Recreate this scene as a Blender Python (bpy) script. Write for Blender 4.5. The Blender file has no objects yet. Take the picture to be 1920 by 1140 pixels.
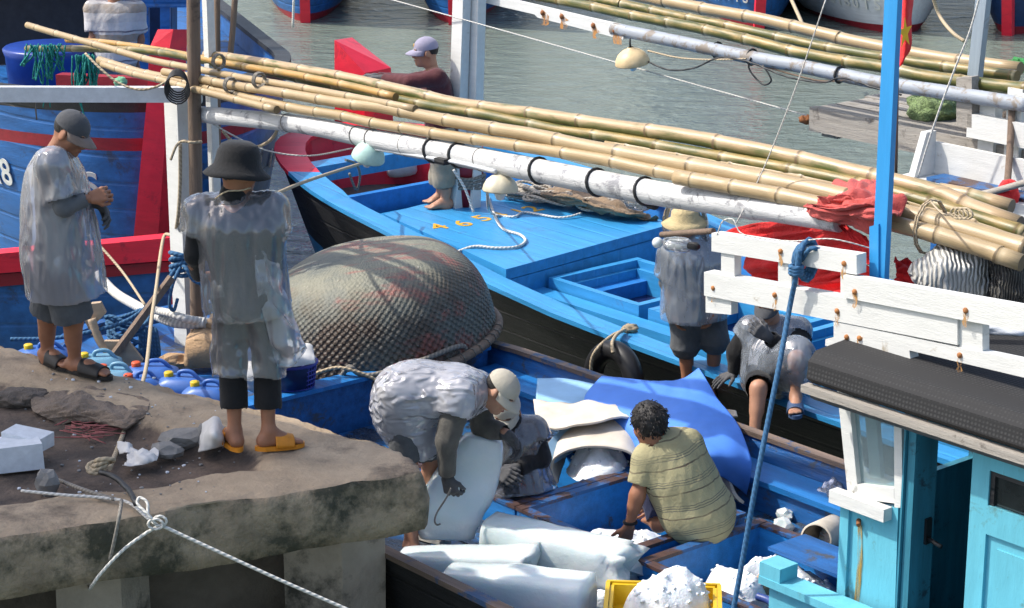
import bpy, bmesh, math, random
import numpy as np
from mathutils import Vector, Matrix, noise

random.seed(7)
SC = bpy.context.scene
COL = SC.collection
V = Vector
# ---------------------------------------------------------------- camera, sky, sun, exposure
PITCH = math.atan(1220 / 4200)
FOC = 4200.0
CAMZ = 5.7
cam = bpy.data.cameras.new("camera")
cam.sensor_width = 36.0
cam.lens = FOC / 1920 * 36
cam.clip_start = 0.1
cam.clip_end = 3000
camo = bpy.data.objects.new("camera", cam)
camo.location = (0, 0, CAMZ)
camo.rotation_euler = (math.pi / 2 - PITCH, 0, 0)
COL.objects.link(camo)
SC.camera = camo

SUN_EL = math.radians(50)
SUN_AZ = math.radians(-84)          # clockwise from +Y : the sun stands left of the view
wd = bpy.data.worlds.new("World")
SC.world = wd
wd.use_nodes = True
wn = wd.node_tree
sky = wn.nodes.new("ShaderNodeTexSky")
sky.sky_type = 'NISHITA'
sky.sun_disc = False
sky.sun_elevation = SUN_EL
sky.sun_rotation = SUN_AZ
sky.dust_density = 3.0
sky.air_density = 1.0
bgn = wn.nodes["Background"]
bgn.inputs[1].default_value = 0.15
wn.links.new(sky.outputs[0], bgn.inputs[0])
sl = bpy.data.lights.new("sun", 'SUN')
sl.energy = 2.7
sl.angle = math.radians(1.0)
sl.color = (1.0, 0.955, 0.88)
so = bpy.data.objects.new("sun", sl)
sd = V((math.sin(SUN_AZ) * math.cos(SUN_EL), math.cos(SUN_AZ) * math.cos(SUN_EL), math.sin(SUN_EL)))
so.rotation_euler = sd.to_track_quat('Z', 'Y').to_euler()
so.location = sd * 40
COL.objects.link(so)
SC.view_settings.view_transform = 'Standard'
SC.view_settings.look = 'None'
SC.view_settings.exposure = 0.88
SC.view_settings.gamma = 1.0
SC.cycles.max_bounces = 8
SC.cycles.transparent_max_bounces = 16
SC.cycles.caustics_reflective = False
SC.cycles.caustics_refractive = False

# ---------------------------------------------------------------- survey helpers: boat axes u (fore-aft) and n (across)
SN, CS = math.sin(PITCH), math.cos(PITCH)
AX = math.radians(50)
CA, SA = math.cos(AX), math.sin(AX)
UV_ = V((CA, -SA, 0))
NV_ = V((SA, CA, 0))
Z_ = V((0, 0, 1))
CAMP = V((0, 0, CAMZ))

def ray(x, y):
    a = (570 - y) / FOC
    return V(((x - 960) / FOC, CS + a * SN, -SN + a * CS))
def G(x, y, z):
    r = ray(x, y); return CAMP + r * ((z - CAMZ) / r.z)
def P(x, y, Y):
    r = ray(x, y); return CAMP + r * (Y / r.y)
def N(x, y, n):
    r = ray(x, y); return CAMP + r * (n / r.dot(NV_))
def UU(x, y, u):
    r = ray(x, y); return CAMP + r * (u / r.dot(UV_))
def B(u, n, z):
    return V((CA * u + SA * n, -SA * u + CA * n, z))
def lerp(a, b, t):
    return a + (b - a) * t

# ---------------------------------------------------------------- materials
def _nt(name):
    m = bpy.data.materials.new(name); m.use_nodes = True
    t = m.node_tree; p = t.nodes["Principled BSDF"]
    return m, t, p
def _n(t, typ, **kw):
    n = t.nodes.new(typ)
    for k, v in kw.items():
        setattr(n, k, v)
    return n
def _coords(t, scale=(1, 1, 1), boat=False, uv=False):
    c = _n(t, "ShaderNodeTexCoord")
    src = c.outputs['UV' if uv else 'Object']
    if boat:
        r = _n(t, "ShaderNodeMapping"); r.inputs['Rotation'].default_value = (0, 0, AX)
        t.links.new(src, r.inputs[0]); src = r.outputs[0]
    mp = _n(t, "ShaderNodeMapping"); mp.inputs['Scale'].default_value = scale
    t.links.new(src, mp.inputs[0])
    return mp.outputs[0]
def _noise(t, vec, scale, detail=4, rough=.6, dist=0):
    n = _n(t, "ShaderNodeTexNoise")
    n.inputs['Scale'].default_value = scale; n.inputs['Detail'].default_value = detail
    n.inputs['Roughness'].default_value = rough; n.inputs['Distortion'].default_value = dist
    t.links.new(vec, n.inputs['Vector'])
    return n.outputs[0]
def _ramp(t, f, a, b, ca=(0, 0, 0, 1), cb=(1, 1, 1, 1)):
    r = _n(t, "ShaderNodeValToRGB")
    r.color_ramp.elements[0].position = a; r.color_ramp.elements[1].position = b
    r.color_ramp.elements[0].color = ca; r.color_ramp.elements[1].color = cb
    t.links.new(f, r.inputs[0]); return r.outputs[0]
def _mix(t, fac, a, b):
    m = _n(t, "ShaderNodeMix", data_type='RGBA')
    for s, v in ((0, fac), (6, a), (7, b)):
        if hasattr(v, 'is_output'): t.links.new(v, m.inputs[s])
        else: m.inputs[s].default_value = v if s == 0 else (tuple(v) + (1,))[:4]
    return m.outputs[2]
def _bump(t, p, h, strength, dist=.01):
    b = _n(t, "ShaderNodeBump"); b.inputs['Strength'].default_value = strength; b.inputs['Distance'].default_value = dist
    t.links.new(h, b.inputs['Height']); t.links.new(b.outputs[0], p.inputs['Normal']); return b
def mul(c, k):
    return tuple(min(1, x * k) for x in c[:3])

def paint(name, col, wear=None, amt=.35, rough=.4, var=.25, stretch=(.5, 5, 5), scale=3.0, bump=.35, boat=True, spec=.5, fine=.5, planks=0):
    """painted or bare wood: streaked tone, worn patches of another colour, brushed relief"""
    m, t, p = _nt(name)
    vec = _coords(t, stretch, boat)
    vec2 = _coords(t, (1, 1, 1), boat)
    n1 = _noise(t, vec, scale, 6, .65)
    n2 = _noise(t, vec2, scale * 1.3, 8, .72, .4)
    n3 = _noise(t, vec, scale * 9, 3, .6)
    base = _mix(t, _ramp(t, n1, .3, .7), mul(col, 1 - var), mul(col, 1 + var * .7))
    if wear:
        lo = .72 - amt * .5
        f = _ramp(t, n2, lo, lo + .07)
        base = _mix(t, f, base, wear)
        f2 = _ramp(t, n3, .70 - amt * .12, .76 - amt * .1)
        mm = _n(t, "ShaderNodeMath", operation='MULTIPLY'); t.links.new(f2, mm.inputs[0]); mm.inputs[1].default_value = fine
        base = _mix(t, mm.outputs[0], base, mul(wear, .8))
    t.links.new(base, p.inputs['Base Color'])
    rr = _n(t, "ShaderNodeMapRange"); rr.inputs['To Min'].default_value = max(.05, rough - .12); rr.inputs['To Max'].default_value = min(1, rough + .25)
    t.links.new(n2, rr.inputs[0]); t.links.new(rr.outputs[0], p.inputs['Roughness'])
    p.inputs['Specular IOR Level'].default_value = spec
    h = _n(t, "ShaderNodeMath", operation='ADD'); t.links.new(n1, h.inputs[0]); t.links.new(n3, h.inputs[1])
    hh = h.outputs[0]
    if planks:
        w = _n(t, "ShaderNodeTexWave", wave_type='BANDS', bands_direction='Y' if planks > 0 else 'Z')
        w.inputs['Scale'].default_value = abs(planks); w.inputs['Distortion'].default_value = .2
        t.links.new(vec2, w.inputs[0])
        g = _ramp(t, w.outputs[1], .0, .06)
        a2 = _n(t, "ShaderNodeMath", operation='MULTIPLY_ADD'); t.links.new(g, a2.inputs[0]); a2.inputs[1].default_value = 2.0
        t.links.new(hh, a2.inputs[2]); hh = a2.outputs[0]
    _bump(t, p, hh, bump, .006)
    return m

def plain(name, col, rough=.6, var=.15, scale=10, bump=.2, bscale=60, metal=0, spec=.4, coat=0, sss=0, uv=False, stretch=(1, 1, 1), bd=.004):
    m, t, p = _nt(name)
    vec = _coords(t, stretch, uv=uv)
    n1 = _noise(t, vec, scale, 5)
    t.links.new(_mix(t, _ramp(t, n1, .3, .7), mul(col, 1 - var), mul(col, 1 + var)), p.inputs['Base Color'])
    p.inputs['Roughness'].default_value = rough; p.inputs['Metallic'].default_value = metal
    p.inputs['Specular IOR Level'].default_value = spec; p.inputs['Coat Weight'].default_value = coat
    if sss:
        p.inputs['Subsurface Weight'].default_value = sss; p.inputs['Subsurface Radius'].default_value = (.02, .01, .006)
    if bump:
        _bump(t, p, _noise(t, vec, bscale, 4), bump, bd)
    return m

def cloth(name, col, rough=.85, var=.2, weave=250, bump=.25, folds=0):
    m = plain(name, col, rough, var, 7, 0)
    t = m.node_tree; p = t.nodes["Principled BSDF"]
    vec = _coords(t)
    a = _noise(t, vec, weave, 2); b = _noise(t, vec, 22, 4, .6, 1.5)
    ad = _n(t, "ShaderNodeMath", operation='MULTIPLY_ADD'); t.links.new(b, ad.inputs[0]); ad.inputs[1].default_value = 3 + folds; t.links.new(a, ad.inputs[2])
    _bump(t, p, ad.outputs[0], bump, .008)
    p.inputs['Sheen Weight'].default_value = .1
    return m

def plastic_film(name, tint=(.86, .88, .92), opaque=.2, rough=.12, scale=8.5, st=(1.3, 1.3, .3), bump=.6):
    """thin crinkled polythene: mostly see-through, milky, with sharp glossy creases"""
    m, t, p = _nt(name)
    vec = _coords(t, st)
    nz = _n(t, "ShaderNodeTexNoise"); nz.noise_type = 'RIDGED_MULTIFRACTAL'
    for k, v in (('Scale', scale), ('Detail', 3), ('Roughness', .5), ('Distortion', 1.0)): nz.inputs[k].default_value = v
    t.links.new(vec, nz.inputs['Vector'])
    n2 = _noise(t, vec, 5, 3)
    bp_ = _n(t, "ShaderNodeBump"); bp_.inputs['Strength'].default_value = bump; bp_.inputs['Distance'].default_value = .035
    t.links.new(nz.outputs[0], bp_.inputs['Height'])
    t.nodes.remove(p)
    df = _n(t, "ShaderNodeBsdfDiffuse"); df.inputs[0].default_value = tuple(tint) + (1,); t.links.new(bp_.outputs[0], df.inputs['Normal'])
    tl = _n(t, "ShaderNodeBsdfTranslucent"); tl.inputs[0].default_value = tuple(tint) + (1,); t.links.new(bp_.outputs[0], tl.inputs['Normal'])
    m0 = _n(t, "ShaderNodeMixShader"); m0.inputs[0].default_value = .4; t.links.new(df.outputs[0], m0.inputs[1]); t.links.new(tl.outputs[0], m0.inputs[2])
    tr = _n(t, "ShaderNodeBsdfTransparent"); tr.inputs[0].default_value = (.97, .975, .98, 1)
    m1 = _n(t, "ShaderNodeMixShader")
    f = _n(t, "ShaderNodeMapRange"); f.inputs['From Min'].default_value = .3; f.inputs['From Max'].default_value = .7
    f.inputs['To Min'].default_value = opaque * .8; f.inputs['To Max'].default_value = min(1, opaque * 1.2)
    t.links.new(n2, f.inputs[0])
    ad = _n(t, "ShaderNodeMath", operation='MULTIPLY_ADD'); t.links.new(_ramp(t, nz.outputs[0], .55, 1.0), ad.inputs[0]); ad.inputs[1].default_value = .22; t.links.new(f.outputs[0], ad.inputs[2])
    t.links.new(ad.outputs[0], m1.inputs[0]); t.links.new(tr.outputs[0], m1.inputs[1]); t.links.new(m0.outputs[0], m1.inputs[2])
    gl = _n(t, "ShaderNodeBsdfGlossy"); gl.inputs['Roughness'].default_value = rough; gl.inputs[0].default_value = (.95, .95, 1, 1); t.links.new(bp_.outputs[0], gl.inputs['Normal'])
    fr = _n(t, "ShaderNodeFresnel"); fr.inputs[0].default_value = 1.5; t.links.new(bp_.outputs[0], fr.inputs['Normal'])
    fm = _n(t, "ShaderNodeMath", operation='MULTIPLY_ADD'); t.links.new(fr.outputs[0], fm.inputs[0]); fm.inputs[1].default_value = .9; fm.inputs[2].default_value = .05
    m2 = _n(t, "ShaderNodeMixShader"); t.links.new(fm.outputs[0], m2.inputs[0]); t.links.new(m1.outputs[0], m2.inputs[1]); t.links.new(gl.outputs[0], m2.inputs[2])
    t.links.new(m2.outputs[0], t.nodes["Material Output"].inputs[0])
    return m

def stain_mat(name, col, lo=.42, hi=.62, st=(30, 30, 6)):
    """a stain soaked into paint: patchy, see-through where it thins out"""
    m, t, p = _nt(name)
    nz = _noise(t, _coords(t, st), 1, 5, .65)
    p.inputs['Base Color'].default_value = tuple(col) + (1,); p.inputs['Roughness'].default_value = .8
    tr = _n(t, "ShaderNodeBsdfTransparent"); mx = _n(t, "ShaderNodeMixShader")
    t.links.new(_ramp(t, nz, lo, hi), mx.inputs[0]); t.links.new(tr.outputs[0], mx.inputs[1]); t.links.new(p.outputs[0], mx.inputs[2]); t.links.new(mx.outputs[0], t.nodes["Material Output"].inputs[0])
    return m

def bamboo_mat(name, tan, green, amt, rough=.38, under=0):
    m, t, p = _nt(name)
    c = _n(t, "ShaderNodeTexCoord"); sp = _n(t, "ShaderNodeSeparateXYZ"); t.links.new(c.outputs['UV'], sp.inputs[0])
    fr = _n(t, "ShaderNodeMath", operation='FRACT'); t.links.new(sp.outputs[1], fr.inputs[0])
    vec = _coords(t, (3, 1.2, 1), uv=True)
    n1 = _noise(t, vec, 1.4, 5, .6); n2 = _noise(t, _coords(t, (30, .8, 1), uv=True), 3, 4)
    col = _mix(t, _ramp(t, n1, .62 - amt, .78 - amt * .8), tan, green)
    if under:
        ab = _n(t, "ShaderNodeMath", operation='PINGPONG'); ab.inputs[1].default_value = .5; t.links.new(sp.outputs[0], ab.inputs[0])
        ad_ = _n(t, "ShaderNodeMath", operation='MULTIPLY_ADD'); t.links.new(n1, ad_.inputs[0]); ad_.inputs[1].default_value = .35; t.links.new(ab.outputs[0], ad_.inputs[2])
        col = _mix(t, _ramp(t, ad_.outputs[0], under, under + .12), col, green)
    col = _mix(t, _ramp(t, n2, .22, .52), mul(tan, .5), col)
    # pale band just past each node, dark line at it
    rp = _n(t, "ShaderNodeValToRGB"); cr = rp.color_ramp
    cr.elements[0].position = 0; cr.elements[0].color = (0, 0, 0, 1); cr.elements[1].position = 1; cr.elements[1].color = (0, 0, 0, 1)
    for q, vv in ((.03, 0), (.05, 1), (.12, .35), (.3, 0), (.955, 0)):
        e = cr.elements.new(q); e.color = (vv, vv, vv, 1)
    t.links.new(fr.outputs[0], rp.inputs[0])
    pk_ = _n(t, 'ShaderNodeMath', operation='MULTIPLY'); t.links.new(rp.outputs[0], pk_.inputs[0]); pk_.inputs[1].default_value = .42
    col = _mix(t, pk_.outputs[0], col, (.58, .48, .31))
    dk = _n(t, "ShaderNodeValToRGB"); cr = dk.color_ramp
    cr.elements[0].position = .0; cr.elements[0].color = (1, 1, 1, 1); cr.elements[1].position = 1; cr.elements[1].color = (1, 1, 1, 1)
    for q, vv in ((.012, 1), (.022, 0), (.982, 0), (.992, 1)):
        e = cr.elements.new(q); e.color = (vv, vv, vv, 1)
    t.links.new(fr.outputs[0], dk.inputs[0])
    col = _mix(t, dk.outputs[0], col, mul(tan, .42))
    t.links.new(col, p.inputs['Base Color'])
    p.inputs['Roughness'].default_value = rough; p.inputs['Specular IOR Level'].default_value = .45
    _bump(t, p, n2, .25, .004)
    return m

def rope_mat(name, col, pitch=40, rough=.85):
    m, t, p = _nt(name)
    vec = _coords(t, (2, pitch, 1), uv=True)
    w = _n(t, "ShaderNodeTexWave", wave_type='BANDS', bands_direction='DIAGONAL')
    w.inputs['Scale'].default_value = .5; w.inputs['Distortion'].default_value = .6
    t.links.new(vec, w.inputs[0])
    t.links.new(_mix(t, w.outputs[1], mul(col, .72), mul(col, 1.08)), p.inputs['Base Color'])
    p.inputs['Roughness'].default_value = rough
    _bump(t, p, w.outputs[1], .6, .004)
    return m

# ---------------------------------------------------------------- mesh helpers
def cr(pts, n=8, closed=False):
    pts = [V(p) for p in pts]
    if len(pts) < 3 and not closed:
        return [lerp(pts[0], pts[-1], i / n) for i in range(n + 1)]
    out = []
    m = len(pts)
    for i in range(m if closed else m - 1):
        g = (lambda k: pts[k % m]) if closed else (lambda k: pts[max(0, min(m - 1, k))])
        p0, p1, p2, p3 = g(i - 1), g(i), g(i + 1), g(i + 2)
        for j in range(n):
            s = j / n
            out.append(.5 * ((2 * p1) + (p2 - p0) * s + (2 * p0 - 5 * p1 + 4 * p2 - p3) * s * s + (3 * p1 - p0 - 3 * p2 + p3) * s ** 3))
    if not closed:
        out.append(pts[-1])
    return out

class MB:
    def __init__(s):
        s.bm = bmesh.new(); s.uv = s.bm.loops.layers.uv.new("UVMap")
    def face(s, vs, mi=0, uvs=None, smooth=False):
        try:
            f = s.bm.faces.new(vs)
        except ValueError:
            return None
        f.material_index = mi; f.smooth = smooth
        if uvs:
            for l, q in zip(f.loops, uvs): l[s.uv].uv = q
        return f
    def hexa(s, c, mi=0):
        v = [s.bm.verts.new(p) for p in c]
        for q in ((0, 3, 2, 1), (4, 5, 6, 7), (0, 1, 5, 4), (1, 2, 6, 5), (2, 3, 7, 6), (3, 0, 4, 7)):
            s.face([v[i] for i in q], mi)
        return s
    def box(s, u0, u1, n0, n1, z0, z1, mi=0):
        return s.hexa([B(u0, n0, z0), B(u1, n0, z0), B(u1, n1, z0), B(u0, n1, z0), B(u0, n0, z1), B(u1, n0, z1), B(u1, n1, z1), B(u0, n1, z1)], mi)
    def wbox(s, x0, x1, y0, y1, z0, z1, mi=0):
        return s.hexa([V((x0, y0, z0)), V((x1, y0, z0)), V((x1, y1, z0)), V((x0, y1, z0)), V((x0, y0, z1)), V((x1, y0, z1)), V((x1, y1, z1)), V((x0, y1, z1))], mi)
    def prism(s, poly, vec, mi=0):
        a = [s.bm.verts.new(p) for p in poly]; b = [s.bm.verts.new(p + vec) for p in poly]
        s.face(a, mi); s.face(b[::-1], mi)
        k = len(a)
        for i in range(k):
            s.face([a[i], b[i], b[(i + 1) % k], a[(i + 1) % k]][::-1], mi)
        return s
    def beam(s, a, b, w, h, up=Z_, mi=0):
        """bar of rectangular section from a to b"""
        d = (b - a).normalized(); r = d.cross(up).normalized(); q = r.cross(d)
        c = []
        for e in (a, b):
            c += [[e + r * (i * w / 2) + q * (j * h / 2) for i, j in ((-1, -1), (1, -1), (1, 1), (-1, 1))]]
        return s.hexa(c[0] + c[1], mi)
    def tube(s, pts, r, seg=8, cap=True, mi=0, vs=1.0, closed=False, v0=0.0):
        pts = [V(p) for p in pts]; k = len(pts)
        if not hasattr(r, '__len__'): r = [r] * k
        rings = []; nrm = None; ln = v0; vv = []
        for i, p in enumerate(pts):
            if closed: tg = pts[(i + 1) % k] - pts[i - 1]
            else: tg = pts[min(k - 1, i + 1)] - pts[max(0, i - 1)]
            if tg.length < 1e-9: tg = V((0, 0, 1))
            tg.normalize()
            if nrm is None:
                nrm = tg.orthogonal().normalized()
                if abs(tg.z) < .9: nrm = (Z_ - tg * tg.z).normalized()
            else:
                nrm = (nrm - tg * nrm.dot(tg))
                nrm = nrm.normalized() if nrm.length > 1e-6 else tg.orthogonal().normalized()
            bn = tg.cross(nrm)
            if i: ln += (p - pts[i - 1]).length * vs
            vv.append(ln)
            rings.append([s.bm.verts.new(p + (nrm * math.cos(6.28318 * j / seg) + bn * math.sin(6.28318 * j / seg)) * r[i]) for j in range(seg)])
        for i in range(k if closed else k - 1):
            a, b = rings[i], rings[(i + 1) % k]
            va = vv[i]; vb = vv[i + 1] if i + 1 < k else vv[i] + (pts[0] - pts[-1]).length * vs
            for j in range(seg):
                j2 = (j + 1) % seg
                s.face([a[j], a[j2], b[j2], b[j]], mi, [(j / seg, va), ((j + 1) / seg, va), ((j + 1) / seg, vb), (j / seg, vb)], True)
        if cap and not closed:
            s.face(rings[0][::-1], mi); s.face(rings[-1], mi)
        return s
    def lathe(s, prof, o, ax=Z_, seg=20, mi=0, ref=None, smooth=True):
        ax = V(ax).normalized(); r0 = (ref or ax.orthogonal()).normalized(); r1 = ax.cross(r0)
        rings = []
        for r, h in prof:
            if r < 1e-5: rings.append([s.bm.verts.new(o + ax * h)])
            else: rings.append([s.bm.verts.new(o + ax * h + (r0 * math.cos(6.28318 * j / seg) + r1 * math.sin(6.28318 * j / seg)) * r) for j in range(seg)])
        for i in range(len(rings) - 1):
            a, b = rings[i], rings[i + 1]
            for j in range(seg):
                j2 = (j + 1) % seg; u = (j / seg, i), ((j + 1) / seg, i), ((j + 1) / seg, i + 1), (j / seg, i + 1)
                if len(a) == 1 and len(b) == 1: continue
                if len(a) == 1: s.face([a[0], b[j2], b[j]], mi, [u[0], u[2], u[3]], smooth)
                elif len(b) == 1: s.face([a[j], a[j2], b[0]], mi, [u[0], u[1], u[2]], smooth)
                else: s.face([a[j], a[j2], b[j2], b[j]], mi, u, smooth)
        return s
    def sheet(s, rows, nu=8, nv=8, th=.006, amp=0, sc=4, seed=0, mi=0, fold=None):
        """cloth-like surface through a grid of control points"""
        R = [cr(r, nu) for r in rows]
        Cn = [cr([R[i][j] for i in range(len(R))], nv) for j in range(len(R[0]))]
        w, h = len(Cn), len(Cn[0])
        pts = [[Cn[i][j] for j in range(h)] for i in range(w)]
        nor = [[None] * h for _ in range(w)]
        for i in range(w):
            for j in range(h):
                a = pts[min(w - 1, i + 1)][j] - pts[max(0, i - 1)][j]; b = pts[i][min(h - 1, j + 1)] - pts[i][max(0, j - 1)]
                c = a.cross(b); nor[i][j] = c.normalized() if c.length > 1e-12 else Z_.copy()
        if amp:
            sv = V((seed * 3.7, seed * 1.3, seed * 7.1))
            pts = [[pts[i][j] + nor[i][j] * amp * (noise.noise(pts[i][j] * sc + sv) + .5 * noise.noise(pts[i][j] * sc * 2.3 + sv)) for j in range(h)] for i in range(w)]
        if fold:
            fu, fv, fa = fold
            def fd(i, j):
                x, y = i / w, j / h
                q = V((x * fu + .35 * noise.noise(V((x * 2, y * 2, seed))), y * fv + .35 * noise.noise(V((x * 2 + 5, y * 2, seed))), seed * 1.7))
                return fa * (1 - 2.2 * abs(noise.noise(q)) + .5 * (1 - 2 * abs(noise.noise(q * 2.1))))
            pts = [[pts[i][j] + nor[i][j] * fd(i, j) for j in range(h)] for i in range(w)]
        top = [[s.bm.verts.new(pts[i][j]) for j in range(h)] for i in range(w)]
        bot = [[s.bm.verts.new(pts[i][j] - nor[i][j] * th) for j in range(h)] for i in range(w)]
        for i in range(w - 1):
            for j in range(h - 1):
                q = ((i / w, j / h), ((i + 1) / w, j / h), ((i + 1) / w, (j + 1) / h), (i / w, (j + 1) / h))
                s.face([top[i][j], top[i + 1][j], top[i + 1][j + 1], top[i][j + 1]], mi, q, True)
                s.face([bot[i][j], bot[i][j + 1], bot[i + 1][j + 1], bot[i + 1][j]], mi, (q[0], q[3], q[2], q[1]), True)
        for i in range(w - 1):
            s.face([top[i][0], bot[i][0], bot[i + 1][0], top[i + 1][0]], mi); s.face([top[i][-1], top[i + 1][-1], bot[i + 1][-1], bot[i][-1]], mi)
        for j in range(h - 1):
            s.face([top[0][j], top[0][j + 1], bot[0][j + 1], bot[0][j]], mi); s.face([top[-1][j], bot[-1][j], bot[-1][j + 1], top[-1][j + 1]], mi)
        return s
    def blob(s, c, rad, sub=3, amp=.25, sc=2.0, seed=0, mi=0, flat=None, smooth=True):
        """lump with noise; rad is a 3-vector in world axes"""
        r = bmesh.ops.create_icosphere(s.bm, subdivisions=sub, radius=1)
        rad = V(rad); sv = V((seed * 5.1, seed * 2.3, seed * 9.7))
        for v in r['verts']:
            k = 1 + amp * (noise.noise(v.co * sc + sv) + .5 * noise.noise(v.co * sc * 2.4 + sv) + .25 * noise.noise(v.co * sc * 5 + sv))
            v.co = c + V((v.co.x * rad.x, v.co.y * rad.y, v.co.z * rad.z)) * k
            if flat is not None and v.co.z < flat: v.co.z = flat
        fs = set()
        for v in r['verts']:
            for f in v.link_faces: fs.add(f)
        for f in fs: f.material_index = mi; f.smooth = smooth
        return s
    def mesh(s, vs, fs, mi=0, smooth=True):
        bv = [s.bm.verts.new(p) for p in vs]
        for f in fs:
            s.face([bv[i] for i in f], mi, None, smooth)
        return s
    def bevel(s, w=.008, seg=1, ang=40):
        es = [e for e in s.bm.edges if len(e.link_faces) == 2 and e.calc_face_angle(0) > math.radians(ang)]
        if es:
            bmesh.ops.bevel(s.bm, geom=es, offset=w, segments=seg, affect='EDGES', clamp_overlap=True)
        return s
    def jitter(s, amp, sc=3):
        for v in s.bm.verts:
            v.co += noise.noise_vector(v.co * sc) * amp
        return s

ORG = {}
def tag(o, label=None, cat=None, group=None, kind=None):
    for k, v in (('label', label), ('category', cat), ('group', group), ('kind', kind)):
        if v: o[k] = v
    return o
def thing(name, label, cat, loc=(0, 0, 0), group=None):
    o = bpy.data.objects.new(name, None); o.empty_display_size = .1
    o.location = loc; COL.objects.link(o); ORG[o.name] = V(loc)
    return tag(o, label, cat, group)
def obj(name, mb, mats, parent=None, label=None, cat=None, group=None, kind=None, fix=True):
    bm = mb.bm
    if fix: bmesh.ops.recalc_face_normals(bm, faces=bm.faces[:])
    if parent is None:
        co = [v.co for v in bm.verts]
        org = V(((min(c.x for c in co) + max(c.x for c in co)) / 2, (min(c.y for c in co) + max(c.y for c in co)) / 2, min(c.z for c in co)))
    else:
        org = ORG[parent.name]
    for v in bm.verts: v.co -= org
    me = bpy.data.meshes.new(name); bm.to_mesh(me); bm.free()
    for m in (mats if isinstance(mats, (list, tuple)) else [mats]): me.materials.append(m)
    o = bpy.data.objects.new(name, me); COL.objects.link(o)
    if parent is None: o.location = org
    else: o.parent = parent
    ORG[o.name] = org
    return tag(o, label, cat, group, kind)
def text_mb(txt, size, org, xdir, ydir, th=.004, spacing=1.0, shear=0):
    cu = bpy.data.curves.new("lettering", 'FONT'); cu.body = txt; cu.size = size; cu.extrude = th; cu.space_character = spacing; cu.offset = size * .012; cu.shear = shear
    ob = bpy.data.objects.new("lettering_source", cu); COL.objects.link(ob)
    dg = bpy.context.evaluated_depsgraph_get()
    me = bpy.data.meshes.new_from_object(ob.evaluated_get(dg))
    x = V(xdir).normalized(); z = x.cross(V(ydir)).normalized(); y = z.cross(x)
    mb = MB(); mb.bm.from_mesh(me)
    for v in mb.bm.verts: v.co = org + x * v.co.x + y * v.co.y + z * v.co.z
    bpy.data.objects.remove(ob); bpy.data.meshes.remove(me); bpy.data.curves.remove(cu)
    return mb

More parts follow.
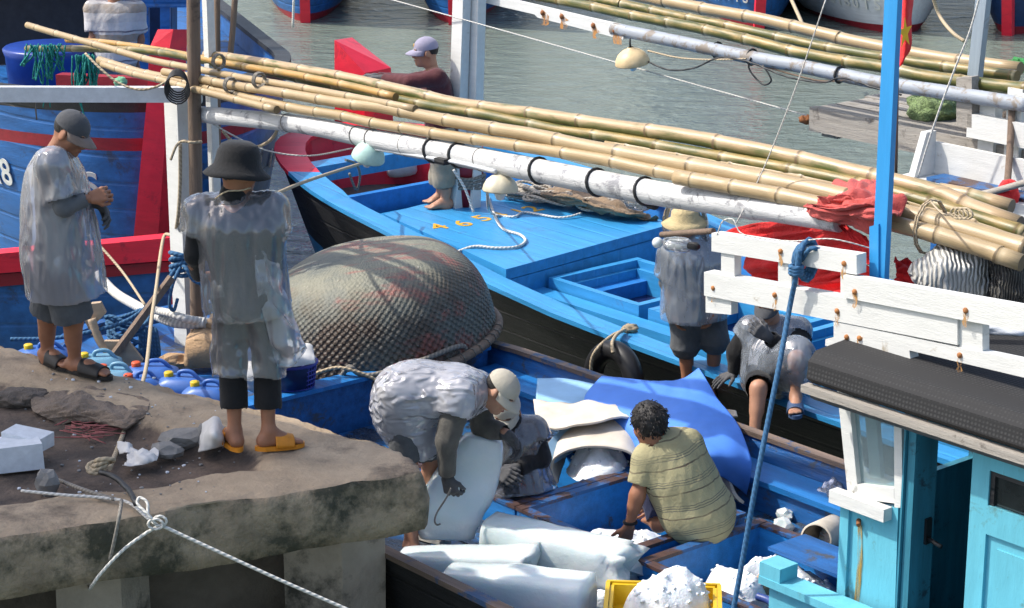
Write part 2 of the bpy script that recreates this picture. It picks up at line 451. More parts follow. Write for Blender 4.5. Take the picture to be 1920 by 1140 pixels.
# ---------------------------------------------------------------- implicit bodies: smooth union of tapered limbs, meshed as one surface
class SDF:
    def __init__(s): s.p = []; s.cuts = []
    def cap(s, a, b, ra, rb=None, k=.03, flat=False):
        s.p.append(('c', V(a), V(b), ra, ra if rb is None else rb, k, flat)); return s
    def ell(s, c, axes, rad, k=.02):
        s.p.append(('e', V(c), [V(a) for a in axes], rad, 0, k, False)); return s
    def mesh(s, h=.012):
        lo = np.array([1e9] * 3); hi = -lo
        for q in s.p:
            if q[0] == 'c': pts = (q[1], q[2]); r = max(q[3], q[4])
            else: pts = (q[1],); r = max(q[3])
            for c in pts:
                lo = np.minimum(lo, np.array(c) - r); hi = np.maximum(hi, np.array(c) + r)
        lo -= 3 * h; hi += 3 * h
        n = np.ceil((hi - lo) / h).astype(int) + 1
        F = np.full(n, .2, dtype=np.float32)
        ax = [lo[i] + h * np.arange(n[i]) for i in range(3)]
        planes = []
        for q in s.p:
            m = q[5] + 2 * h
            if q[0] == 'c':
                r = max(q[3], q[4]); pl = np.minimum(np.array(q[1]), np.array(q[2])) - r - m; ph = np.maximum(np.array(q[1]), np.array(q[2])) + r + m
            else:
                r = max(q[3]); pl = np.array(q[1]) - r - m; ph = np.array(q[1]) + r + m
            i0 = np.maximum(np.floor((pl - lo) / h).astype(int), 0); i1 = np.minimum(np.ceil((ph - lo) / h).astype(int) + 1, n)
            X, Y, Zz = np.meshgrid(ax[0][i0[0]:i1[0]], ax[1][i0[1]:i1[1]], ax[2][i0[2]:i1[2]], indexing='ij')
            if q[0] == 'c':
                a = np.array(q[1]); b = np.array(q[2]); ba = b - a; l2 = max(ba @ ba, 1e-10)
                px, py, pz = X - a[0], Y - a[1], Zz - a[2]
                tt = (px * ba[0] + py * ba[1] + pz * ba[2]) / l2
                t = np.clip(tt, 0, 1)
                d = np.sqrt((px - t * ba[0]) ** 2 + (py - t * ba[1]) ** 2 + (pz - t * ba[2]) ** 2) - (q[3] + (q[4] - q[3]) * t)
                if q[6]:
                    d = np.maximum(d, (tt - 1) * math.sqrt(l2)); planes.append((q[2], (q[2] - q[1]).normalized(), q[4]))
            else:
                c = np.array(q[1]); px, py, pz = X - c[0], Y - c[1], Zz - c[2]
                e = 0
                for a_, r_ in zip(q[2], q[3]): e = e + ((px * a_[0] + py * a_[1] + pz * a_[2]) / r_) ** 2
                e = np.sqrt(e); d = (e - 1) * min(q[3])
            S_ = F[i0[0]:i1[0], i0[1]:i1[1], i0[2]:i1[2]]
            k = q[5]
            hh = np.maximum(k - np.abs(S_ - d), 0) / k
            F[i0[0]:i1[0], i0[1]:i1[1], i0[2]:i1[2]] = np.minimum(S_, d) - hh * hh * k * .25
        for (pt, nr) in s.cuts:
            X, Y, Zz = np.meshgrid(ax[0], ax[1], ax[2], indexing='ij')
            F = np.maximum(F, (X - pt[0]) * nr[0] + (Y - pt[1]) * nr[1] + (Zz - pt[2]) * nr[2])
            planes.append((V(pt), V(nr).normalized(), 9))
        ins = F < 0
        nx, ny, nz = n
        cnt = np.zeros((nx - 1, ny - 1, nz - 1), np.float32); acc = np.zeros((nx - 1, ny - 1, nz - 1, 3), np.float32)
        for d in range(3):
            o = [i for i in range(3) if i != d]
            for e0 in (0, 1):
                for e1 in (0, 1):
                    st = [0, 0, 0]; st[o[0]] = e0; st[o[1]] = e1
                    sa = tuple(slice(st[i], st[i] + n[i] - 1) for i in range(3))
                    st[d] += 1
                    sb = tuple(slice(st[i], st[i] + n[i] - 1) for i in range(3))
                    fa, fb = F[sa], F[sb]; cx = ins[sa] != ins[sb]
                    tt = np.where(cx, fa / np.where(cx, fa - fb, 1), 0)
                    cnt += cx
                    pos = np.zeros(cx.shape + (3,), np.float32)
                    pos[..., d] = tt; pos[..., o[0]] = e0; pos[..., o[1]] = e1
                    acc += pos * cx[..., None]
        has = cnt > 0
        idx = np.full(has.shape, -1, int); ci = np.argwhere(has); idx[has] = np.arange(len(ci))
        vs = lo + h * (ci + acc[has] / cnt[has][:, None])
        fs = []
        for d in range(3):
            o = [(1, 2), (2, 0), (0, 1)][d]
            sl = [slice(0, n[i]) for i in range(3)]
            a = [slice(1, n[i] - 1) for i in range(3)]; a[d] = slice(0, n[d] - 1)
            b = [slice(1, n[i] - 1) for i in range(3)]; b[d] = slice(1, n[d])
            cx = np.argwhere(ins[tuple(a)] != ins[tuple(b)])
            if not len(cx): continue
            base = cx.copy()
            for i in range(3):
                if i != d: base[:, i] += 1
            dirn = ins[tuple(base.T)]
            qs = []
            for (e0, e1) in ((0, 0), (1, 0), (1, 1), (0, 1)):
                c = base.copy(); c[:, o[0]] -= 1 - e0; c[:, o[1]] -= 1 - e1
                qs.append(idx[tuple(c.T)])
            q = np.stack(qs, 1); q[~dirn] = q[~dirn][:, ::-1]
            fs.append(q)
        fs = np.concatenate(fs)
        if planes:
            fc = vs[fs].mean(1); kill = np.zeros(len(fs), bool)
            e1 = vs[fs[:, 2]] - vs[fs[:, 0]]; e2 = vs[fs[:, 3]] - vs[fs[:, 1]]
            nn = np.cross(e1, e2); nn /= np.maximum(np.linalg.norm(nn, axis=1), 1e-12)[:, None]
            for pt, dr, rr in planes:
                pt = np.array(pt); dr = np.array(dr); rel = fc - pt
                dd = rel @ dr; perp = np.linalg.norm(rel - dd[:, None] * dr, axis=1)
                kill |= (np.abs(dd) < h * .75) & (np.abs(nn @ dr) > .75) & (perp < rr + h)
            fs = fs[~kill]
        return vs, fs
def sdf_into(mb, sdf, h=.012, mi=0, amp=0, sc=10, seed=0, dirs=None):
    vs, fs = sdf.mesh(h)
    used = np.unique(fs); re = np.full(len(vs), -1); re[used] = np.arange(len(used))
    bv = [mb.bm.verts.new(vs[i]) for i in used]
    for f in fs:
        mb.face([bv[re[i]] for i in f], mi, None, True)
    if amp:
        mb.bm.normal_update()
        sv = V((seed * 3.1, seed * 7.7, seed * 1.9)); st = dirs or V((1, 1, .45))
        for v in bv:
            q = V((v.co.x * st.x, v.co.y * st.y, v.co.z * st.z)) * sc + sv
            a = noise.noise(q); b = 1 - abs(noise.noise(q * 2.1 + sv)) * 2
            v.co += v.normal * amp * (a * .8 + b * .45)
    return mb
# ---------------------------------------------------------------- material set
WOODW = (.16, .13, .10)
DARKW = (.035, .028, .024)
m_deckblue = paint("sky_blue_paint", (.035, .26, .54), (.05, .17, .36), .22, .3, .2, scale=2.5, bump=.35, spec=.6, planks=1.5)
m_deckblue2 = paint("sky_blue_inner_paint", (.016, .17, .50), (.05, .15, .33), .2, .4, .25, scale=2, bump=.3)
m_oldblue = paint("old_blue_paint", (.014, .105, .32), (.055, .065, .085), .36, .35, .45, scale=3.2, bump=.6, fine=.9)
m_oldblue_lite = paint("worn_bright_blue_paint", (.017, .17, .47), (.07, .07, .075), .26, .3, .3, scale=3, bump=.5, fine=.7)
m_wetdeck = paint("wet_dark_deck_boards", (.035, .045, .06), (.012, .10, .26), .46, .22, .5, stretch=(.6, 4, 4), scale=3.5, bump=.7, spec=.7)
m_wornedge = paint("worn_timber_edge", (.17, .12, .09), (.03, .07, .15), .38, .6, .4, scale=4, bump=.6)
m_brownedge = paint("dark_red_timber_edge", (.075, .04, .033), (.02, .10, .27), .5, .45, .4, scale=4, bump=.5)
m_black = paint("black_tarred_hull", (.018, .018, .019), (.075, .07, .065), .18, .5, .5, stretch=(.35, 8, 8), scale=2.5, bump=.8, fine=.9, planks=-1.7)
m_hullblue = paint("mid_blue_hull_paint", (.02, .12, .35), (.03, .06, .13), .32, .4, .35, scale=2, bump=.5, planks=-1.3)
m_navy = paint("dark_blue_hull_paint", (.012, .04, .12), (.04, .05, .06), .25, .4, .3, scale=2, bump=.4)
m_red = paint("red_paint", (.74, .020, .045), (.45, .015, .035), .3, .38, .15, scale=2, bump=.3, boat=False)
m_darkred = paint("dull_red_paint", (.26, .012, .022), (.12, .012, .018), .3, .45, .25, scale=2, bump=.3, boat=False)
m_white = paint("white_gloss_paint", (.64, .64, .61), (.40, .35, .27), .16, .45, .08, stretch=(.8, 6, 6), scale=4, bump=.35, fine=.35)
m_whiteold = paint("greyed_white_paint", (.62, .64, .66), (.35, .32, .28), .12, .5, .12, scale=4, bump=.4)
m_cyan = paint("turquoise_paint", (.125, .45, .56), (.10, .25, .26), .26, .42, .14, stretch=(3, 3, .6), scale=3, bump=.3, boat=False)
m_cyandk = paint("shaded_worn_turquoise_paint", (.035, .20, .28), (.02, .05, .07), .3, .5, .35, stretch=(4, 4, .5), scale=3, bump=.3, boat=False)  # dark copy of the turquoise: shade of jamb and cabin interior in its colour
m_polebl = paint("sky_blue_pole_paint", (.03, .27, .60), (.05, .15, .3), .05, .35, .12, stretch=(4, 4, .4), scale=3, bump=.2, boat=False)
m_greypole = paint("grey_blue_pole_paint", (.28, .34, .39), (.2, .18, .16), .25, .5, .2, stretch=(6, 6, .4), scale=3, bump=.4, boat=False)
m_greywood = paint("weathered_grey_timber", (.34, .31, .27), (.15, .13, .11), .28, .75, .25, stretch=(.5, 9, 9), scale=4, bump=.9)
m_brownpole = paint("bare_brown_pole_wood", (.20, .14, .10), (.09, .065, .05), .3, .8, .3, stretch=(9, 9, .4), scale=4, bump=1.0, boat=False)
m_boomwhite = paint("flaking_white_log", (.60, .60, .59), (.27, .27, .28), .36, .65, .14, stretch=(.35, 6, 6), scale=5, bump=.9, fine=.9)
m_greytin = paint("grey_painted_pipe", (.29, .32, .36), (.20, .17, .14), .42, .5, .15, scale=5, bump=.3)
m_concrete = plain("weathered_concrete", (.38, .29, .195), .92, .3, 3, .9, 30, bd=.012)
def _conc(m, dark, lo, hi, sc, z0=None):
    t = m.node_tree; p = t.nodes["Principled BSDF"]
    old = p.inputs['Base Color'].links[0].from_socket
    vec = _coords(t)
    a = _noise(t, vec, sc, 8, .7)
    f = _ramp(t, a, lo, hi)
    t.links.new(_mix(t, f, old, dark), p.inputs['Base Color'])
_conc(m_concrete, (.10, .075, .055), .52, .70, 2.2)
_t = m_concrete.node_tree; _p = _t.nodes["Principled BSDF"]; _at = _n(_t, "ShaderNodeAttribute"); _at.attribute_name = 'dirt'
_nz = _noise(_t, _coords(_t), 7, 6, .7); _ad = _n(_t, "ShaderNodeMath", operation='MULTIPLY_ADD'); _t.links.new(_nz, _ad.inputs[0]); _ad.inputs[1].default_value = .9; _t.links.new(_at.outputs['Fac'], _ad.inputs[2])
_d2 = _mix(_t, _ramp(_t, _noise(_t, _coords(_t), 3.5, 7, .7), .38, .62), (.16, .115, .085), (.06, .046, .037))
_t.links.new(_mix(_t, _ramp(_t, _ad.outputs[0], .72, 1.12), _p.inputs['Base Color'].links[0].from_socket, _d2), _p.inputs['Base Color'])
m_concface = plain("mossy_concrete_edge", (.27, .21, .14), .95, .35, 5, 1.0, 22, bd=.02)
_conc(m_concface, (.06, .055, .036), .47, .60, 3.2)
m_concpile = plain("stained_concrete_pile", (.34, .28, .22), .95, .25, 3, .8, 30, bd=.01)
_conc(m_concpile, (.05, .045, .035), .50, .62, 2)
m_concdark = plain("dark_concrete", (.13, .105, .08), .9, .35, 3, .9, 25, bd=.012)  # darker brown than the pile concrete
m_dirt = plain("damp_dirt", (.17, .125, .095), .9, .4, 4, 1.0, 25, bd=.02)
_conc(m_dirt, (.055, .042, .033), .45, .6, 3)
m_rubber = plain("black_rubber", (.013, .013, .014), .45, .3, 8, .2, 50)
m_matgrey = paint("dark_grey_deck_felt", (.085, .085, .085), (.05, .06, .07), .25, .85, .3, stretch=(1, 3, 3), scale=4, bump=.5)
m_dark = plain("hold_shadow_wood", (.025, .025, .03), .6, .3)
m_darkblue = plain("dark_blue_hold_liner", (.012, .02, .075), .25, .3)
m_rust = plain("rusty_iron", (.24, .09, .03), .8, .4, 30, .6, 80)
m_ironstain = plain("rust_stained_bolt", (.36, .15, .05), .8, .35, 40, .5, 80)
m_letter = plain("white_lettering", (.62, .62, .58), .6, .15, 12, .2)
m_yletter = plain("yellow_lettering", (.62, .34, .03), .5, .2, 12, .2)
m_glass_ = None
m_b_tan = bamboo_mat("dry_tan_bamboo", (.39, .285, .155), (.42, .33, .17), .05)
m_b_green = bamboo_mat("green_streaked_bamboo", (.43, .30, .165), (.085, .115, .028), .10, under=.36)
m_b_olive = bamboo_mat("olive_bamboo", (.32, .22, .075), (.065, .08, .018), .22, under=.34)
m_b_amber = bamboo_mat("amber_bamboo", (.46, .26, .075), (.26, .19, .05), .15)
m_r_tan = rope_mat("tan_rope", (.45, .36, .24))
m_r_white = rope_mat("white_rope", (.62, .60, .55))
m_r_blue = rope_mat("blue_rope", (.035, .12, .24))
m_r_green = rope_mat("green_twine", (.02, .22, .17))
m_r_grey = rope_mat("grey_rope", (.22, .20, .17))
m_r_black = rope_mat("black_cable", (.02, .02, .02), 10, .5)
m_steel = plain("scratched_steel", (.16, .155, .15), .4, .2, metal=.8)

# ---------------------------------------------------------------- water
m, t, p = _nt("harbour_water")
vec = _coords(t, (.8, 1.5, 1))
n1 = _noise(t, vec, 2.2, 5, .6, .4); n2 = _noise(t, vec, .35, 2); n3 = _noise(t, vec, 9, 3)
t.links.new(_mix(t, n2, (.13, .165, .138), (.18, .208, .18)), p.inputs['Base Color'])
p.inputs['Roughness'].default_value = .12; p.inputs['IOR'].default_value = 1.33
ad = _n(t, "ShaderNodeMath", operation='MULTIPLY_ADD'); t.links.new(n3, ad.inputs[0]); ad.inputs[1].default_value = .18; t.links.new(n1, ad.inputs[2])
_bump(t, p, ad.outputs[0], .62, .22)
m_water = m
mb = MB(); mb.prism([V((-300, -60, 0)), V((300, -60, 0)), V((300, 500, 0)), V((-300, 500, 0))], V((0, 0, -3)))
obj("water", mb, m_water, kind='structure')

# ---------------------------------------------------------------- quay
PC_N = V((-.47, 10.60, 0)); PC_F = V((-.66, 10.99, 0))
dN = V((-1.93, -.86, 0)).normalized(); dF = V((-2.40, 1.74, 0)).normalized()
def quay_pt(s, t):
    a = PC_N + dN * s; b = PC_F + dF * s * 1.15
    return lerp(a, b, t)
nNin = V((-dN.y, dN.x, 0)); nNin = nNin if nNin.y > 0 else -nNin
nFin = V((-dF.y, dF.x, 0)); nFin = nFin if nFin.y < 0 else -nFin
def quay_top(q):
    d1 = (q - PC_N).dot(nNin); d2 = (q - PC_F).dot(nFin); d3 = (-.95 - q.x)
    d = min(d1 - .42, d2 - .46, d3 - .35)
    d += .08 * noise.noise(q * 3) + .04 * noise.noise(q * 9)
    k = max(0, min(1, d / .2 + .5)); k = k * k * (3 - 2 * k)
    e_ = max(0, .10 - min(d1, d2, (-.42 - q.x) * .8 + .1)) / .10
    return 1.75 - .085 * k - .035 * e_ * e_ * max(0, .4 + 1.2 * noise.noise(q * 4.5)) + (.007 * noise.noise(q * 5)) + .005 * noise.noise(q * 17), k
quay = thing("concrete_quay", "weathered concrete quay with a mossy broken edge standing on piles, two men on it", "quay", (-2.0, 11.2, 0))
mb = MB()
ss = [i * .03 for i in range(97)] + [2.9 + i * .25 for i in range(22)]
NT = 70
top = []
for s_ in ss:
    row = []
    for j in range(NT + 1):
        q = quay_pt(s_, j / NT); z, k = quay_top(q)
        row.append((q, z, k))
    top.append(row)
dl = mb.bm.verts.layers.float.new('dirt')
vt = [[mb.bm.verts.new(V((q.x, q.y, z))) for q, z, k in r] for r in top]
for r_, v_ in zip(top, vt):
    for (q, z, k), v in zip(r_, v_): v[dl] = k
for i in range(len(ss) - 1):
    for j in range(NT):
        kk = (top[i][j][2] + top[i + 1][j + 1][2]) / 2
        mb.face([vt[i][j], vt[i + 1][j], vt[i + 1][j + 1], vt[i][j + 1]], 0, None, True)
loop = [(top[i][0][0], vt[i][0]) for i in range(len(ss) - 1, -1, -1)] + [(top[0][j][0], vt[0][j]) for j in range(1, NT + 1)] + [(top[i][NT][0], vt[i][NT]) for i in range(1, len(ss))]
prev = [v for _, v in loop]
out = []
for idx, (q, v) in enumerate(loop):
    a = loop[max(0, idx - 1)][0]; b = loop[min(len(loop) - 1, idx + 1)][0]
    d = (b - a).normalized(); o = V((d.y, -d.x, 0)); out.append(o)
rows_ = [(.018, -.008), (.03, -.035), (.036, -.10), (.038, -.17), (.036, -.24), (.034, -.315), (-.03, -.335)]
for r, (off, dz) in enumerate(rows_):
    cur = []
    for idx, (q, v) in enumerate(loop):
        nz = noise.noise(V((q.x * 4, q.y * 4, dz * 6))) * .018 + noise.noise(V((q.x * 13, q.y * 13, dz * 20))) * .012 + noise.noise(V((q.x * 30, q.y * 30, dz * 40))) * .006
        big = .05 * noise.noise(V((q.x * 1.7 + 9, q.y * 1.7, 3))) + .05 * noise.noise(V((q.x * 5, q.y * 5, dz * 4))) * (1 if q.x > -1.3 else .4)
        pp = q + out[idx] * (off + nz + big * .6); cur.append(mb.bm.verts.new(V((pp.x, pp.y, 1.75 + dz + nz * .7 + (big * .6 if r > 3 else 0)))))
    for idx in range(len(loop) - 1):
        mb.face([prev[idx], prev[idx + 1], cur[idx + 1], cur[idx]], 1 if r > 0 else 0, None, True)
    prev = cur
mb.face(prev[::-1], 1)
obj("slab", mb, [m_concrete, m_concface], quay, fix=True)
def pile(c, d1, d2, z1=1.46):
    mb = MB(); mb.prism([c + V((0, 0, -1)), c + d2 + V((0, 0, -1)), c + d1 + d2 + V((0, 0, -1)), c + d1 + V((0, 0, -1))], V((0, 0, z1 + 1)))
    bmesh.ops.subdivide_edges(mb.bm, edges=mb.bm.edges[:], cuts=5, use_grid_fill=True); mb.jitter(.012, 4)
    obj("pile", mb, m_concpile, quay)
c0 = P(640, 1060, 10.93); c0.z = 0
pile(c0, V((-.31, .04, 0)), V((.22, .2, 0)))
c1 = P(560, 1050, 11.6); c1.z = 0
pile(c1, V((-.1, .02, 0)), V((.06, .4, 0)), 1.44)
c2 = P(225, 1080, 10.35); c2.z = 0
pile(c2, V((-.30, -.10, 0)), V((.1, .25, 0)), 1.44)
c3 = P(60, 1080, 10.9); c3.z = 0
pile(c3, V((-.5, -.2, 0)), V((.1, .35, 0)), 1.44)
mb = MB()
a = PC_N + nNin * 1.0 - dN * .1; b = PC_N + nNin * 1.0 + dN * 7
mb.beam(V((a.x, a.y, .2)), V((b.x, b.y, .2)), .12, 2.45)
obj("retaining_wall", mb, m_concdark, quay)

# added unseen canopy, upper left, its outline shaped to throw shade on the quay
CZ = 6.3
off = V((sd.x, sd.y, 0)) * ((CZ - 1.75) / sd.z)
can = thing("added_shade_canopy", "open loading canopy of grey sheet metal on posts over the quay, beyond the left edge", "canopy", V((-6, 10.5, 1.75)))
def cpt(q): return V((q.x, q.y, CZ)) + off
c0_, c1_, c2_ = cpt(PC_N - dN * .12 - dF * .1), cpt(PC_F + dF * 5.2 - nFin * .12), cpt(PC_N + dN * 5.6 - nNin * .25)
mb = MB(); mb.prism([c0_, c1_, c2_], V((0, 0, .12))); obj("roof", mb, m_greytin, can)
for q in (lerp(c0_, c1_, .35), lerp(c0_, c1_, .9), lerp(c0_, c2_, .4), lerp(c0_, c2_, .9)):
    q = lerp(q, (c0_ + c1_ + c2_) / 3, .12); mb = MB(); mb.beam(V((q.x, q.y, 1.7)), V((q.x, q.y, CZ - .003)), .12, .12, UV_); obj("post", mb, m_greytin, can)

# ---------------------------------------------------------------- hull lofting
def hull(parent, bow, hv, L, beam, rail, bands, mats, rake=.5, Lb=3.0, pw=.6, flare=.6, zb=-.5, gun_w=.12, gun_h=.06, gun_mat=None, inner_mat=None, deck_z=None, deck_mat=None, fl_p=.7, bow_red=None, bow_mat=None, in_depth=None, gun_name='gunwale'):
    hv = V(hv).normalized(); sd_ = V((hv.y, -hv.x, 0))
    st = [0] + [Lb * (i / 14) ** 1.6 for i in range(1, 15)] + [Lb + (L - Lb) * i / 12 for i in range(1, 13)]
    NZ = 24
    def half(s):
        t = min(1, s / Lb); return beam / 2 * (1 - (1 - t) ** 2) ** pw
    def pt(s, zz, side, inset=0):
        r = rail(s); z = zb + (r - zb) * zz
        zf = max(0, z) / r
        t = min(1, s / Lb)
        h = max(0, half(s) * (flare + (1 - flare) * zf ** fl_p) - inset)
        x = -s + rake * zf * (1 - t) - (inset * 1.0 if s < Lb * .5 else inset * .3)
        q = bow + hv * x + sd_ * h * side; return V((q.x, q.y, z))
    mb = MB()
    for side in (-1, 1):
        g = [[mb.bm.verts.new(pt(s, j / NZ, side)) for j in range(NZ + 1)] for s in st]
        for i in range(len(st) - 1):
            for j in range(NZ):
                zf = (j + .5) / NZ; zz = (zb + (rail(st[i]) - zb) * zf) / rail(st[i])
                mi = 0
                for k, (lim, mm) in enumerate(bands(st[i]) if callable(bands) else bands):
                    if zz <= lim: mi = mm; break
                mb.face([g[i][j], g[i + 1][j], g[i + 1][j + 1], g[i][j + 1]], mi, None, True)
    # transom
    s = st[-1]
    a = [mb.bm.verts.new(pt(s, j / NZ, -1)) for j in range(NZ + 1)]; b = [mb.bm.verts.new(pt(s, j / NZ, 1)) for j in range(NZ + 1)]
    for j in range(NZ): mb.face([a[j], b[j], b[j + 1], a[j + 1]], 0)
    bmesh.ops.remove_doubles(mb.bm, verts=mb.bm.verts[:], dist=.0005)
    obj("hull", mb, mats, parent)
    # gunwale cap
    mb = MB()
    path = [(s, -1) for s in st[::-1]] + [(s, 1) for s in st[1:]]
    P1, P2 = [], []
    for s, side in path:
        o_ = pt(s, 1, side, -.025); i_ = pt(s, 1, side, gun_w)
        P1.append((o_, i_, s))
    V4 = []
    for o_, i_, s in P1:
        V4.append([mb.bm.verts.new(c) for c in (o_ + Z_ * .0, o_ + Z_ * gun_h, i_ + Z_ * gun_h, i_ + Z_ * .0)])
    for k in range(len(V4) - 1):
        mi = 1 if (bow_red and (P1[k][2] + P1[k + 1][2]) / 2 < bow_red) else 0
        for q in range(4):
            mb.face([V4[k][q], V4[k][(q + 1) % 4], V4[k + 1][(q + 1) % 4], V4[k + 1][q]], mi)
    for e in (V4[0], V4[-1]): mb.face(e)
    obj(gun_name, mb, [gun_mat or mats[0], bow_mat or m_red], parent)
    if deck_z is not None:
        mb = MB()
        dz = deck_z if callable(deck_z) else (lambda s: deck_z)
        ra = []
        for s, side in path:
            i_ = pt(s, 1, side, gun_w * .6); lo_ = pt(s, (dz(s) - zb) / (rail(s) - zb), side, .035)
            ra.append((mb.bm.verts.new(i_), mb.bm.verts.new(lo_), s))
        for k in range(len(ra) - 1):
            mi = 1 if (bow_red and (ra[k][2] + ra[k + 1][2]) / 2 < bow_red) else 0
            mb.face([ra[k][0], ra[k + 1][0], ra[k + 1][1], ra[k][1]], mi)
        obj("bulwark", mb, [inner_mat or mats[0], bow_mat or m_red], parent)
        if deck_mat:
            mb = MB()
            for k in range(len(st) - 1):
                c = []
                for s, side in ((st[k], -1), (st[k + 1], -1), (st[k + 1], 1), (st[k], 1)):
                    i_ = pt(s, (dz(s) - zb) / (rail(s) - zb), side, .034); c.append(mb.bm.verts.new(V((i_.x, i_.y, dz(s)))))
                mb.face(c)
            obj("deck", mb, deck_mat, parent)
    return pt
def boxes(name, mat, parent, *bs, bev=.008, **kw):
    mb = MB()
    for b in bs: mb.box(*b)
    if bev: mb.bevel(bev)
    return obj(name, mb, mat, parent, **kw)
def plank(name, mat, parent, pts, depth, bev=.006, **kw):
    mb = MB(); mb.prism(pts, depth)
    if bev: mb.bevel(bev)
    return obj(name, mb, mat, parent, **kw)

# ---------------------------------------------------------------- boat 1: the old blue boat being loaded with ice
ice_boat = thing("fishing_boat", "old blue fishing boat with open ice holds and turquoise wheelhouse, beside the quay", "boat", B(-9, 8.12, 0))
def rail1(s): return .98 if s < 1.2 else (1.05 if s > 2.6 else .98 + .05 * (s - 1.2))
pt1 = hull(ice_boat, B(-13.75, 8.12, 0), -UV_, 10.9, 2.92, rail1, [(.2, 1), (2, 0)], [m_black, m_navy], rake=.25, Lb=2.4, pw=.36, flare=.72,
     gun_w=.045, gun_h=.03, gun_mat=m_wornedge, inner_mat=m_oldblue, deck_z=.70, bow_red=2.0, bow_mat=m_oldblue)
fz = lambda s: (.94 + .5) / (rail1(s) + .5)
fs_ = [.12, .25, .45, .7, 1.0, 1.4, 1.8, 2.12]
mb = MB(); mb.prism([V(tuple(pt1(s, fz(s), -1, .04))[:2] + (.90,)) for s in fs_] + [V(tuple(pt1(s, fz(s), 1, .04))[:2] + (.90,)) for s in fs_[::-1]], Z_ * .05)
obj("foredeck", mb, m_oldblue, ice_boat)
boxes("breakwater", m_oldblue, ice_boat, (-11.62, -11.54, 6.80, 9.46, .70, 1.04))
boxes("breakwater_cap", m_oldblue_lite, ice_boat, (-11.66, -11.50, 6.80, 9.46, 1.043, 1.07))
# side decks with gaps between their boards
mb = MB()
bn = [6.78 + .163 * i for i in range(8)]
for i in range(len(bn) - 1):
    mb.box(-11.5, -2.95, bn[i], bn[i + 1] - .006, .66 + .004 * (i % 2), .72 + .006 * ((i * 7) % 3) / 2)
bn = [8.93 + .15 * i for i in range(5)]
for i in range(len(bn) - 1):
    mb.box(-11.5, -2.95, bn[i], bn[i + 1] - .006, .66 + .004 * (i % 2), .72 + .006 * ((i * 5) % 3) / 2)
mb.box(-11.5, -10.45, 7.93, 8.92, .66, .722); mb.box(-7.05, -2.95, 7.93, 8.92, .66, .722)
obj("deck_boards", mb, m_wetdeck, ice_boat)
holds = [(-10.35, -9.50), (-9.38, -8.55), (-8.33, -7.15)]
H0, H1 = 8.00, 8.86
for a, b in holds:
    hh = boxes("hold_coaming", m_oldblue_lite, ice_boat, (a - .05, a, H0 - .05, H1 + .05, .30, .85), (b, b + .05, H0 - .05, H1 + .05, .30, .85), (a, b, H0 - .05, H0, .30, .848), (a, b, H1, H1 + .05, .30, .848), bev=.005)
    boxes("coaming_cap", m_brownedge, hh, (a - .056, a + .006, H0 - .056, H1 + .056, .853, .875), (b - .006, b + .056, H0 - .056, H1 + .056, .853, .875), (a + .008, b - .008, H0 - .056, H0 + .006, .853, .872), (a + .008, b - .008, H1 - .006, H1 + .056, .853, .872), bev=.005)
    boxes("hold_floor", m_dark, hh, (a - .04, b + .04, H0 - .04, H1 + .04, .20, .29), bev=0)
boxes("deck_beam", m_wetdeck, ice_boat, (-9.42, -9.40, 7.9, 8.93, .66, .80), (-8.47, -8.42, 7.9, 8.93, .66, .80), bev=0)
boxes("ledge", m_oldblue_lite, ice_boat, (-11.5, -2.95, 9.24, 9.50, .90, .935))
boxes("ledge_riser", m_oldblue, ice_boat, (-11.5, -2.95, 9.27, 9.30, .70, .899), bev=0)
boxes("hatch_board", m_oldblue, ice_boat, (-8.0, -7.1, 8.58, 8.88, .885, .905))
# loose dark deck boards
for (u, n, l, w, r) in ((-8.55, 9.05, .62, .2, .2), (-8.2, 9.12, .5, .16, -.15), (-8.05, 9.28, .7, .14, .1)):
    c = B(u, n, .74 + .02 * abs(r)); mb = MB(); d = B(math.cos(r), math.sin(r), 0)
    mb.beam(c - d * l / 2, c + d * l / 2, w, .022); mb.bevel(.004)
    obj("loose_board", mb, m_wetdeck, None, {.62: "broad black wet board lying behind the squatting man in striped polo", .5: "short dark wet board beside the cardboard tube", .7: "long narrow dark board lying along the foot of the far bulwark"}[l], "board", "loose boards on the deck")

# wheelhouse
wn_ = 7.85
WN = lambda x, y, n=wn_: N(x, y, n)
house = None
mb = MB()
mb.prism([WN(1592, 945), WN(1684, 952), B(-6.46, wn_, .72), B(-6.80, wn_, .72)], NV_ * .05); mb.bevel(.004)
wall = obj("wheelhouse_wall", mb, m_cyan, ice_boat)
boxes("corner_stile", m_cyan, wall, (-6.83, -6.775, wn_ - .018, wn_ + .05, .72, 1.70))
mb = MB(); mb.tube([WN(1610, 975, wn_ - .005), WN(1610, 985, wn_ - .03)], .012, 8); obj("bolt", mb, m_rust, wall)
m_stain = stain_mat("rust_streak", (.40, .27, .07), .40, .66, (60, 60, 5))
mb = MB(); mb.prism([WN(1608, 985, wn_ - .004), WN(1616, 985, wn_ - .004), WN(1617, 1060, wn_ - .004), B(-6.715, wn_ - .004, .8), B(-6.745, wn_ - .004, .8), WN(1607, 1060, wn_ - .004)], NV_ * .002); obj("rust_streak", mb, m_stain, wall)
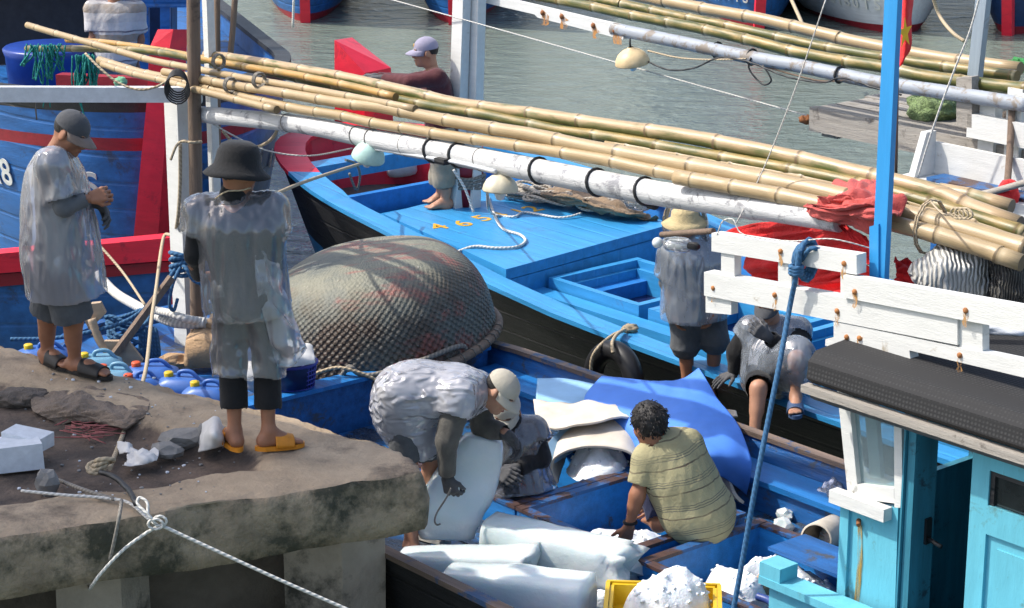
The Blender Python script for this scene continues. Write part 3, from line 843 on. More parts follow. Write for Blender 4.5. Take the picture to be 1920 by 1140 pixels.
# window of the wheelhouse
mb = MB()
mb.prism([WN(1569, 726), WN(1590, 728), WN(1608, 920), WN(1590, 932)], NV_ * .06)
mb.prism([WN(1607, 908), WN(1676, 916), WN(1677, 944), WN(1590, 932)], NV_ * .055)
mb.prism([WN(1676, 780), WN(1690, 782), WN(1692, 952), WN(1677, 952)], NV_ * .065)
mb.bevel(.005)
wf = obj("window_frame", mb, m_white, ice_boat)
boxes("sill", m_white, wf, (-6.87, -6.52, wn_ - .06, wn_ + .0, 1.705, 1.77))
mg, t, p = _nt("window_glass"); p.inputs['Base Color'].default_value = (.5, .6, .62, 1); p.inputs['Roughness'].default_value = .05
tr = _n(t, "ShaderNodeBsdfTransparent"); tr.inputs[0].default_value = (.72, .82, .82, 1)
mx = _n(t, "ShaderNodeMixShader"); mx.inputs[0].default_value = .32; t.links.new(tr.outputs[0], mx.inputs[1]); t.links.new(p.outputs[0], mx.inputs[2]); t.links.new(mx.outputs[0], t.nodes["Material Output"].inputs[0])
mb = MB(); mb.prism([WN(1588, 722, wn_ + .03), WN(1682, 740, wn_ + .03), WN(1682, 925, wn_ + .03), WN(1606, 915, wn_ + .03)], NV_ * .006); obj("pane", mb, mg, wf)
mb = MB(); mb.beam(WN(1632, 730, wn_ + .09), WN(1645, 895, wn_ + .09), .07, .03, NV_); obj("curtain", mb, m_whiteold, wf)
# door way, jamb, lintel, open door leaf
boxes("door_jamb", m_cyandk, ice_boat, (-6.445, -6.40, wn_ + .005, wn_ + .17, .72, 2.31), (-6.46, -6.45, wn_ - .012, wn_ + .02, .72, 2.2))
mb = MB(); mb.tube([B(-6.40, wn_ + .12, 1.62), B(-6.34, wn_ + .1, 1.62), B(-6.29, wn_ + .1, 1.61)], .011, 8); mb.box(-6.40, -6.385, wn_ + .10, wn_ + .14, 1.59, 1.72); obj("latch", mb, m_rubber, ice_boat)
mb = MB(); mb.prism([WN(1658, 762, wn_ - .05), WN(1925, 851, wn_ - .05), B(-4.5, wn_ - .05, 2.26), B(-4.5, wn_ - .05, 2.36), WN(1925, 800, wn_ - .05), WN(1661, 733, wn_ - .05)][::-1], NV_ * .05); mb.bevel(.006); lin = obj("lintel", mb, m_cyan, ice_boat)
mb = MB(); mb.prism([WN(1733, 757, wn_ - .053), WN(1741, 758, wn_ - .053), WN(1744, 775, wn_ - .053), WN(1738, 795, wn_ - .053)], NV_ * .002); obj("rust_streak", mb, m_stain, lin)
def du(x): return WN(x, 900).dot(UV_)
d0 = du(1829)
mb = MB()
mb.box(d0, d0 + .10, wn_ - .03, wn_ + .01, .72, 2.26); mb.box(d0 + .10, d0 + .9, wn_ - .03, wn_ + .01, 1.82, 1.96); mb.box(d0 + .10, d0 + .9, wn_ - .03, wn_ + .01, 2.13, 2.26); mb.box(d0 + .10, d0 + .9, wn_ - .012, wn_ + .008, .72, 1.82); mb.box(d0 + .9, d0 + 1.6, wn_ - .03, wn_ + .01, .72, 2.26)
mb.bevel(.006); door = obj("door", mb, m_cyan, ice_boat)
boxes("door_panel", m_cyan, door, (d0 + .16, d0 + .42, wn_ - .022, wn_ - .010, .8, 1.76), (d0 + .5, d0 + .84, wn_ - .022, wn_ - .010, .8, 1.76), bev=.01)
boxes("door_glass", plain("dark_glass", (.02, .025, .025), .08, .3, bump=0, spec=.7), door, (d0 + .09, d0 + .91, wn_ - .005, wn_ + .0, 1.95, 2.14), bev=0)
boxes("door_glass_bead", m_black, door, (d0 + .10, d0 + .125, wn_ - .02, wn_ - .006, 1.96, 2.13), (d0 + .125, d0 + .9, wn_ - .02, wn_ - .006, 2.105, 2.13), bev=0)
# interior : far wall with window, bench, front wall
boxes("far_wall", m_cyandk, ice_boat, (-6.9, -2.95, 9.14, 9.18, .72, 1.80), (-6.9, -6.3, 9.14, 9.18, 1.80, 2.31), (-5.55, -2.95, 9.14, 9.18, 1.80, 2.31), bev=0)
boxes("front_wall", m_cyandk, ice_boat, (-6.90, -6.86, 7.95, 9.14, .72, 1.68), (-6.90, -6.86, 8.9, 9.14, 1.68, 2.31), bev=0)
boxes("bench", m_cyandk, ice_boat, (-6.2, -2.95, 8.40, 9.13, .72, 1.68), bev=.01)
boxes("rear_partition", m_dark, ice_boat, (-5.4, -5.36, 7.9, 9.13, .72, 2.31), bev=0)
boxes("inner_window_frame", m_greywood, ice_boat, (-6.3, -5.55, 9.10, 9.138, 1.80, 1.84), (-5.62, -5.56, 9.10, 9.138, 1.842, 2.31), bev=0)
# roof
mr, t, p = _nt("dimpled_rubber_mat")
vec = _coords(t, (1, 1, 1), True); vo = _n(t, "ShaderNodeTexVoronoi"); vo.inputs['Scale'].default_value = 48; vo.inputs['Randomness'].default_value = .12; t.links.new(vec, vo.inputs[0])
f = _ramp(t, vo.outputs[0], .15, .45); nz = _noise(t, vec, 9, 6, .7)
t.links.new(_mix(t, f, (.035, .035, .036), (.014, .014, .015)), p.inputs['Base Color']); p.inputs['Roughness'].default_value = .85
_bump(t, p, f, .35, .004)
mb = MB()
prof = [(7.70, 2.325), (7.66, 2.36), (7.67, 2.44), (7.72, 2.485), (7.95, 2.50), (9.35, 2.50), (9.40, 2.40), (9.38, 2.325)]
mb.prism([B(-6.93, n, z) for n, z in prof], UV_ * 4.1)
for f_ in mb.bm.faces: f_.smooth = False
roof = obj("roof", mb, mr, ice_boat)
boxes("roof_trim", m_greywood, roof, (-6.95, -2.85, 7.645, 7.70, 2.285, 2.322))
mb = MB()
for i in range(2): mb.tube([B(-6.92 + .14 * j, 7.70 + .02 * i + .012 * noise.noise(V((j, i, 0))), 2.268 - .012 * i + .008 * noise.noise(V((j * 2, i, 4)))) for j in range(30)], .02, 8)
obj("foam_edging", mb, m_matgrey, roof)

m_paleRust = stain_mat('pale_rust_stain', (.50, .26, .08), .42, .62, (60, 60, 20))
# white fence on the wheelhouse roof
fn = 7.93
FN = lambda x, y, n=fn: N(x, y, n)
fence = thing("roof_rail", "white painted timber rail fence bolted on the turquoise wheelhouse roof, blue rope knotted on it", "rail", B(-7, fn, 2.47))
plank("top_rail", m_white, fence, [FN(1334, 437), FN(1606, 478), FN(1606, 515), FN(1334, 471)], NV_ * .07)
plank("middle_rail", m_white, fence, [FN(1320, 510, fn - .004), FN(1795, 598, fn - .004), FN(1795, 647, fn - .004), FN(1320, 554, fn - .004)], NV_ * .075)
plank("upper_board", m_white, fence, [FN(1581, 516, fn - .02), FN(2000, 590, fn - .02), FN(2000, 637, fn - .02), FN(1581, 558, fn - .02)], NV_ * .06)
plank("base_board", m_white, fence, [FN(1563, 602), FN(2000, 694), FN(2000, 727), FN(1705, 657), FN(1708, 683), FN(1547, 648), FN(1548, 636), FN(1563, 632)], NV_ * .06)
for (xa, ya, xb, yb) in ((1352, 466, 1377, 520), (1459, 482, 1484, 545), (1576, 500, 1590, 600), (1799, 590, 1842, 665)):
    plank("post", m_white, fence, [FN(xa, ya, fn + .012), FN(xb, ya + 3, fn + .012), FN(xb, yb + 4, fn + .012), FN(xa, yb, fn + .012)], NV_ * .05)
plank("post", m_white, fence, [FN(1323, 548, fn + .012), FN(1371, 556, fn + .012), FN(1371, 590, fn + .012), FN(1323, 586, fn + .012)], NV_ * .05)
for (x, y, n) in ((1464, 471, fn), (1583, 494, fn), (1338, 540, fn), (1453, 553, fn - .004), (1570, 583, fn - .004), (1603, 547, fn - .02), (1811, 582, fn - .02), (1800, 666, fn), (1588, 632, fn), (1612, 634, fn)):
    mb = MB(); c = N(x, y, n); mb.lathe([(.014, 0), (.014, .006), (.008, .012), (0, .014)], c, -NV_, 10)
    b = obj("bolt", mb, m_ironstain, fence)
    w = .012; mb = MB()
    q = N(x, y, n - .001)
    random.seed(int(x * 7 + y))
    pts = [q - UV_ * .006 * random.uniform(.5, 2) + Z_ * .012]
    for k in range(5): pts.append(q + UV_ * random.uniform(.004, .022) + Z_ * (-.02 * k + .008))
    pts.append(q + Z_ * -.085); 
    for k in range(4, -1, -1): pts.append(q - UV_ * random.uniform(.006, .02) + Z_ * (-.02 * k + .004))
    mb.face([mb.bm.verts.new(p_) for p_ in pts])
    obj("rust_stain", mb, m_paleRust, b)
# posts and bulwark near the wheelhouse
boxes("side_bulwark", m_cyan, ice_boat, (-7.16, -2.95, 7.70, 7.76, .72, 1.20))
boxes("side_rail", m_cyan, ice_boat, (-7.20, -2.95, 7.66, 7.80, 1.204, 1.245))
mb = MB(); mb.box(-7.20, -7.06, 7.665, 7.795, 1.245, 1.32); mb.bevel(.03, 2); obj("rail_post", mb, m_cyan, ice_boat)
MU = N(1664, 250, 8.06).dot(UV_)
mb = MB(); mb.box(MU - .040, MU + .040, 8.04, 8.075, 2.2, 4.6); mb.bevel(.006); pb = obj("mast", mb, m_polebl, ice_boat, label="sky blue square mast")
mb = MB(); mb.prism([N(1630, 425, 8.03), N(1647, 420, 8.03), N(1647, 526, 8.03), N(1630, 522, 8.03)], NV_ * .05); mb.bevel(.004); obj("cleat_board", mb, m_polebl, pb)
# fore gallows: white post, crossbar
pu = -13.25
mb = MB(); c = B(pu, 8.1, 0); mb.box(pu - .085, pu + .085, 8.1 - .075, 8.1 + .075, .95, 2.72); mb.bevel(.008)
gal = obj("gallows_post", mb, m_white, ice_boat)
mb = MB(); c2 = P(392, 60, c.y + .12); mb.beam(V((c2.x, c2.y, 2.0)), V((c2.x, c2.y, 4.0)), .06, .06, UV_); obj("upper_post", mb, m_white, gal)
mb = MB(); mb.beam(P(-60, 176, c.y - .16), P(347, 177, c.y - .16), .06, .105); mb.bevel(.008); obj("crossbar", mb, m_whiteold, gal)
mb = MB(); mb.tube([P(360, 185, c.y - .2) + NV_ * .06 * s_ for s_ in (0, 1)], .045, 12); obj("end_block", mb, m_white, gal)
mb = MB(); mb.tube(cr([P(362, -40, c.y - .2), P(364, 150, c.y - .2), P(367, 340, c.y - .2), P(369, 640, c.y - .2)], 12), [.047 + .003 * noise.noise(V((i, 3, 1))) for i in range(37)], 14, vs=1)
obj("wooden_pole", mb, m_brownpole, None, "bare brown round pole lashed upright to the white gallows post", "pole")
for xs, yb_, lab in ((((407, -10), (408, 120), (409, 330)), 0, "thin dark brown pole just right of the white gallows post"), (((441, -10), (436, 60), (430, 120)), 0, "short thin leaning brown pole over the water behind the bamboo")):
    mb = MB(); mb.tube(cr([P(x_, y_, 15.9) for x_, y_ in xs], 6), .022, 8); obj("wooden_pole", mb, m_brownpole, None, lab, "pole")

# ---------------------------------------------------------------- boat 2: sky blue deck, black hull
bow_boat = thing("fishing_boat", "black-hulled fishing boat with glossy sky blue foredeck and red bow", "boat", B(-11, 11.6, 0))
RT = [(-16.8, 1.62), (-15.5, 1.46), (-14.6, 1.35), (-14.0, 1.30), (-12.84, 1.17), (-12.5, 1.10), (-11.4, 1.03), (-10.3, 1.01), (-9, .95), (-2, .95)]
def rail2(s):
    u = -16.05 + s
    for (a, za), (b, zb_) in zip(RT, RT[1:]):
        if u <= b: return lerp(za, zb_, max(0, (u - a) / (b - a)))
    return .95
pt2 = hull(bow_boat, B(-16.05, 11.62, 0), -UV_, 12.5, 2.64, rail2, (lambda s_: [(max(.05, .34 - .1 * s_), 2), (max(.12, .62 - .14 * s_), 1), (2, 0)]), [m_black, m_deckblue, m_red], rake=.45, Lb=2.6, pw=.36, flare=.55,
     gun_w=.17, gun_h=.035, gun_mat=m_deckblue, inner_mat=m_deckblue2, deck_z=lambda s: 1.0 if s < 1.3 else .80, deck_mat=m_matgrey, fl_p=.9, bow_red=.95)
# black rubbing edge
boxes("bow_beam", m_deckblue, bow_boat, (-15.66, -15.45, 10.74, 12.5, 1.33, 1.47))
boxes("bulkhead", m_deckblue2, bow_boat, (-15.12, -15.05, 10.70, 12.54, .95, 1.27))
mb = MB(); mb.prism([B(-12.62, 10.55, .90), B(-12.80, 12.55, .90), B(-14.95, 12.55, .90), B(-14.95, 10.72, .90), B(-14.64, 10.70, .90)], Z_ * .21); obj("foredeck_base", mb, m_deckblue, bow_boat)
mb = MB(); mb.prism([B(-12.62, 10.53, 1.115), B(-12.83, 12.5, 1.115), B(-14.85, 12.5, 1.115), B(-14.62, 10.87, 1.115)], Z_ * .085); mb.bevel(.012, 2); fd = obj("foredeck", mb, m_deckblue, bow_boat)
boxes("deck_step", m_deckblue2, bow_boat, (-12.60, -12.40, 10.5, 12.6, .80, .93))
for i, (ch, x, y) in enumerate((("4", 822, 431), ("6", 868, 425), ("5", 905, 415), ("4", 938, 409), ("1", 975, 402), ("2", 1000, 397))):
    o_ = G(x, y, 1.203); o_.z = 1.2025
    obj("deck_lettering", text_mb(ch, .27, o_, NV_, -UV_, .001), m_yletter, fd)
boxes("hatch_border", m_deckblue, bow_boat, (-12.66, -6, 10.78, 10.94, .80, .98), (-12.66, -6, 11.93, 12.02, .80, .98), bev=.012)
for a in (-12.62, -11.5, -10.38, -9.26):
    b = a + 1.02; n0, n1 = 10.96, 11.9
    co_ = boxes("hatch_coaming", m_deckblue, bow_boat, (a, a + .06, n0, n1, .8, 1.06), (b - .06, b, n0, n1, .8, 1.06), (a + .06, b - .06, n0, n0 + .06, .8, 1.058), (a + .06, b - .06, n1 - .06, n1, .8, 1.058), bev=.01)
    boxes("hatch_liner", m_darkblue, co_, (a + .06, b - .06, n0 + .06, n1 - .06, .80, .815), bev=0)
    boxes("hatch_lip", m_deckblue, co_, (a + .062, a + .10, n0 + .062, n1 - .062, .815, 1.0), (b - .10, b - .062, n0 + .062, n1 - .062, .815, 1.0), (a + .102, b - .102, n0 + .062, n0 + .1, .815, 1.0), (a + .102, b - .102, n1 - .1, n1 - .062, .815, 1.0), bev=.005)
# stem head (red)
mb = MB()
sh = [P(628, 72, 21.0), P(668, 70, 21.0), P(705, 95, 21.0), P(733, 125, 21.0), P(733, 262, 21.0), P(632, 240, 21.0)]
mb.prism([P(628, 72, 20.6), P(683, 128, 20.6), P(684, 262, 20.6), P(634, 258, 20.6)], V((.05, .55, 0)))
mb2 = MB()
A_ = [V((-1.66, 20.5, 1.0)), V((-1.38, 20.35, 1.0)), V((-1.10, 20.62, 1.0)), V((-1.38, 20.95, 1.0))]
ftop = [P(627, 75, 20.5), P(684, 137, 20.3), P(733, 127, 20.55), P(660, 70, 21.0)]
mb2.hexa([A_[0], A_[1], A_[2], A_[3], ftop[0], ftop[1], ftop[2], ftop[3]]); mb2.bevel(.015, 2)
mb.bm.free()
obj("stem_head", mb2, m_red, bow_boat)
# fore posts
by = P(880, 370, 18.45).y
for (xa, xb, xt0, xt1) in ((851, 868, 858, 874), (880, 899, 884, 905)):
    a_ = P((xa + xb) / 2, 190, by); b_ = P((xt0 + xt1) / 2, -5, by)
    d_ = (b_ - a_); mb = MB(); mb.beam(a_ - d_ * 1.15, b_ + d_ * .3, .085, .135, UV_); mb.bevel(.006)
    obj("gallows_post", mb, m_white, bow_boat)
# aft: wheelhouse under a white roof platform
boxes("wheelhouse", m_hullblue, bow_boat, (-9.5, -4.5, 11.7, 12.7, .8, 2.18), bev=0)
plat = boxes("roof", m_white, bow_boat, (-9.68, -4.3, 11.5, 13.0, 2.20, 2.30))
boxes("roof_strip", m_brownedge, plat, (-9.45, -4.3, 11.56, 11.74, 2.302, 2.325))
boxes("roof_edge", m_white, plat, (-9.62, -4.3, 11.76, 11.80, 2.302, 2.52))
mb = MB(); mb.prism([B(-9.60, 11.55, 2.302), B(-9.60, 11.76, 2.302), B(-9.60, 11.76, 2.60), B(-9.60, 11.66, 2.60)], UV_ * .05); obj("corner_bracket", mb, m_white, plat)
r2 = 11.83
boxes("roof_rail", m_white, plat, (-9.35, -4.3, r2, r2 + .06, 2.58, 2.74), (-8.97, -4.3, r2, r2 + .06, 2.86, 2.93))
for q_ in ((-9.30, -9.17, 2.86), (-9.08, -8.96, 2.95), (-8.30, -8.2, 2.9)): boxes("roof_post", m_white, plat, (q_[0], q_[1], r2 + .062, r2 + .14, 2.302, q_[2]), bev=.006)
mb = MB(); q0 = N(1818, 236, r2 + .2); q1 = N(1845, -10, r2 + .2); mb.beam(q0, q1 + (q1 - q0) * .1, .09, .055, NV_); mb.bevel(.006); obj("mast", mb, m_greypole, bow_boat, label="grey blue square mast")
mb = MB(); mb.prism([N(1793, 146, r2), N(1822, 144, r2), N(1822, 240, r2), N(1793, 236, r2)], NV_ * .08); mb.bevel(.005); obj("mast_cheek", mb, m_greywood, bow_boat)

# weathered platform of heavy planks behind, reaching over the water
pier2 = thing("plank_platform", "weathered grey plank platform jutting over the water behind the blue mast", "platform", B(-10, 12.2, 2.4))
pn = 12.0
zt = N(1535, 192, pn).z
mb = MB()
e0 = N(1533, 200, pn).dot(UV_)
for i in range(5):
    mb.box(e0 + .02 * (i % 3), e0 + 4.5, pn + .17 * i, pn + .17 * i + .163, 2.47 - .01 * (i % 2), 2.54 + .004 * i)
mb.bevel(.006); obj("planks", mb, m_greywood, pier2)
boxes("edge_beam", m_greywood, pier2, (e0 - .01, e0 + 4.5, pn - .075, pn - .004, 2.37, 2.545))
boxes("cross_beam", m_greywood, pier2, (e0 + .05, e0 + .2, pn, pn + .8, 2.33, 2.46), (e0 + 1.05, e0 + 1.22, pn - .12, pn + .9, 2.22, 2.36))

# ---------------------------------------------------------------- boat at the left, bow towards the quay
lb = thing("fishing_boat", "tall blue fishing boat with red stem and white letters, bow facing the quay", "boat", (-3, 20, 0))
LH = V((.30, -.954, 0)).normalized()
LBOW = P(290, 200, 18.1); LBOW.z = 0; LBOW -= LH * .45
def rail3(s): return 2.2 - .09 * min(s, 3)
ptL = hull(lb, LBOW, LH, 9, 3.5, rail3, [(.77, 0), (.855, 1), (.935, 0), (2, 2)], [m_hullblue, m_darkred, m_black], rake=.5, Lb=3.2, pw=.62, flare=.74,
     gun_w=.12, gun_h=.05, gun_mat=m_black, inner_mat=m_hullblue, deck_z=1.7, deck_mat=m_oldblue)
mb = MB()
s0 = P(262, 470, 17.75); s1 = P(335, 470, 17.85)
def stem_ring(xa, xm, xb, y, Y):
    return [P(xa, y, Y), P(xm, y, Y - .06), P(xb, y, Y + .1), P((xa + xb) / 2 + 8, y, Y + .5)]
rr = [stem_ring(235, 285, 325, 560, 18.35), stem_ring(250, 296, 330, 450, 18.15), stem_ring(275, 315, 345, 190, 17.75), stem_ring(280, 318, 350, 90, 17.6), stem_ring(296, 325, 352, 55, 17.62)]
vv = [[mb.bm.verts.new(q) for q in r] for r in rr]
for a, b in zip(vv, vv[1:]):
    for j in range(4): mb.face([a[j], a[(j + 1) % 4], b[(j + 1) % 4], b[j]])
mb.face(vv[0]); mb.face(vv[-1]); mb.bevel(.02, 2)
obj("stem", mb, m_red, lb)
# letters on both bows
def on_hull(ptf, s, z, side, rail, zb=-.5):
    zz = (z - zb) / (rail(s) - zb); return ptf(s, zz, side, -.012)
for side, txt, s_a, ds, z0, size, sgn in ((-1, "S", .29, .3, 1.30, .34, -1), (-1, "A", 1.32, .3, 1.26, .34, -1), (-1, "8", 1.10, .3, 1.27, .34, -1), (1, "G", .62, .2, 1.36, .25, 1), (1, "S", .92, .2, 1.30, .25, 1), (1, "8", 1.32, .2, 1.18, .25, 1), (1, "9", 1.58, .2, 1.12, .25, 1)):
    side_ = None
    for cand in (-1, 1):
        q = ptL(2, .5, cand, 0)
        if (cand == -1 or True) and ((q.x < ptL(2, .5, -cand, 0).x) == (side == -1)): side_ = cand
    a_ = on_hull(ptL, s_a, z0, side_, rail3); b_ = on_hull(ptL, s_a + .25 * sgn, z0, side_, rail3); c_ = on_hull(ptL, s_a, z0 + .25, side_, rail3)
    obj("hull_lettering", text_mb(txt, size, a_, b_ - a_, c_ - a_, .004), m_letter, lb)
# deckhouse, bulwark and posts of that boat
mb = MB(); mb.beam(P(112, 155, 19.2), P(285, 163, 18.9), .12, .16); mb.bevel(.02, 2); obj("red_bulwark", mb, m_darkred, lb)
mb = MB(); mb.beam(P(110, 150, 20.4), P(250, 155, 20.4), .1, .12); obj("red_coaming", mb, m_darkred, lb)
mb = MB()
hy = 22.5
mb.prism([P(-150, -330, hy), P(172, -330, hy), P(172, 120, hy), P(-150, 120, hy)], V((0, 1.5, 0)))
obj("deckhouse", mb, m_dark, lb)
mb = MB()
for x0, x1 in ((258, 278), (300, 318)):
    mb.prism([P(x0, -330, 21.8), P(x1, -330, 21.8), P(x1, 140, 21.8), P(x0, 140, 21.8)], V((0, .1, 0)))
mb.prism([P(230, -330, 21.79), P(360, -330, 21.79), P(360, 14, 21.79), P(230, 14, 21.79)], V((0, .12, 0)))
mb.prism([P(-150, -330, 21.7), P(240, -330, 21.7), P(240, -25, 21.7), P(-150, -25, 21.7)], V((0, .12, 0)))
obj("cabin_posts", mb, m_hullblue, lb)
mb = MB(); mb.prism([P(172, -330, 23.2), P(322, -330, 23.2), P(322, 130, 23.2), P(172, 130, 23.2)], V((0, .4, 0))); obj("cabin_wall", mb, m_navy, lb)
# low blue boat with red gunwale between them
rb = thing("wooden_boat", "low blue wooden boat with thick red gunwale lying across the bow behind the anchor", "boat", (-4, 16.8, 0))
Yn = 16.55
plank("hull", m_hullblue, rb, [P(-260, 530, Yn), P(318, 498, Yn), V((-2.55, Yn, -.4)), V((-5.2, Yn, -.4))], V((.0, .75, 0)), bev=.01)
plank("gunwale", m_red, rb, [P(-260, 500, Yn - .06), P(338, 444, Yn - .06), P(338, 487, Yn - .06), P(-260, 532, Yn - .06)], V((0, .16, 0)), bev=.012)
plank("rubbing_strake", m_darkred, rb, [P(-260, 534, Yn - .03), P(336, 489, Yn - .03), P(336, 508, Yn - .03), P(-260, 560, Yn - .03)], V((0, .1, 0)), bev=.006)
plank("stem", m_red, rb, [P(318, 474, Yn - .12), P(338, 472, Yn - .12), P(338, 668, Yn - .12), P(322, 668, Yn - .12)], V((0, .25, 0)), bev=.012)
plank("stem_knee", m_darkred, rb, [P(298, 602, Yn - .2), P(320, 600, Yn - .2), P(322, 668, Yn - .2), P(302, 664, Yn - .2)], V((0, .2, 0)), bev=.008)

# ---------------------------------------------------------------- far boats, bows towards us
def far_boat(x, y, turn, beam, colr, label, red=True, txt=None, rail_h=2.0, pw=.6, flare=.45):
    o_ = G(x, y, 0)
    hv = V((math.sin(math.radians(turn)), -math.cos(math.radians(turn)), 0))
    b = thing("moored_boat", label, "boat", o_ - hv * 2, "boats moored across the water")
    rl = lambda s: rail_h - .12 * min(s, 3)
    ptf = hull(b, o_, hv, 8, beam, rl, [(.06, 1), (2, 0)], [colr, m_darkred], rake=.55, Lb=2.8, pw=pw, flare=flare, gun_w=.12, gun_h=.06, gun_mat=m_darkred, inner_mat=colr, deck_z=rail_h - .5, deck_mat=m_navy)
    if red:
        mb = MB(); a_ = o_ + V((0, 0, -.3)) + hv * .02; c_ = o_ + hv * .62 + Z_ * (rail_h + .5)
        mb.beam(a_, c_, .16, .16, hv); obj("stem", mb, m_red, b)
    for side, s_, z_, tx, size in (txt or ()):
        i_ = 1 if (ptf(2, .5, 1, 0).x < ptf(2, .5, -1, 0).x) == (side < 0) else -1
        sg = -1 if side < 0 else 1
        oh = lambda s, z: ptf(s, (z + .5) / (rl(s) + .5), i_, -.015)
        for k, ch in enumerate(tx):
            ss_ = s_ + sg * k * .15 * size / .24
            if ss_ < .1: break
            a_ = oh(ss_, z_); b_ = oh(ss_ + .1 * sg, z_); c_ = oh(ss_, z_ + .2)
            obj("hull_lettering", text_mb(ch, size, a_, b_ - a_, c_ - a_, .004), m_letter, b)
    return b
far_boat(573, 40, 4, 2.5, m_hullblue, "blue boat far across the water with a central red stem, leftmost of the far row")
far_boat(852, 44, -3, 2.6, m_hullblue, "blue boat far across the water whose stem is hidden behind the two white posts")
far_boat(1421, 52, 2, 2.9, m_hullblue, "blue boat far across the water, white letters on both sides of its red stem", txt=((-1, 1.35, .40, "PY90809TS", .24), (1, .30, .42, "PY90809TS", .24)))
far_boat(1690, 62, 8, 3.6, m_whiteold, "grey-white boat far across the water, behind the blue mast and red flag", red=False, txt=((-1, 1.5, .36, "PY90180TS", .26),), pw=.5)
far_boat(1893, 64, -28, 3.0, m_navy, "dark blue boat far across the water with bright red stem, rightmost of the far row", txt=((-1, 1.5, .42, "PY9080TS", .24),))  # dark hull colour carries the shade on this blue boat's visible side
# ---------------------------------------------------------------- people
m_skin = plain("tanned_skin", (.30, .135, .075), .5, .12, 12, .1, 90, sss=.08, spec=.35)
m_skin2 = plain("fair_skin", (.42, .22, .14), .5, .12, 12, .1, 90, sss=.08, spec=.35)
m_eye = plain("dark_eye", (.02, .012, .01), .3, .1, bump=0)
m_lip = plain("lip", (.24, .085, .06), .5, .1, bump=0)
m_hair = plain("black_hair", (.012, .010, .009), .5, .4, 60, .9, 140, spec=.4)
m_film = plastic_film("clear_plastic_film", (.80, .82, .86), .17, .16, 7, bump=.4)
m_film5 = plastic_film("shiny_plastic_film", (.86, .86, .91), .60, .10, 13, (.5, 1.2, 1.0), bump=1.0)
m_film2 = plastic_film("milky_plastic_film", (.86, .86, .91), .34, .12, 8, bump=.65)
m_film3 = plastic_film("bluish_plastic_film", (.68, .76, .86), .32, .14, 8)
m_black_cl = cloth("black_cloth", (.007, .007, .008), .9, .3)
m_grey_cl = cloth("grey_cloth", (.10, .105, .11), .9, .25)
m_olive_cl = cloth("grey_olive_sleeve_cloth", (.095, .088, .075), .9, .3)
m_short_cl = cloth("dark_grey_shorts_cloth", (.085, .09, .095), .9, .25)
m_khaki = cloth("khaki_cloth", (.27, .235, .175), .9, .2)
m_maroon = cloth("maroon_cloth", (.085, .018, .022), .85, .3)
m_navy_cl = cloth("navy_cloth", (.012, .016, .05), .85, .3)
m_cap_grey = cloth("charcoal_cap_cloth", (.06, .062, .068), .85, .2)
m_cap_beige = cloth("beige_cap_cloth", (.42, .385, .31), .85, .12)
m_cap_lilac = cloth("faded_lilac_cap_cloth", (.29, .27, .36), .85, .15)
m_glove = cloth("dark_grey_glove_knit", (.075, .075, .078), .95, .3)
m_orange = plain("orange_rubber", (.60, .22, .015), .5, .15, 20, .15)
m_blackrub = plain("black_sandal_rubber", (.016, .015, .015), .55, .2, 20, .2)
m_whiterub = plain("white_sandal_rubber", (.55, .52, .46), .5, .15, 20, .15)
m_bluerub = plain("blue_sandal_rubber", (.05, .09, .18), .5, .2, 20, .15)
def striped(name, base, bands, period, axis_rot=(0, 0, 0)):
    """knitted horizontal stripes: bands = (position 0-1, colour) steps"""
    m, t, p = _nt(name)
    c = _n(t, "ShaderNodeTexCoord"); mp = _n(t, "ShaderNodeMapping"); mp.inputs['Rotation'].default_value = axis_rot
    t.links.new(c.outputs['Object'], mp.inputs[0])
    nz = _n(t, "ShaderNodeTexNoise"); nz.inputs['Scale'].default_value = 9; t.links.new(mp.outputs[0], nz.inputs['Vector'])
    sp = _n(t, "ShaderNodeSeparateXYZ"); t.links.new(mp.outputs[0], sp.inputs[0])
    a = _n(t, "ShaderNodeMath", operation='MULTIPLY_ADD'); t.links.new(nz.outputs[0], a.inputs[0]); a.inputs[1].default_value = .035; t.links.new(sp.outputs[2], a.inputs[2])
    d = _n(t, "ShaderNodeMath", operation='DIVIDE'); t.links.new(a.outputs[0], d.inputs[0]); d.inputs[1].default_value = period
    f = _n(t, "ShaderNodeMath", operation='FRACT'); t.links.new(d.outputs[0], f.inputs[0])
    r = _n(t, "ShaderNodeValToRGB"); r.color_ramp.interpolation = 'CONSTANT'; e = r.color_ramp.elements
    e[0].position = 0; e[0].color = tuple(base) + (1,); e[1].position = .999; e[1].color = tuple(base) + (1,)
    for q, col in bands:
        x = e.new(q); x.color = tuple(col) + (1,)
    t.links.new(f.outputs[0], r.inputs[0])
    n2 = _noise(t, mp.outputs[0], 6, 4)
    t.links.new(_mix(t, _ramp(t, n2, .35, .75), r.outputs[0], mul(base, .72)), p.inputs['Base Color'])
    p.inputs['Roughness'].default_value = .88
    _bump(t, p, _noise(t, mp.outputs[0], 26, 5, .6, 1.2), .5, .012)
    return m

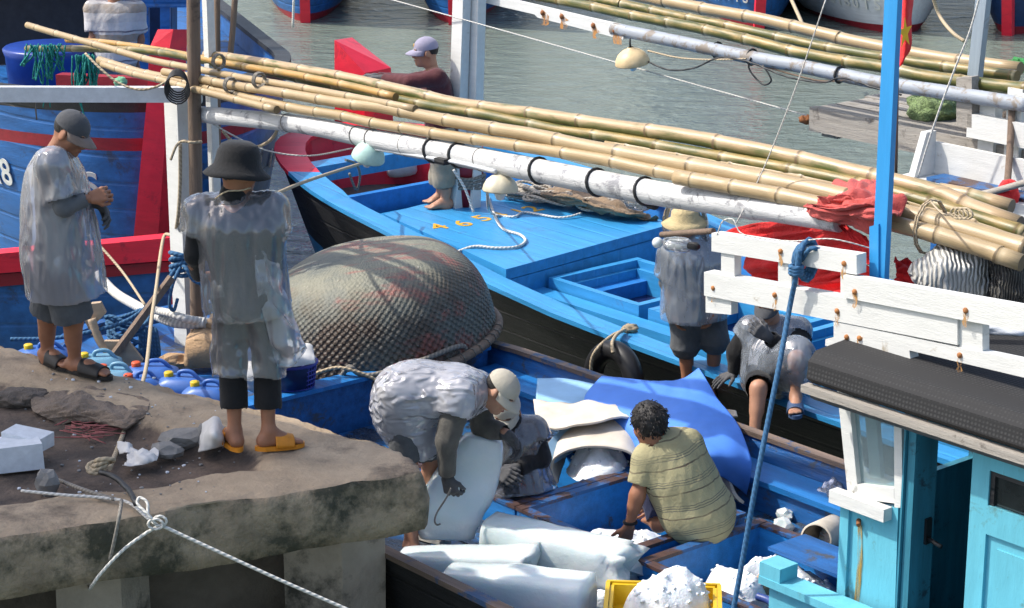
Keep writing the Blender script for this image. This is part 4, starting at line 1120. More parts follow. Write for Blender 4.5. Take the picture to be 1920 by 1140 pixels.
def head_sdf(c, f, up, k=1.0):
    f = V(f).normalized(); r = f.cross(V(up)).normalized(); u = r.cross(f).normalized()
    A = (r, f, u); s = SDF()
    s.ell(c + u * .022 * k - f * .012 * k, A, (.074 * k, .094 * k, .092 * k), .02)
    s.ell(c + f * .028 * k - u * .05 * k, A, (.057 * k, .064 * k, .074 * k), .03)
    s.cap(c + f * .07 * k - u * .098 * k, c + f * .076 * k - u * .094 * k, .022 * k, k=.03)
    s.cap(c + f * .084 * k + u * .012 * k, c + f * .106 * k - u * .03 * k, .010 * k, .014 * k, .012)
    s.cap(c + f * .098 * k - u * .036 * k - r * .014 * k, c + f * .098 * k - u * .036 * k + r * .014 * k, .010 * k, k=.01)
    s.cap(c + f * .080 * k + u * .026 * k - r * .034 * k, c + f * .080 * k + u * .026 * k + r * .034 * k, .013 * k, k=.02)
    s.cap(c + f * .086 * k - u * .064 * k - r * .018 * k, c + f * .086 * k - u * .064 * k + r * .018 * k, .011 * k, k=.012)
    for q in (-1, 1):
        s.cap(c + f * .056 * k - u * .022 * k + r * .042 * k * q, c + f * .05 * k - u * .03 * k + r * .045 * k * q, .02 * k, k=.03)
        s.ell(c + r * .076 * k * q - f * .008 * k - u * .014 * k, ((r * .9 + f * -.4 * q).normalized(), f, u), (.010 * k, .021 * k, .033 * k), .008)
    return s, r, f, u
def add_head(mb, c, f, up, neck=None, k=1.0):
    s, r, f, u = head_sdf(c, f, up, k)
    if neck is not None: s.cap(c - u * .05 * k - f * .02 * k, lerp(c, neck, .95), .052 * k, .056 * k, .03)
    sdf_into(mb, s, .0065, 0)
    for q in (-1, 1):
        mb.lathe([(0, .010), (.008, .006), (.012, 0), (.008, -.005), (0, -.006)], c + f * .079 * k + u * .006 * k + r * .032 * k * q, f, 8, 1)
        mb.tube(cr([c + f * .086 * k + u * .026 * k + r * .018 * k * q, c + f * .090 * k + u * .032 * k + r * .034 * k * q, c + f * .076 * k + u * .027 * k + r * .05 * k * q], 4), .0045, 5, mi=1)
    mb.tube(cr([c + f * .095 * k - u * .064 * k - r * .02 * k, c + f * .102 * k - u * .063 * k, c + f * .095 * k - u * .064 * k + r * .02 * k], 4), .005, 6, mi=2)
    return r, f, u
def hand_sdf(w, d, pn, thumb, curl=.5, k=1.0, spread=.25):
    """w wrist, d pointing along the hand, pn palm normal (fingers curl towards it), thumb +1/-1 along d x pn"""
    d = V(d).normalized(); pn = V(pn); pn = (pn - d * pn.dot(d)).normalized(); sd_ = d.cross(pn).normalized() * thumb
    s = SDF()
    kn = []
    for i in range(4):
        off = (.033 - .022 * i) * k
        a = w + d * .012 * k + sd_ * off * .6; b = w + d * (.088 - .004 * abs(i - 1)) * k + sd_ * off
        s.cap(a, b, .017 * k, .0125 * k, .014); kn.append(b)
    ln = (.042, .047, .043, .034)
    for i in range(4):
        p_ = kn[i]; ang = .25 + curl * .7; dr = d
        for j in range(3):
            l = ln[i] * (1, .7, .52)[j] * k
            spd = sd_ * spread * (.45 - .3 * i)
            dr = (d * math.cos(ang) + pn * math.sin(ang) + spd * math.cos(ang)).normalized()
            q = p_ + dr * l; s.cap(p_, q, (.0098 - .001 * j) * k, (.0090 - .0012 * j) * k, .006); p_ = q; ang += curl * (.95 + .1 * i)
    a = w + d * .03 * k + sd_ * .022 * k; dr = (d * .62 + sd_ * .72 + pn * .3).normalized(); b = a + dr * .042 * k
    s.cap(a, b, .016 * k, .0125 * k, .012); dr2 = (d * .8 + sd_ * (.45 - .5 * curl) + pn * (.3 + .4 * curl)).normalized(); c = b + dr2 * .03 * k
    s.cap(b, c, .0115 * k, .010 * k, .006); s.cap(c, c + (dr2 + pn * curl * .5).normalized() * .024 * k, .010 * k, .0075 * k, .006)
    return s
def foot_prims(s, an, toe, ground, k=1.0, toes=True):
    """ankle joint, toe tip, ground height of the sole"""
    d = V((toe.x - an.x, toe.y - an.y, 0)); L = d.length; d.normalize(); sd_ = V((d.y, -d.x, 0))
    g = ground
    heel = V((an.x, an.y, g + .032 * k)) - d * .028
    ball = V((toe.x, toe.y, g + .024 * k)) - d * .065
    s.cap(an, heel, .036 * k, .030 * k, .02)
    s.cap(an + d * .015 - Z_ * .01, lerp(heel, ball, .62) + Z_ * .022, .034 * k, .026 * k, .03)
    for q in (-1, 1):
        s.cap(heel + sd_ * .008 * q, ball + sd_ * .022 * q, .026 * k, .020 * k, .03)
    s.cap(lerp(heel, ball, .6) + Z_ * .018, ball, .026, .019, .03)
    if toes:
        for i in range(5):
            o = .036 - .0175 * i; l = (.062, .062, .056, .048, .038)[i]
            s.cap(ball + sd_ * o * .9 + d * .0, ball + sd_ * o + d * l - Z_ * .008, .0125, .0115 if i == 0 else .0085, .007)
    return heel, ball, d, sd_

class Person:
    def __init__(s, label, base, J, face, up=(0, 0, 1), skin=None, k=1.0, hands=None, feet=None, group=None, ground=None, toes=True, arm=1.0, face_on=True):
        s.J = J; s.k = k; s.t = thing("person", label, "person", base, group); s.skin = skin or m_skin
        J['neck'] = J.get('neck') or lerp(J['shL'], J['shR'], .5) + Z_ * .04
        s.mid = lerp(J['shL'], J['shR'], .5); s.hip = lerp(J['hipL'], J['hipR'], .5)
        b = SDF(); s.body_prims(b, 0)
        mb = MB()
        s.sides = [q for q in 'LR']
        for q in s.sides:
            if 'el' + q in J:
                b.cap(J['sh' + q], J['el' + q], .047 * arm, .038 * arm, .04); b.cap(J['el' + q], J['wr' + q], .038 * arm, .026 * arm, .02)
                b.cap(lerp(J['el' + q], J['wr' + q], .12), lerp(J['el' + q], J['wr' + q], .4), .040 * arm, .034 * arm, .03)
            if 'kn' + q in J:
                h, kn, an = J['hip' + q], J['kn' + q], J['an' + q]
                b.cap(h, kn, .082, .053, .05); b.cap(kn, an, .050, .034, .03)
                d = (an - kn).normalized(); back = (kn - lerp(h, an, .5)); back = (back - d * back.dot(d)); 
                fw = V((J['toe' + q].x - an.x, J['toe' + q].y - an.y, 0)).normalized() if 'toe' + q in J else V((0, -1, 0))
                fw = (fw - d * fw.dot(d)).normalized()
                b.cap(lerp(kn, an, .12) - fw * .012, lerp(kn, an, .45) - fw * .014, .046, .042, .03)
                if 'toe' + q in J:
                    s.__dict__['foot' + q] = foot_prims(b, an, J['toe' + q], J.get('g' + q, ground if ground is not None else an.z - .075), 1, toes)
        sdf_into(mb, b, .0115)
        if face_on:
            s.r, s.f, s.u = add_head(mb, J['head'], face, up, J['neck'], k)
        for q, (dr, pn, th, cu) in (hands or {}).items():
            sdf_into(mb, hand_sdf(J['wr' + q], dr, pn, th, cu), .0048)
        s.body = obj("body", mb, [s.skin, m_eye, m_lip], s.t, fix=False)
    def body_prims(s, b, off, arms=None):
        J = s.J
        for q in 'LR':
            a = lerp(s.mid, J['sh' + q], .55) ; dn = (s.hip - s.mid).normalized()
            b.cap(a + dn * .10, lerp(s.hip, J['hip' + q], .7), .088 + off, .086 + off, .09)
            b.cap(lerp(s.mid, J['sh' + q], .3), J['sh' + q], .056 + off, .052 + off, .06)
            b.cap(lerp(s.hip, J['hip' + q], .5), J['hip' + q], .095 + off, .09 + off, .06)
        b.cap(s.mid + (s.hip - s.mid).normalized() * .1, s.hip, .10 + off, .105 + off, .08)
        b.cap(s.mid + (s.hip - s.mid).normalized() * .02, J['neck'], .06 + off, .05 + off, .06)
        return b
    def garment(s, name, mat, prims, h=.0125, amp=.006, sc=11, seed=0, cuts=(), st=None, **kw):
        g = SDF(); prims(g); g.cuts = list(cuts)
        mb = MB(); sdf_into(mb, g, h, 0, amp, sc, seed, st)
        return obj(name, mb, mat, s.t, fix=False, **kw)
    def shirt(s, name, mat, sl=1.0, off=.016, amp=.007, hem=None, sleeves='LR', arm=1.0, neck_cut=True, **kw):
        J = s.J
        def pr(g):
            s.body_prims(g, off)
            g.p = g.p[:-1]
            for q in sleeves:
                if sl <= 1: g.cap(J['sh' + q], lerp(J['sh' + q], J['el' + q], sl), (.052 + off) * arm, (.050 + off) * arm, .04, sl < 1)
                else:
                    g.cap(J['sh' + q], J['el' + q], (.051 + off) * arm, (.040 + off) * arm, .04)
                    g.cap(J['el' + q], lerp(J['el' + q], J['wr' + q], sl - 1), (.040 + off * .9) * arm, (.030 + off * .7) * arm, .02, True)
        return s.garment(name, mat, pr, amp=amp, seed=len(name), **kw)
    def pants(s, name, mat, frac, off=.018, amp=.007, w0=.088, w1=.062, flare=1.0, **kw):
        J = s.J
        def pr(g):
            for q in 'LR':
                h, kn, an = J['hip' + q], J['kn' + q], J['an' + q]
                g.cap(lerp(s.hip, h, .4) + (s.mid - s.hip).normalized() * .1, h, .095 + off, w0 + .01 + off, .06)
                if frac <= 1: g.cap(h, lerp(h, kn, frac), w0 + off, (lerp(w0, w1, frac) + off) * flare, .03, True)
                else:
                    g.cap(h, kn, w0 + off, w1 + off, .03); g.cap(kn, lerp(kn, an, frac - 1), w1 + off, (w1 - .012 + off) * flare, .03, True)
        return s.garment(name, mat, pr, amp=amp, seed=len(name) + 3, **kw)
    def hair(s, cutz=-.02, back=.02, puff=.012, mat=None, seed=1, capped=True):
        if capped: puff = .002
        c = s.J['head']; k = s.k
        g = SDF(); g.ell(c + s.u * .026 - s.f * .016, (s.r, s.f, s.u), (.074 * k + puff, .094 * k + puff, .092 * k + puff), .02)
        pts = []
        if capped: g.cuts.append((c + s.u * .036, s.u))
        g.cuts += [(c + s.f * .062 + s.u * .03, (s.f * 1.0 - s.u * .75).normalized()), (c + s.u * cutz - s.f * .02, (-s.u + s.f * .55).normalized())]
        mb = MB(); sdf_into(mb, g, .008, 0, .003 if capped else .010, 38, seed)
        if not capped:
            mb.bm.normal_update(); rs = random.Random(seed); vl = [v for v in mb.bm.verts]; picks = rs.sample(range(len(vl)), min(260, len(vl)))
            src = [(vl[i].co.copy(), vl[i].normal.copy()) for i in picks]
            for co, nr in src:
                tan_ = (-s.u * .8 - s.f * .2 + nr * .55 + V((rs.uniform(-.5, .5), rs.uniform(-.5, .5), rs.uniform(-.3, .3)))).normalized()
                L_ = rs.uniform(.012, .024); mb.tube([co - nr * .004, co + (tan_ + nr * .5) * L_ * .5, co + tan_ * L_], [.0035, .0028, .0006], 4, cap=False)
        return obj("hair", mb, mat or m_hair, s.t, fix=False)
    def cap(s, mat, brim_mat=None, name="cap", brim_dir=None, badge=None, lift=0):
        c = s.J['head']; k = s.k
        f = (brim_dir or s.f); f = (f - s.u * f.dot(s.u)).normalized(); r = f.cross(s.u)
        o = c + s.u * (.034 + lift)
        mb = MB(); prof = []
        for i in range(9):
            a = i / 8 * math.pi / 2; prof.append((math.cos(a), math.sin(a)))
        rings = []
        seg = 28
        for cr_, sr in [(1.0, -.18)] + prof[:-1]:
            rings.append([mb.bm.verts.new(o + r * (.084 * cr_ * math.cos(6.28318 * j / seg)) + f * (.104 * cr_ * math.sin(6.28318 * j / seg) - .008) + s.u * (.088 * sr)) for j in range(seg)])
        tp = mb.bm.verts.new(o + s.u * .0895 - f * .008)
        for a, b in zip(rings, rings[1:]):
            for j in range(seg): mb.face([a[j], a[(j + 1) % seg], b[(j + 1) % seg], b[j]], 0, None, True)
        for j in range(seg): mb.face([rings[-1][j], rings[-1][(j + 1) % seg], tp], 0, None, True)
        mb.lathe([(.007, 0), (.006, .005), (0, .007)], o + s.u * .087 - f * .008, s.u, 8)
        cp = obj(name, mb, mat, s.t)
        mb = MB(); rows = []
        for i in range(5):
            tt = i / 4; row = []
            for j in range(9):
                a = (j / 8 - .5) * math.pi * .92
                inner = r * (.083 * math.sin(a)) + f * (.103 * math.cos(a) - .008)
                ext = f * (.078 * tt * (math.cos(a) ** .6)) - s.u * (.020 * tt * tt * 1.2 + .022 * (math.sin(a) ** 2) * (.3 + tt))
                row.append(o + inner + ext - s.u * .008)
            rows.append(row)
        mb.sheet(rows, 2, 2, .005)
        obj("visor", mb, brim_mat or mat, cp)
        if badge:
            mb = MB(); mb.lathe([(.016, .0), (.014, .003), (0, .004)], o + f * .094 + s.u * .03 - f * .004, (f + s.u * .35), 10); obj("badge", mb, badge, cp)
        return cp
    def sandal(s, q, mat, style='flip', strap=None):
        heel, ball, d, sd_ = s.__dict__['foot' + q]
        g = s.J.get('g' + q, heel.z - .032)
        mb = MB(); a = heel - d * .045; L = (ball - heel).length + .125
        top, bot = [], []
        N_ = 28
        for i in range(N_):
            an = 6.28318 * i / N_; x = .5 - .5 * math.cos(an); w = (.036 + .014 * x) * math.sin(an) / max(.35, abs(math.sin(an))) if False else math.sin(an) * (.040 + .012 * x) * (1.15 if abs(math.sin(an)) < .8 else 1.0)
            q_ = a + d * (L * x) + sd_ * w; top.append(V((q_.x, q_.y, g + .006))); bot.append(V((q_.x, q_.y, g - .018)))
        mb.prism(bot, V((0, 0, .024))); mb.bevel(.004)
        so_ = obj("sandal", mb, mat, s.t)
        mb = MB()
        if style == 'slide':
            c0 = lerp(heel, ball, .62); rows = []
            for i in range(4):
                cc = lerp(lerp(heel, ball, .42), ball + d * .02, i / 3); hgt = .078 - .028 * i / 3; row = []
                for j in range(7):
                    an = math.pi * j / 6; row.append(V((cc.x, cc.y, g - .004)) + sd_ * (.052 * math.cos(an)) + Z_ * (hgt * math.sin(an) ** .8))
                rows.append(row)
            mb.sheet(rows, 2, 3, .005)
        else:
            tp = ball + d * .03 + sd_ * .012; tp.z = g + .014
            for sg in (-1, 1):
                e = lerp(heel, ball, .45) + sd_ * .044 * sg; e.z = g + .004
                mid = lerp(tp, e, .5) + sd_ * .012 * sg + Z_ * .038
                mb.tube(cr([tp, lerp(tp, mid, .6) + Z_ * .012, mid, e], 5), .0065, 6)
        obj("strap", mb, strap or mat, so_)
    def glove(s, q, mat, dr, pn, th, cu, cuff=.09):
        J = s.J; g = hand_sdf(J['wr' + q], dr, pn, th, cu, 1.06)
        d = (J['el' + q] - J['wr' + q]).normalized(); g.cap(J['wr' + q] + V(dr).normalized() * .02, J['wr' + q] + d * cuff, .030, .038, .015, True)
        mb = MB(); sdf_into(mb, g, .0048); return obj("glove", mb, mat, s.t, fix=False)

YL = 12.2
def js(Y, **kw):
    out = {}
    for k_, v_ in kw.items():
        out[k_] = P(v_[0], v_[1], Y + (v_[2] if len(v_) > 2 else 0))
    return out

# 1 man with charcoal cap at the left, facing right
J = js(YL, head=(133, 248), neck=(104, 285), shL=(112, 305, .17), shR=(98, 308, -.17), elL=(140, 380, .15), elR=(120, 388, -.2), wrL=(178, 377, .04), wrR=(168, 372, -.16),
       hipL=(120, 500, .09), hipR=(112, 502, -.09), knL=(90, 592, .12), knR=(138, 600, -.06), anL=(88, 672, .16), anR=(140, 684, -.02), toeL=(128, 688, .0), toeR=(206, 706, -.16))
J['gL'] = J['gR'] = 1.775
p = Person("standing man in charcoal cap, clear poncho, grey shorts and black sandals on the quay", V((J['hipL'].x, YL, 1.75)), J, (.80, -.25, -.52), (.45, -.05, .9), m_skin, ground=1.775,
           hands={'R': ((.85, .1, .25), (.2, .9, -.3), -1, .9)})
p.shirt("sweater", m_grey_cl, 1.9, .014)
p.pants("shorts", m_short_cl, .98, .03, flare=1.25)
p.glove('L', m_glove, (.75, -.3, -.55), (.2, -.5, -.8), 1, .5)
p.hair(); p.cap(m_cap_grey, cloth("faded_visor_cloth", (.20, .15, .125)), lift=.004)
p.sandal('L', m_blackrub, 'slide'); p.sandal('R', m_blackrub, 'slide')
def pr(g, J=J, p=p):
    p.body_prims(g, .036); g.p = g.p[:-1]
    for q in 'LR': g.cap(J['sh' + q], lerp(J['sh' + q], J['el' + q], .8), .075, .09, .05, True)
    a = P(112, 420, YL); b = P(118, 553, YL)
    g.cap(lerp(p.mid, p.hip, .35), b, .165, .20, .12, True)
    g.cap(P(88, 330, YL), P(88, 470, YL), .085, .11, .1); g.cap(P(140, 430, YL), P(150, 548, YL), .09, .14, .1)
p.garment("poncho", m_film2, pr, .012, .016, 9, 4, cuts=[(P(120, 556, YL), (.12, 0, -1))], st=V((1, 1, .35)))

# 2 man with black bucket hat, back to us
YB = 10.92
J = js(YB, head=(447, 322), neck=(438, 362, -.01), shL=(375, 396), shR=(512, 392), elL=(364, 478, -.03), elR=(516, 470, -.03), wrL=(372, 520, .22), wrR=(508, 508, .2),
       hipL=(436, 556), hipR=(492, 552), knL=(437, 680, .03), knR=(501, 682, .02), anL=(440, 808, -.02), anR=(503, 808, -.03), toeL=(418, 818, .15), toeR=(566, 836, .02))
J['gL'] = J['gR'] = 1.775
p = Person("man in black bucket hat, clear plastic and orange sandals, back turned, on the quay", V((J['hipL'].x, YB, 1.75)), J, (.62, .75, -.15), (0, 0, 1), m_skin, ground=1.775,
           hands={'L': ((.5, .8, 0), (.3, 0, -1), 1, .5), 'R': ((-.4, .9, 0), (-.2, 0, -1), -1, .5)})
p.shirt("shirt", m_black_cl, 1.92, .009, .004)
def pr(g, J=J): g.cap(lerp(J['neck'], J['head'], -.1), lerp(J['neck'], J['head'], .32), .07, .060, .02, True)
p.garment("collar", m_black_cl, pr, .01, .003)
p.pants("trousers", m_black_cl, 1.66, .008, .004, flare=1.22)
p.hair()
mb = MB(); o = J['head'] + p.u * .03 - p.f * .006
prof = [(.168, -.050), (.172, -.046), (.150, -.025), (.122, .0), (.114, .03), (.108, .07), (.092, .105), (.06, .122), (0, .126)]
mb.lathe(prof, o, p.u, 30); mb.lathe([(.168, -.052), (.145, -.032), (.115, -.006), (.106, .02)], o, p.u, 30)
for v in mb.bm.verts: v.co += noise.noise_vector(v.co * 9) * .006
obj("bucket_hat", mb, m_black_cl, p.t)
p.sandal('L', m_orange, 'slide'); p.sandal('R', m_orange, 'slide')
def pr(g, J=J, p=p):
    p.body_prims(g, .024); g.p = g.p[:-1]
    for q in 'LR': g.cap(J['sh' + q], lerp(J['sh' + q], J['el' + q], .55), .074, .09, .05, True)
    g.cap(lerp(p.mid, p.hip, .25), P(462, 590, YB), .15, .165, .1)
    g.cap(P(500, 440, YB - .05), P(505, 580, YB - .02), .075, .10, .09); g.cap(P(415, 430, YB), P(425, 570, YB), .085, .10, .09)
pc = p.garment("poncho", m_film, pr, .013, .022, 8, 2, cuts=[(P(470, 588, YB), (.1, 0, -1))], st=V((1.3, 1.3, .22)))
def pr(g, J=J, p=p):
    for q, xx in (('L', 436), ('R', 499)):
        g.cap(J['hip' + q] + Z_ * .05, J['kn' + q] + Z_ * .06, .108, .095, .05); g.cap(J['kn' + q] + Z_ * .06, P(xx, 706, YB), .095, .104, .05, True)
p.garment("plastic_leggings", m_film, pr, .013, .015, 10, 8, st=V((1.2, 1, .5)))
mb = MB()
mb.sheet([[P(x, y, YB - .12 + d_) for x, y, d_ in r] for r in ([(478, 470, .0), (500, 472, .01), (520, 485, .08)], [(482, 540, -.03), (512, 548, .0), (548, 566, .08)], [(500, 615, .0), (535, 625, .03), (570, 632, .12)], [(520, 690, .04), (550, 690, .08), (581, 655, .15)])], 10, 10, .002, .012, 8, 3, fold=(1, 5, .02))
obj("plastic_flap", mb, m_film2, p.t)
mb = MB(); mb.tube(cr([P(404, 372, YB - .08), P(425, 359, YB - .13), P(452, 357, YB - .12), P(470, 352, YB - .09)], 6), .004, 6); obj("neck_cord", mb, m_r_tan, p.t)

# 3 man in striped shirt on the tall blue boat, back to us
Y3 = 20.3
J = js(Y3, head=(214, -42), neck=(214, -12), shL=(175, 18), shR=(255, 18), elL=(176, 72, -.05), elR=(262, 72, .05), wrL=(168, 118, .1), wrR=(255, 120, .15), hipL=(202, 108), hipR=(232, 108), knL=(200, 195), knR=(236, 195), anL=(198, 275), anR=(238, 275), toeL=(196, 270, .2), toeR=(244, 270, .2))
p = Person("man, back turned, in cream and brown striped polo on the tall blue boat", V((J['hipL'].x, Y3, 1.7)), J, (0, 1, -.1), (0, 0, 1), m_skin, hands={'L': ((-.2, .3, -.9), (.5, .5, 0), 1, .4), 'R': ((0, .4, -.9), (-.5, .5, 0), -1, .4)}, arm=1.1)
m_st3 = striped("brown_striped_knit", (.50, .48, .47), ((.30, (.25, .19, .13)), (.58, (.50, .48, .47)), (.66, (.10, .09, .12)), (.72, (.55, .54, .54))), .27)
p.shirt("polo_shirt", m_st3, .78, .03, .008); p.pants("trousers", m_khaki, 1.9); p.hair(capped=False)

# 4 man in maroon shirt on the sky-blue deck, facing left
Y4 = 18.45
J = js(Y4, head=(798, 96), neck=(808, 122), shL=(820, 146, -.17), shR=(813, 144, .17), elL=(768, 154, -.22), elR=(768, 152, .12), wrL=(718, 147, -.05), wrR=(706, 144, .14),
       hipL=(830, 258, -.09), hipR=(832, 256, .09), knL=(832, 335, -.06), knR=(826, 330, .12), anL=(837, 388, -.05), anR=(828, 380, .16), toeL=(800, 414, -.12), toeR=(797, 398, .08))
J['gL'] = J['gR'] = 1.203
p = Person("barefoot man in maroon shirt, lilac cap and khaki shorts reaching for the red stem head", V((J['hipL'].x, Y4, 1.2)), J, (-.96, -.12, -.12), (-.05, 0, 1), m_skin2, ground=1.203)
p.shirt("shirt", m_maroon, 1.96, .018, .008); p.pants("shorts", m_khaki, 1.25, .03, .01, flare=1.15); p.hair()
p.cap(m_cap_lilac, badge=m_yletter)
p.glove('L', m_glove, (-1, .05, .1), (0, 0, -1), -1, .3); p.glove('R', m_glove, (-1, .1, .1), (0, 0, -1), 1, .3)

# 5 man bending over the ice block
Y5 = 12.0
J = js(Y5, head=(938, 732, -.02), neck=(905, 742), shR=(862, 742, -.17), shL=(893, 728, .17), elR=(838, 826, -.22), elL=(905, 800, .14), wrR=(838, 893, -.20), wrL=(950, 812, .0),
       hipR=(752, 742, -.09), hipL=(765, 735, .10), knR=(765, 872, -.08), knL=(812, 868, .12), anR=(770, 975, -.06), anL=(795, 950, .2), toeR=(794, 1012, -.2), toeL=(840, 968, .12))
J['gR'] = J['gL'] = .748
p = Person("bending man in shiny plastic poncho and beige cap, hooking the upright ice block", V((J['hipL'].x, Y5, .72)), J, (.60, -.30, -.72), (.62, -.1, .6), m_skin2, ground=.748)
p.shirt("shirt", m_olive_cl, 1.94, .020, .010, arm=1.08); p.pants("shorts", m_short_cl, .9, .012, flare=1.25)
p.hair(-.04); cp5 = p.cap(m_cap_beige)
p.glove('R', m_glove, (.25, -.15, -.9), (.5, .85, -.1), 1, .85); p.glove('L', m_glove, (.6, -.2, -.7), (-.2, -.6, -.6), -1, .5)
p.sandal('R', m_whiterub, 'flip'); p.sandal('L', m_whiterub, 'flip')
def pr(g, J=J, p=p):
    p.body_prims(g, .048); g.p = g.p[:-1]
    g.cap(J['shR'], lerp(J['shR'], J['elR'], .40), .085, .10, .05, True); g.cap(J['shL'], lerp(J['shL'], J['elL'], .5), .085, .10, .05, True)
    g.cap(P(790, 728, Y5), P(762, 775, Y5), .14, .165, .1); g.cap(P(765, 765, Y5), P(800, 850, Y5 - .02), .150, .11, .1, True)
    g.cap(P(760, 770, Y5), P(775, 845, Y5), .150, .11, .1); g.cap(P(840, 745, Y5), P(870, 735, Y5), .125, .11, .1)
p.garment("poncho", m_film5, pr, .012, .009, 12, 6, cuts=[(P(790, 850, Y5), (-.25, 0, -1))], st=V((.7, 1, 1)))
hook = MB(); hook.tube(cr([P(846, 915, Y5 - .26), P(836, 935, Y5 - .27), P(820, 960, Y5 - .27), P(815, 976, Y5 - .27), P(819, 984, Y5 - .27), P(826, 982, Y5 - .27)], 6), .0055, 8)
obj("ice_hook", hook, m_steel, None, "dark curved iron ice hook held in the bending man's glove", "hook")

# 6 man standing in the hold
Y6 = 12.75
J = js(Y6, head=(950, 770, -.06), neck=(958, 800), shR=(918, 812, .0), shL=(996, 808, .0), elR=(915, 868, -.12), elL=(1012, 858, -.06), wrR=(935, 885, -.28), wrL=(966, 880, -.22),
       hipR=(945, 950), hipL=(990, 950), knR=(945, 1050), knL=(990, 1050), anR=(945, 1140), anL=(990, 1140))
p = Person("man standing in an ice hold, dark sleeves, mostly behind the upright ice block", V((J['hipL'].x, Y6, .3)), J, (-.25, -.8, -.55), (0, -.1, 1), m_skin, ground=.3)
p.shirt("sweater", m_black_cl, 1.95, .022, .008, arm=1.1); p.hair(); p.cap(m_cap_beige)
mb = MB(); s_ = SDF(); s_.ell(J['head'] + p.f * .035 - p.u * .055, (p.r, p.f, p.u), (.07, .068, .06), .02); s_.cap(J['head'] - p.u * .07, J['neck'], .075, .085, .04); sdf_into(mb, s_, .008, 0, .004, 30); obj("face_cloth", mb, m_black_cl, p.t, fix=False)
p.glove('L', m_glove, (-.6, -.6, .1), (-.3, .3, -.9), -1, .5); p.glove('R', m_glove, (.5, -.7, 0), (.5, .3, -.5), 1, .5)
def pr(g, J=J, p=p):
    p.body_prims(g, .04); g.p = g.p[:-1]
    for q in 'LR': g.cap(J['sh' + q], lerp(J['sh' + q], J['el' + q], .42), .085, .10, .05, True)
    g.cap(lerp(p.mid, p.hip, .4), P(968, 925, Y6 - .05), .16, .25, .1, True)
p.garment("poncho", m_film, pr, .014, .016, 5, 9, cuts=[(P(970, 922, Y6), (.05, 0, -1))])
m_skirt = None

# 7 squatting man in yellow striped polo
Y7 = 11.95
J = js(Y7, head=(1216, 796, .05), neck=(1230, 826, .02), shL=(1212, 862, .02), shR=(1292, 832, .10), elL=(1196, 925, -.03), elR=(1275, 900, .28), wrL=(1180, 985, -.02), wrR=(1230, 940, .35),
       hipL=(1280, 968, -.02), hipR=(1335, 950, .10), knL=(1222, 912, .16), knR=(1265, 900, .34), anL=(1236, 985, .02), anR=(1290, 975, .28), toeL=(1205, 985, .14), toeR=(1262, 975, .38))
J['gL'] = J['gR'] = .885
p = Person("barehead squatting man in yellow-olive striped polo reaching into an ice hold", V((1.1, Y7, .88)), J, (-.62, .75, -.35), (-.1, .1, 1), m_skin, hands={'L': ((-.25, .1, -.95), (-.3, .9, 0), -1, .4), 'R': ((-.5, .4, -.7), (-.5, -.5, 0), 1, .4)}, arm=1.08)
m_st7 = striped("yellow_striped_knit", (.40, .36, .20), ((.20, (.085, .06, .045)), (.26, (.41, .37, .21)), (.52, (.10, .10, .09)), (.555, (.40, .36, .20)), (.62, (.10, .10, .09)), (.655, (.40, .36, .20)), (.72, (.10, .10, .09)), (.75, (.41, .37, .21))), .145, (0, math.radians(14), 0))
def pr(g, J=J, p=p):
    p.body_prims(g, .022); g.p = g.p[:-1]
    g.cap(J['shL'], lerp(J['shL'], J['elL'], .75), .074, .072, .04, True); g.cap(J['shR'], lerp(J['shR'], J['elR'], .7), .074, .072, .04, True)
    g.cap(lerp(p.mid, p.hip, .5), lerp(p.mid, p.hip, 1.0) + V((.02, -.03, -.01)), .17, .185, .1); g.cap(p.mid, lerp(p.mid, p.hip, .5), .13, .16, .1)
    g.cap(lerp(p.mid, J['neck'], .4), lerp(J['neck'], J['head'], .2), .075, .064, .03, True)
p.garment("polo_shirt", m_st7, pr, .012, .008, 9, 5)
p.pants("trousers", m_navy_cl, 1.85, .018, .006); p.hair(-.075, 0, .018, seed=5, capped=False)
mb = MB(); mb.tube(cr([lerp(J['elL'], J['wrL'], .9) + V((.034 * math.cos(a), .034 * math.sin(a), 0)) for a in [k_ * .628 for k_ in range(10)]], 2, True), .010, 6, closed=True); obj("wristband", mb, m_black_cl, p.t)

# 8 man standing on the sky-blue boat behind the fence, straw hat
Y8 = 14.55
J = js(Y8, head=(1284, 424), neck=(1290, 458), shL=(1335, 468, .03), shR=(1262, 470), elL=(1352, 530, -.04), elR=(1252, 530, .02), wrL=(1340, 575, -.12), wrR=(1262, 580, -.05),
       hipL=(1326, 578, .02), hipR=(1286, 580), knL=(1340, 640, .0), knR=(1286, 648), anL=(1336, 715), anR=(1288, 722), toeL=(1330, 735, -.2), toeR=(1275, 742, -.2))
p = Person("man in tan hat and plastic poncho standing behind the end of the white fence", V((J['hipL'].x, Y8, .8)), J, (-.25, -.95, -.1), (0, 0, 1), m_skin, hands={'L': ((-.1, -.2, -.9), (-.8, 0, 0), -1, .4), 'R': ((.1, -.2, -.9), (.8, 0, 0), 1, .4)}, ground=.8)
p.shirt("shirt", m_grey_cl, 1.2, .016); p.pants("shorts", m_short_cl, 1.02, .035, flare=1.25); p.hair()
mb = MB(); o = J['head'] + p.u * .045; mb.lathe([(.155, -.028), (.158, -.022), (.12, .0), (.095, .015), (.088, .06), (.06, .088), (0, .095)], o, p.u, 26); mb.lathe([(.15, -.028), (.11, -.004), (.09, .01)], o, p.u, 26); mb.jitter(.006, 8)
obj("straw_hat", mb, cloth("straw_weave", (.46, .37, .20), .9, .2, 180, .5), p.t)
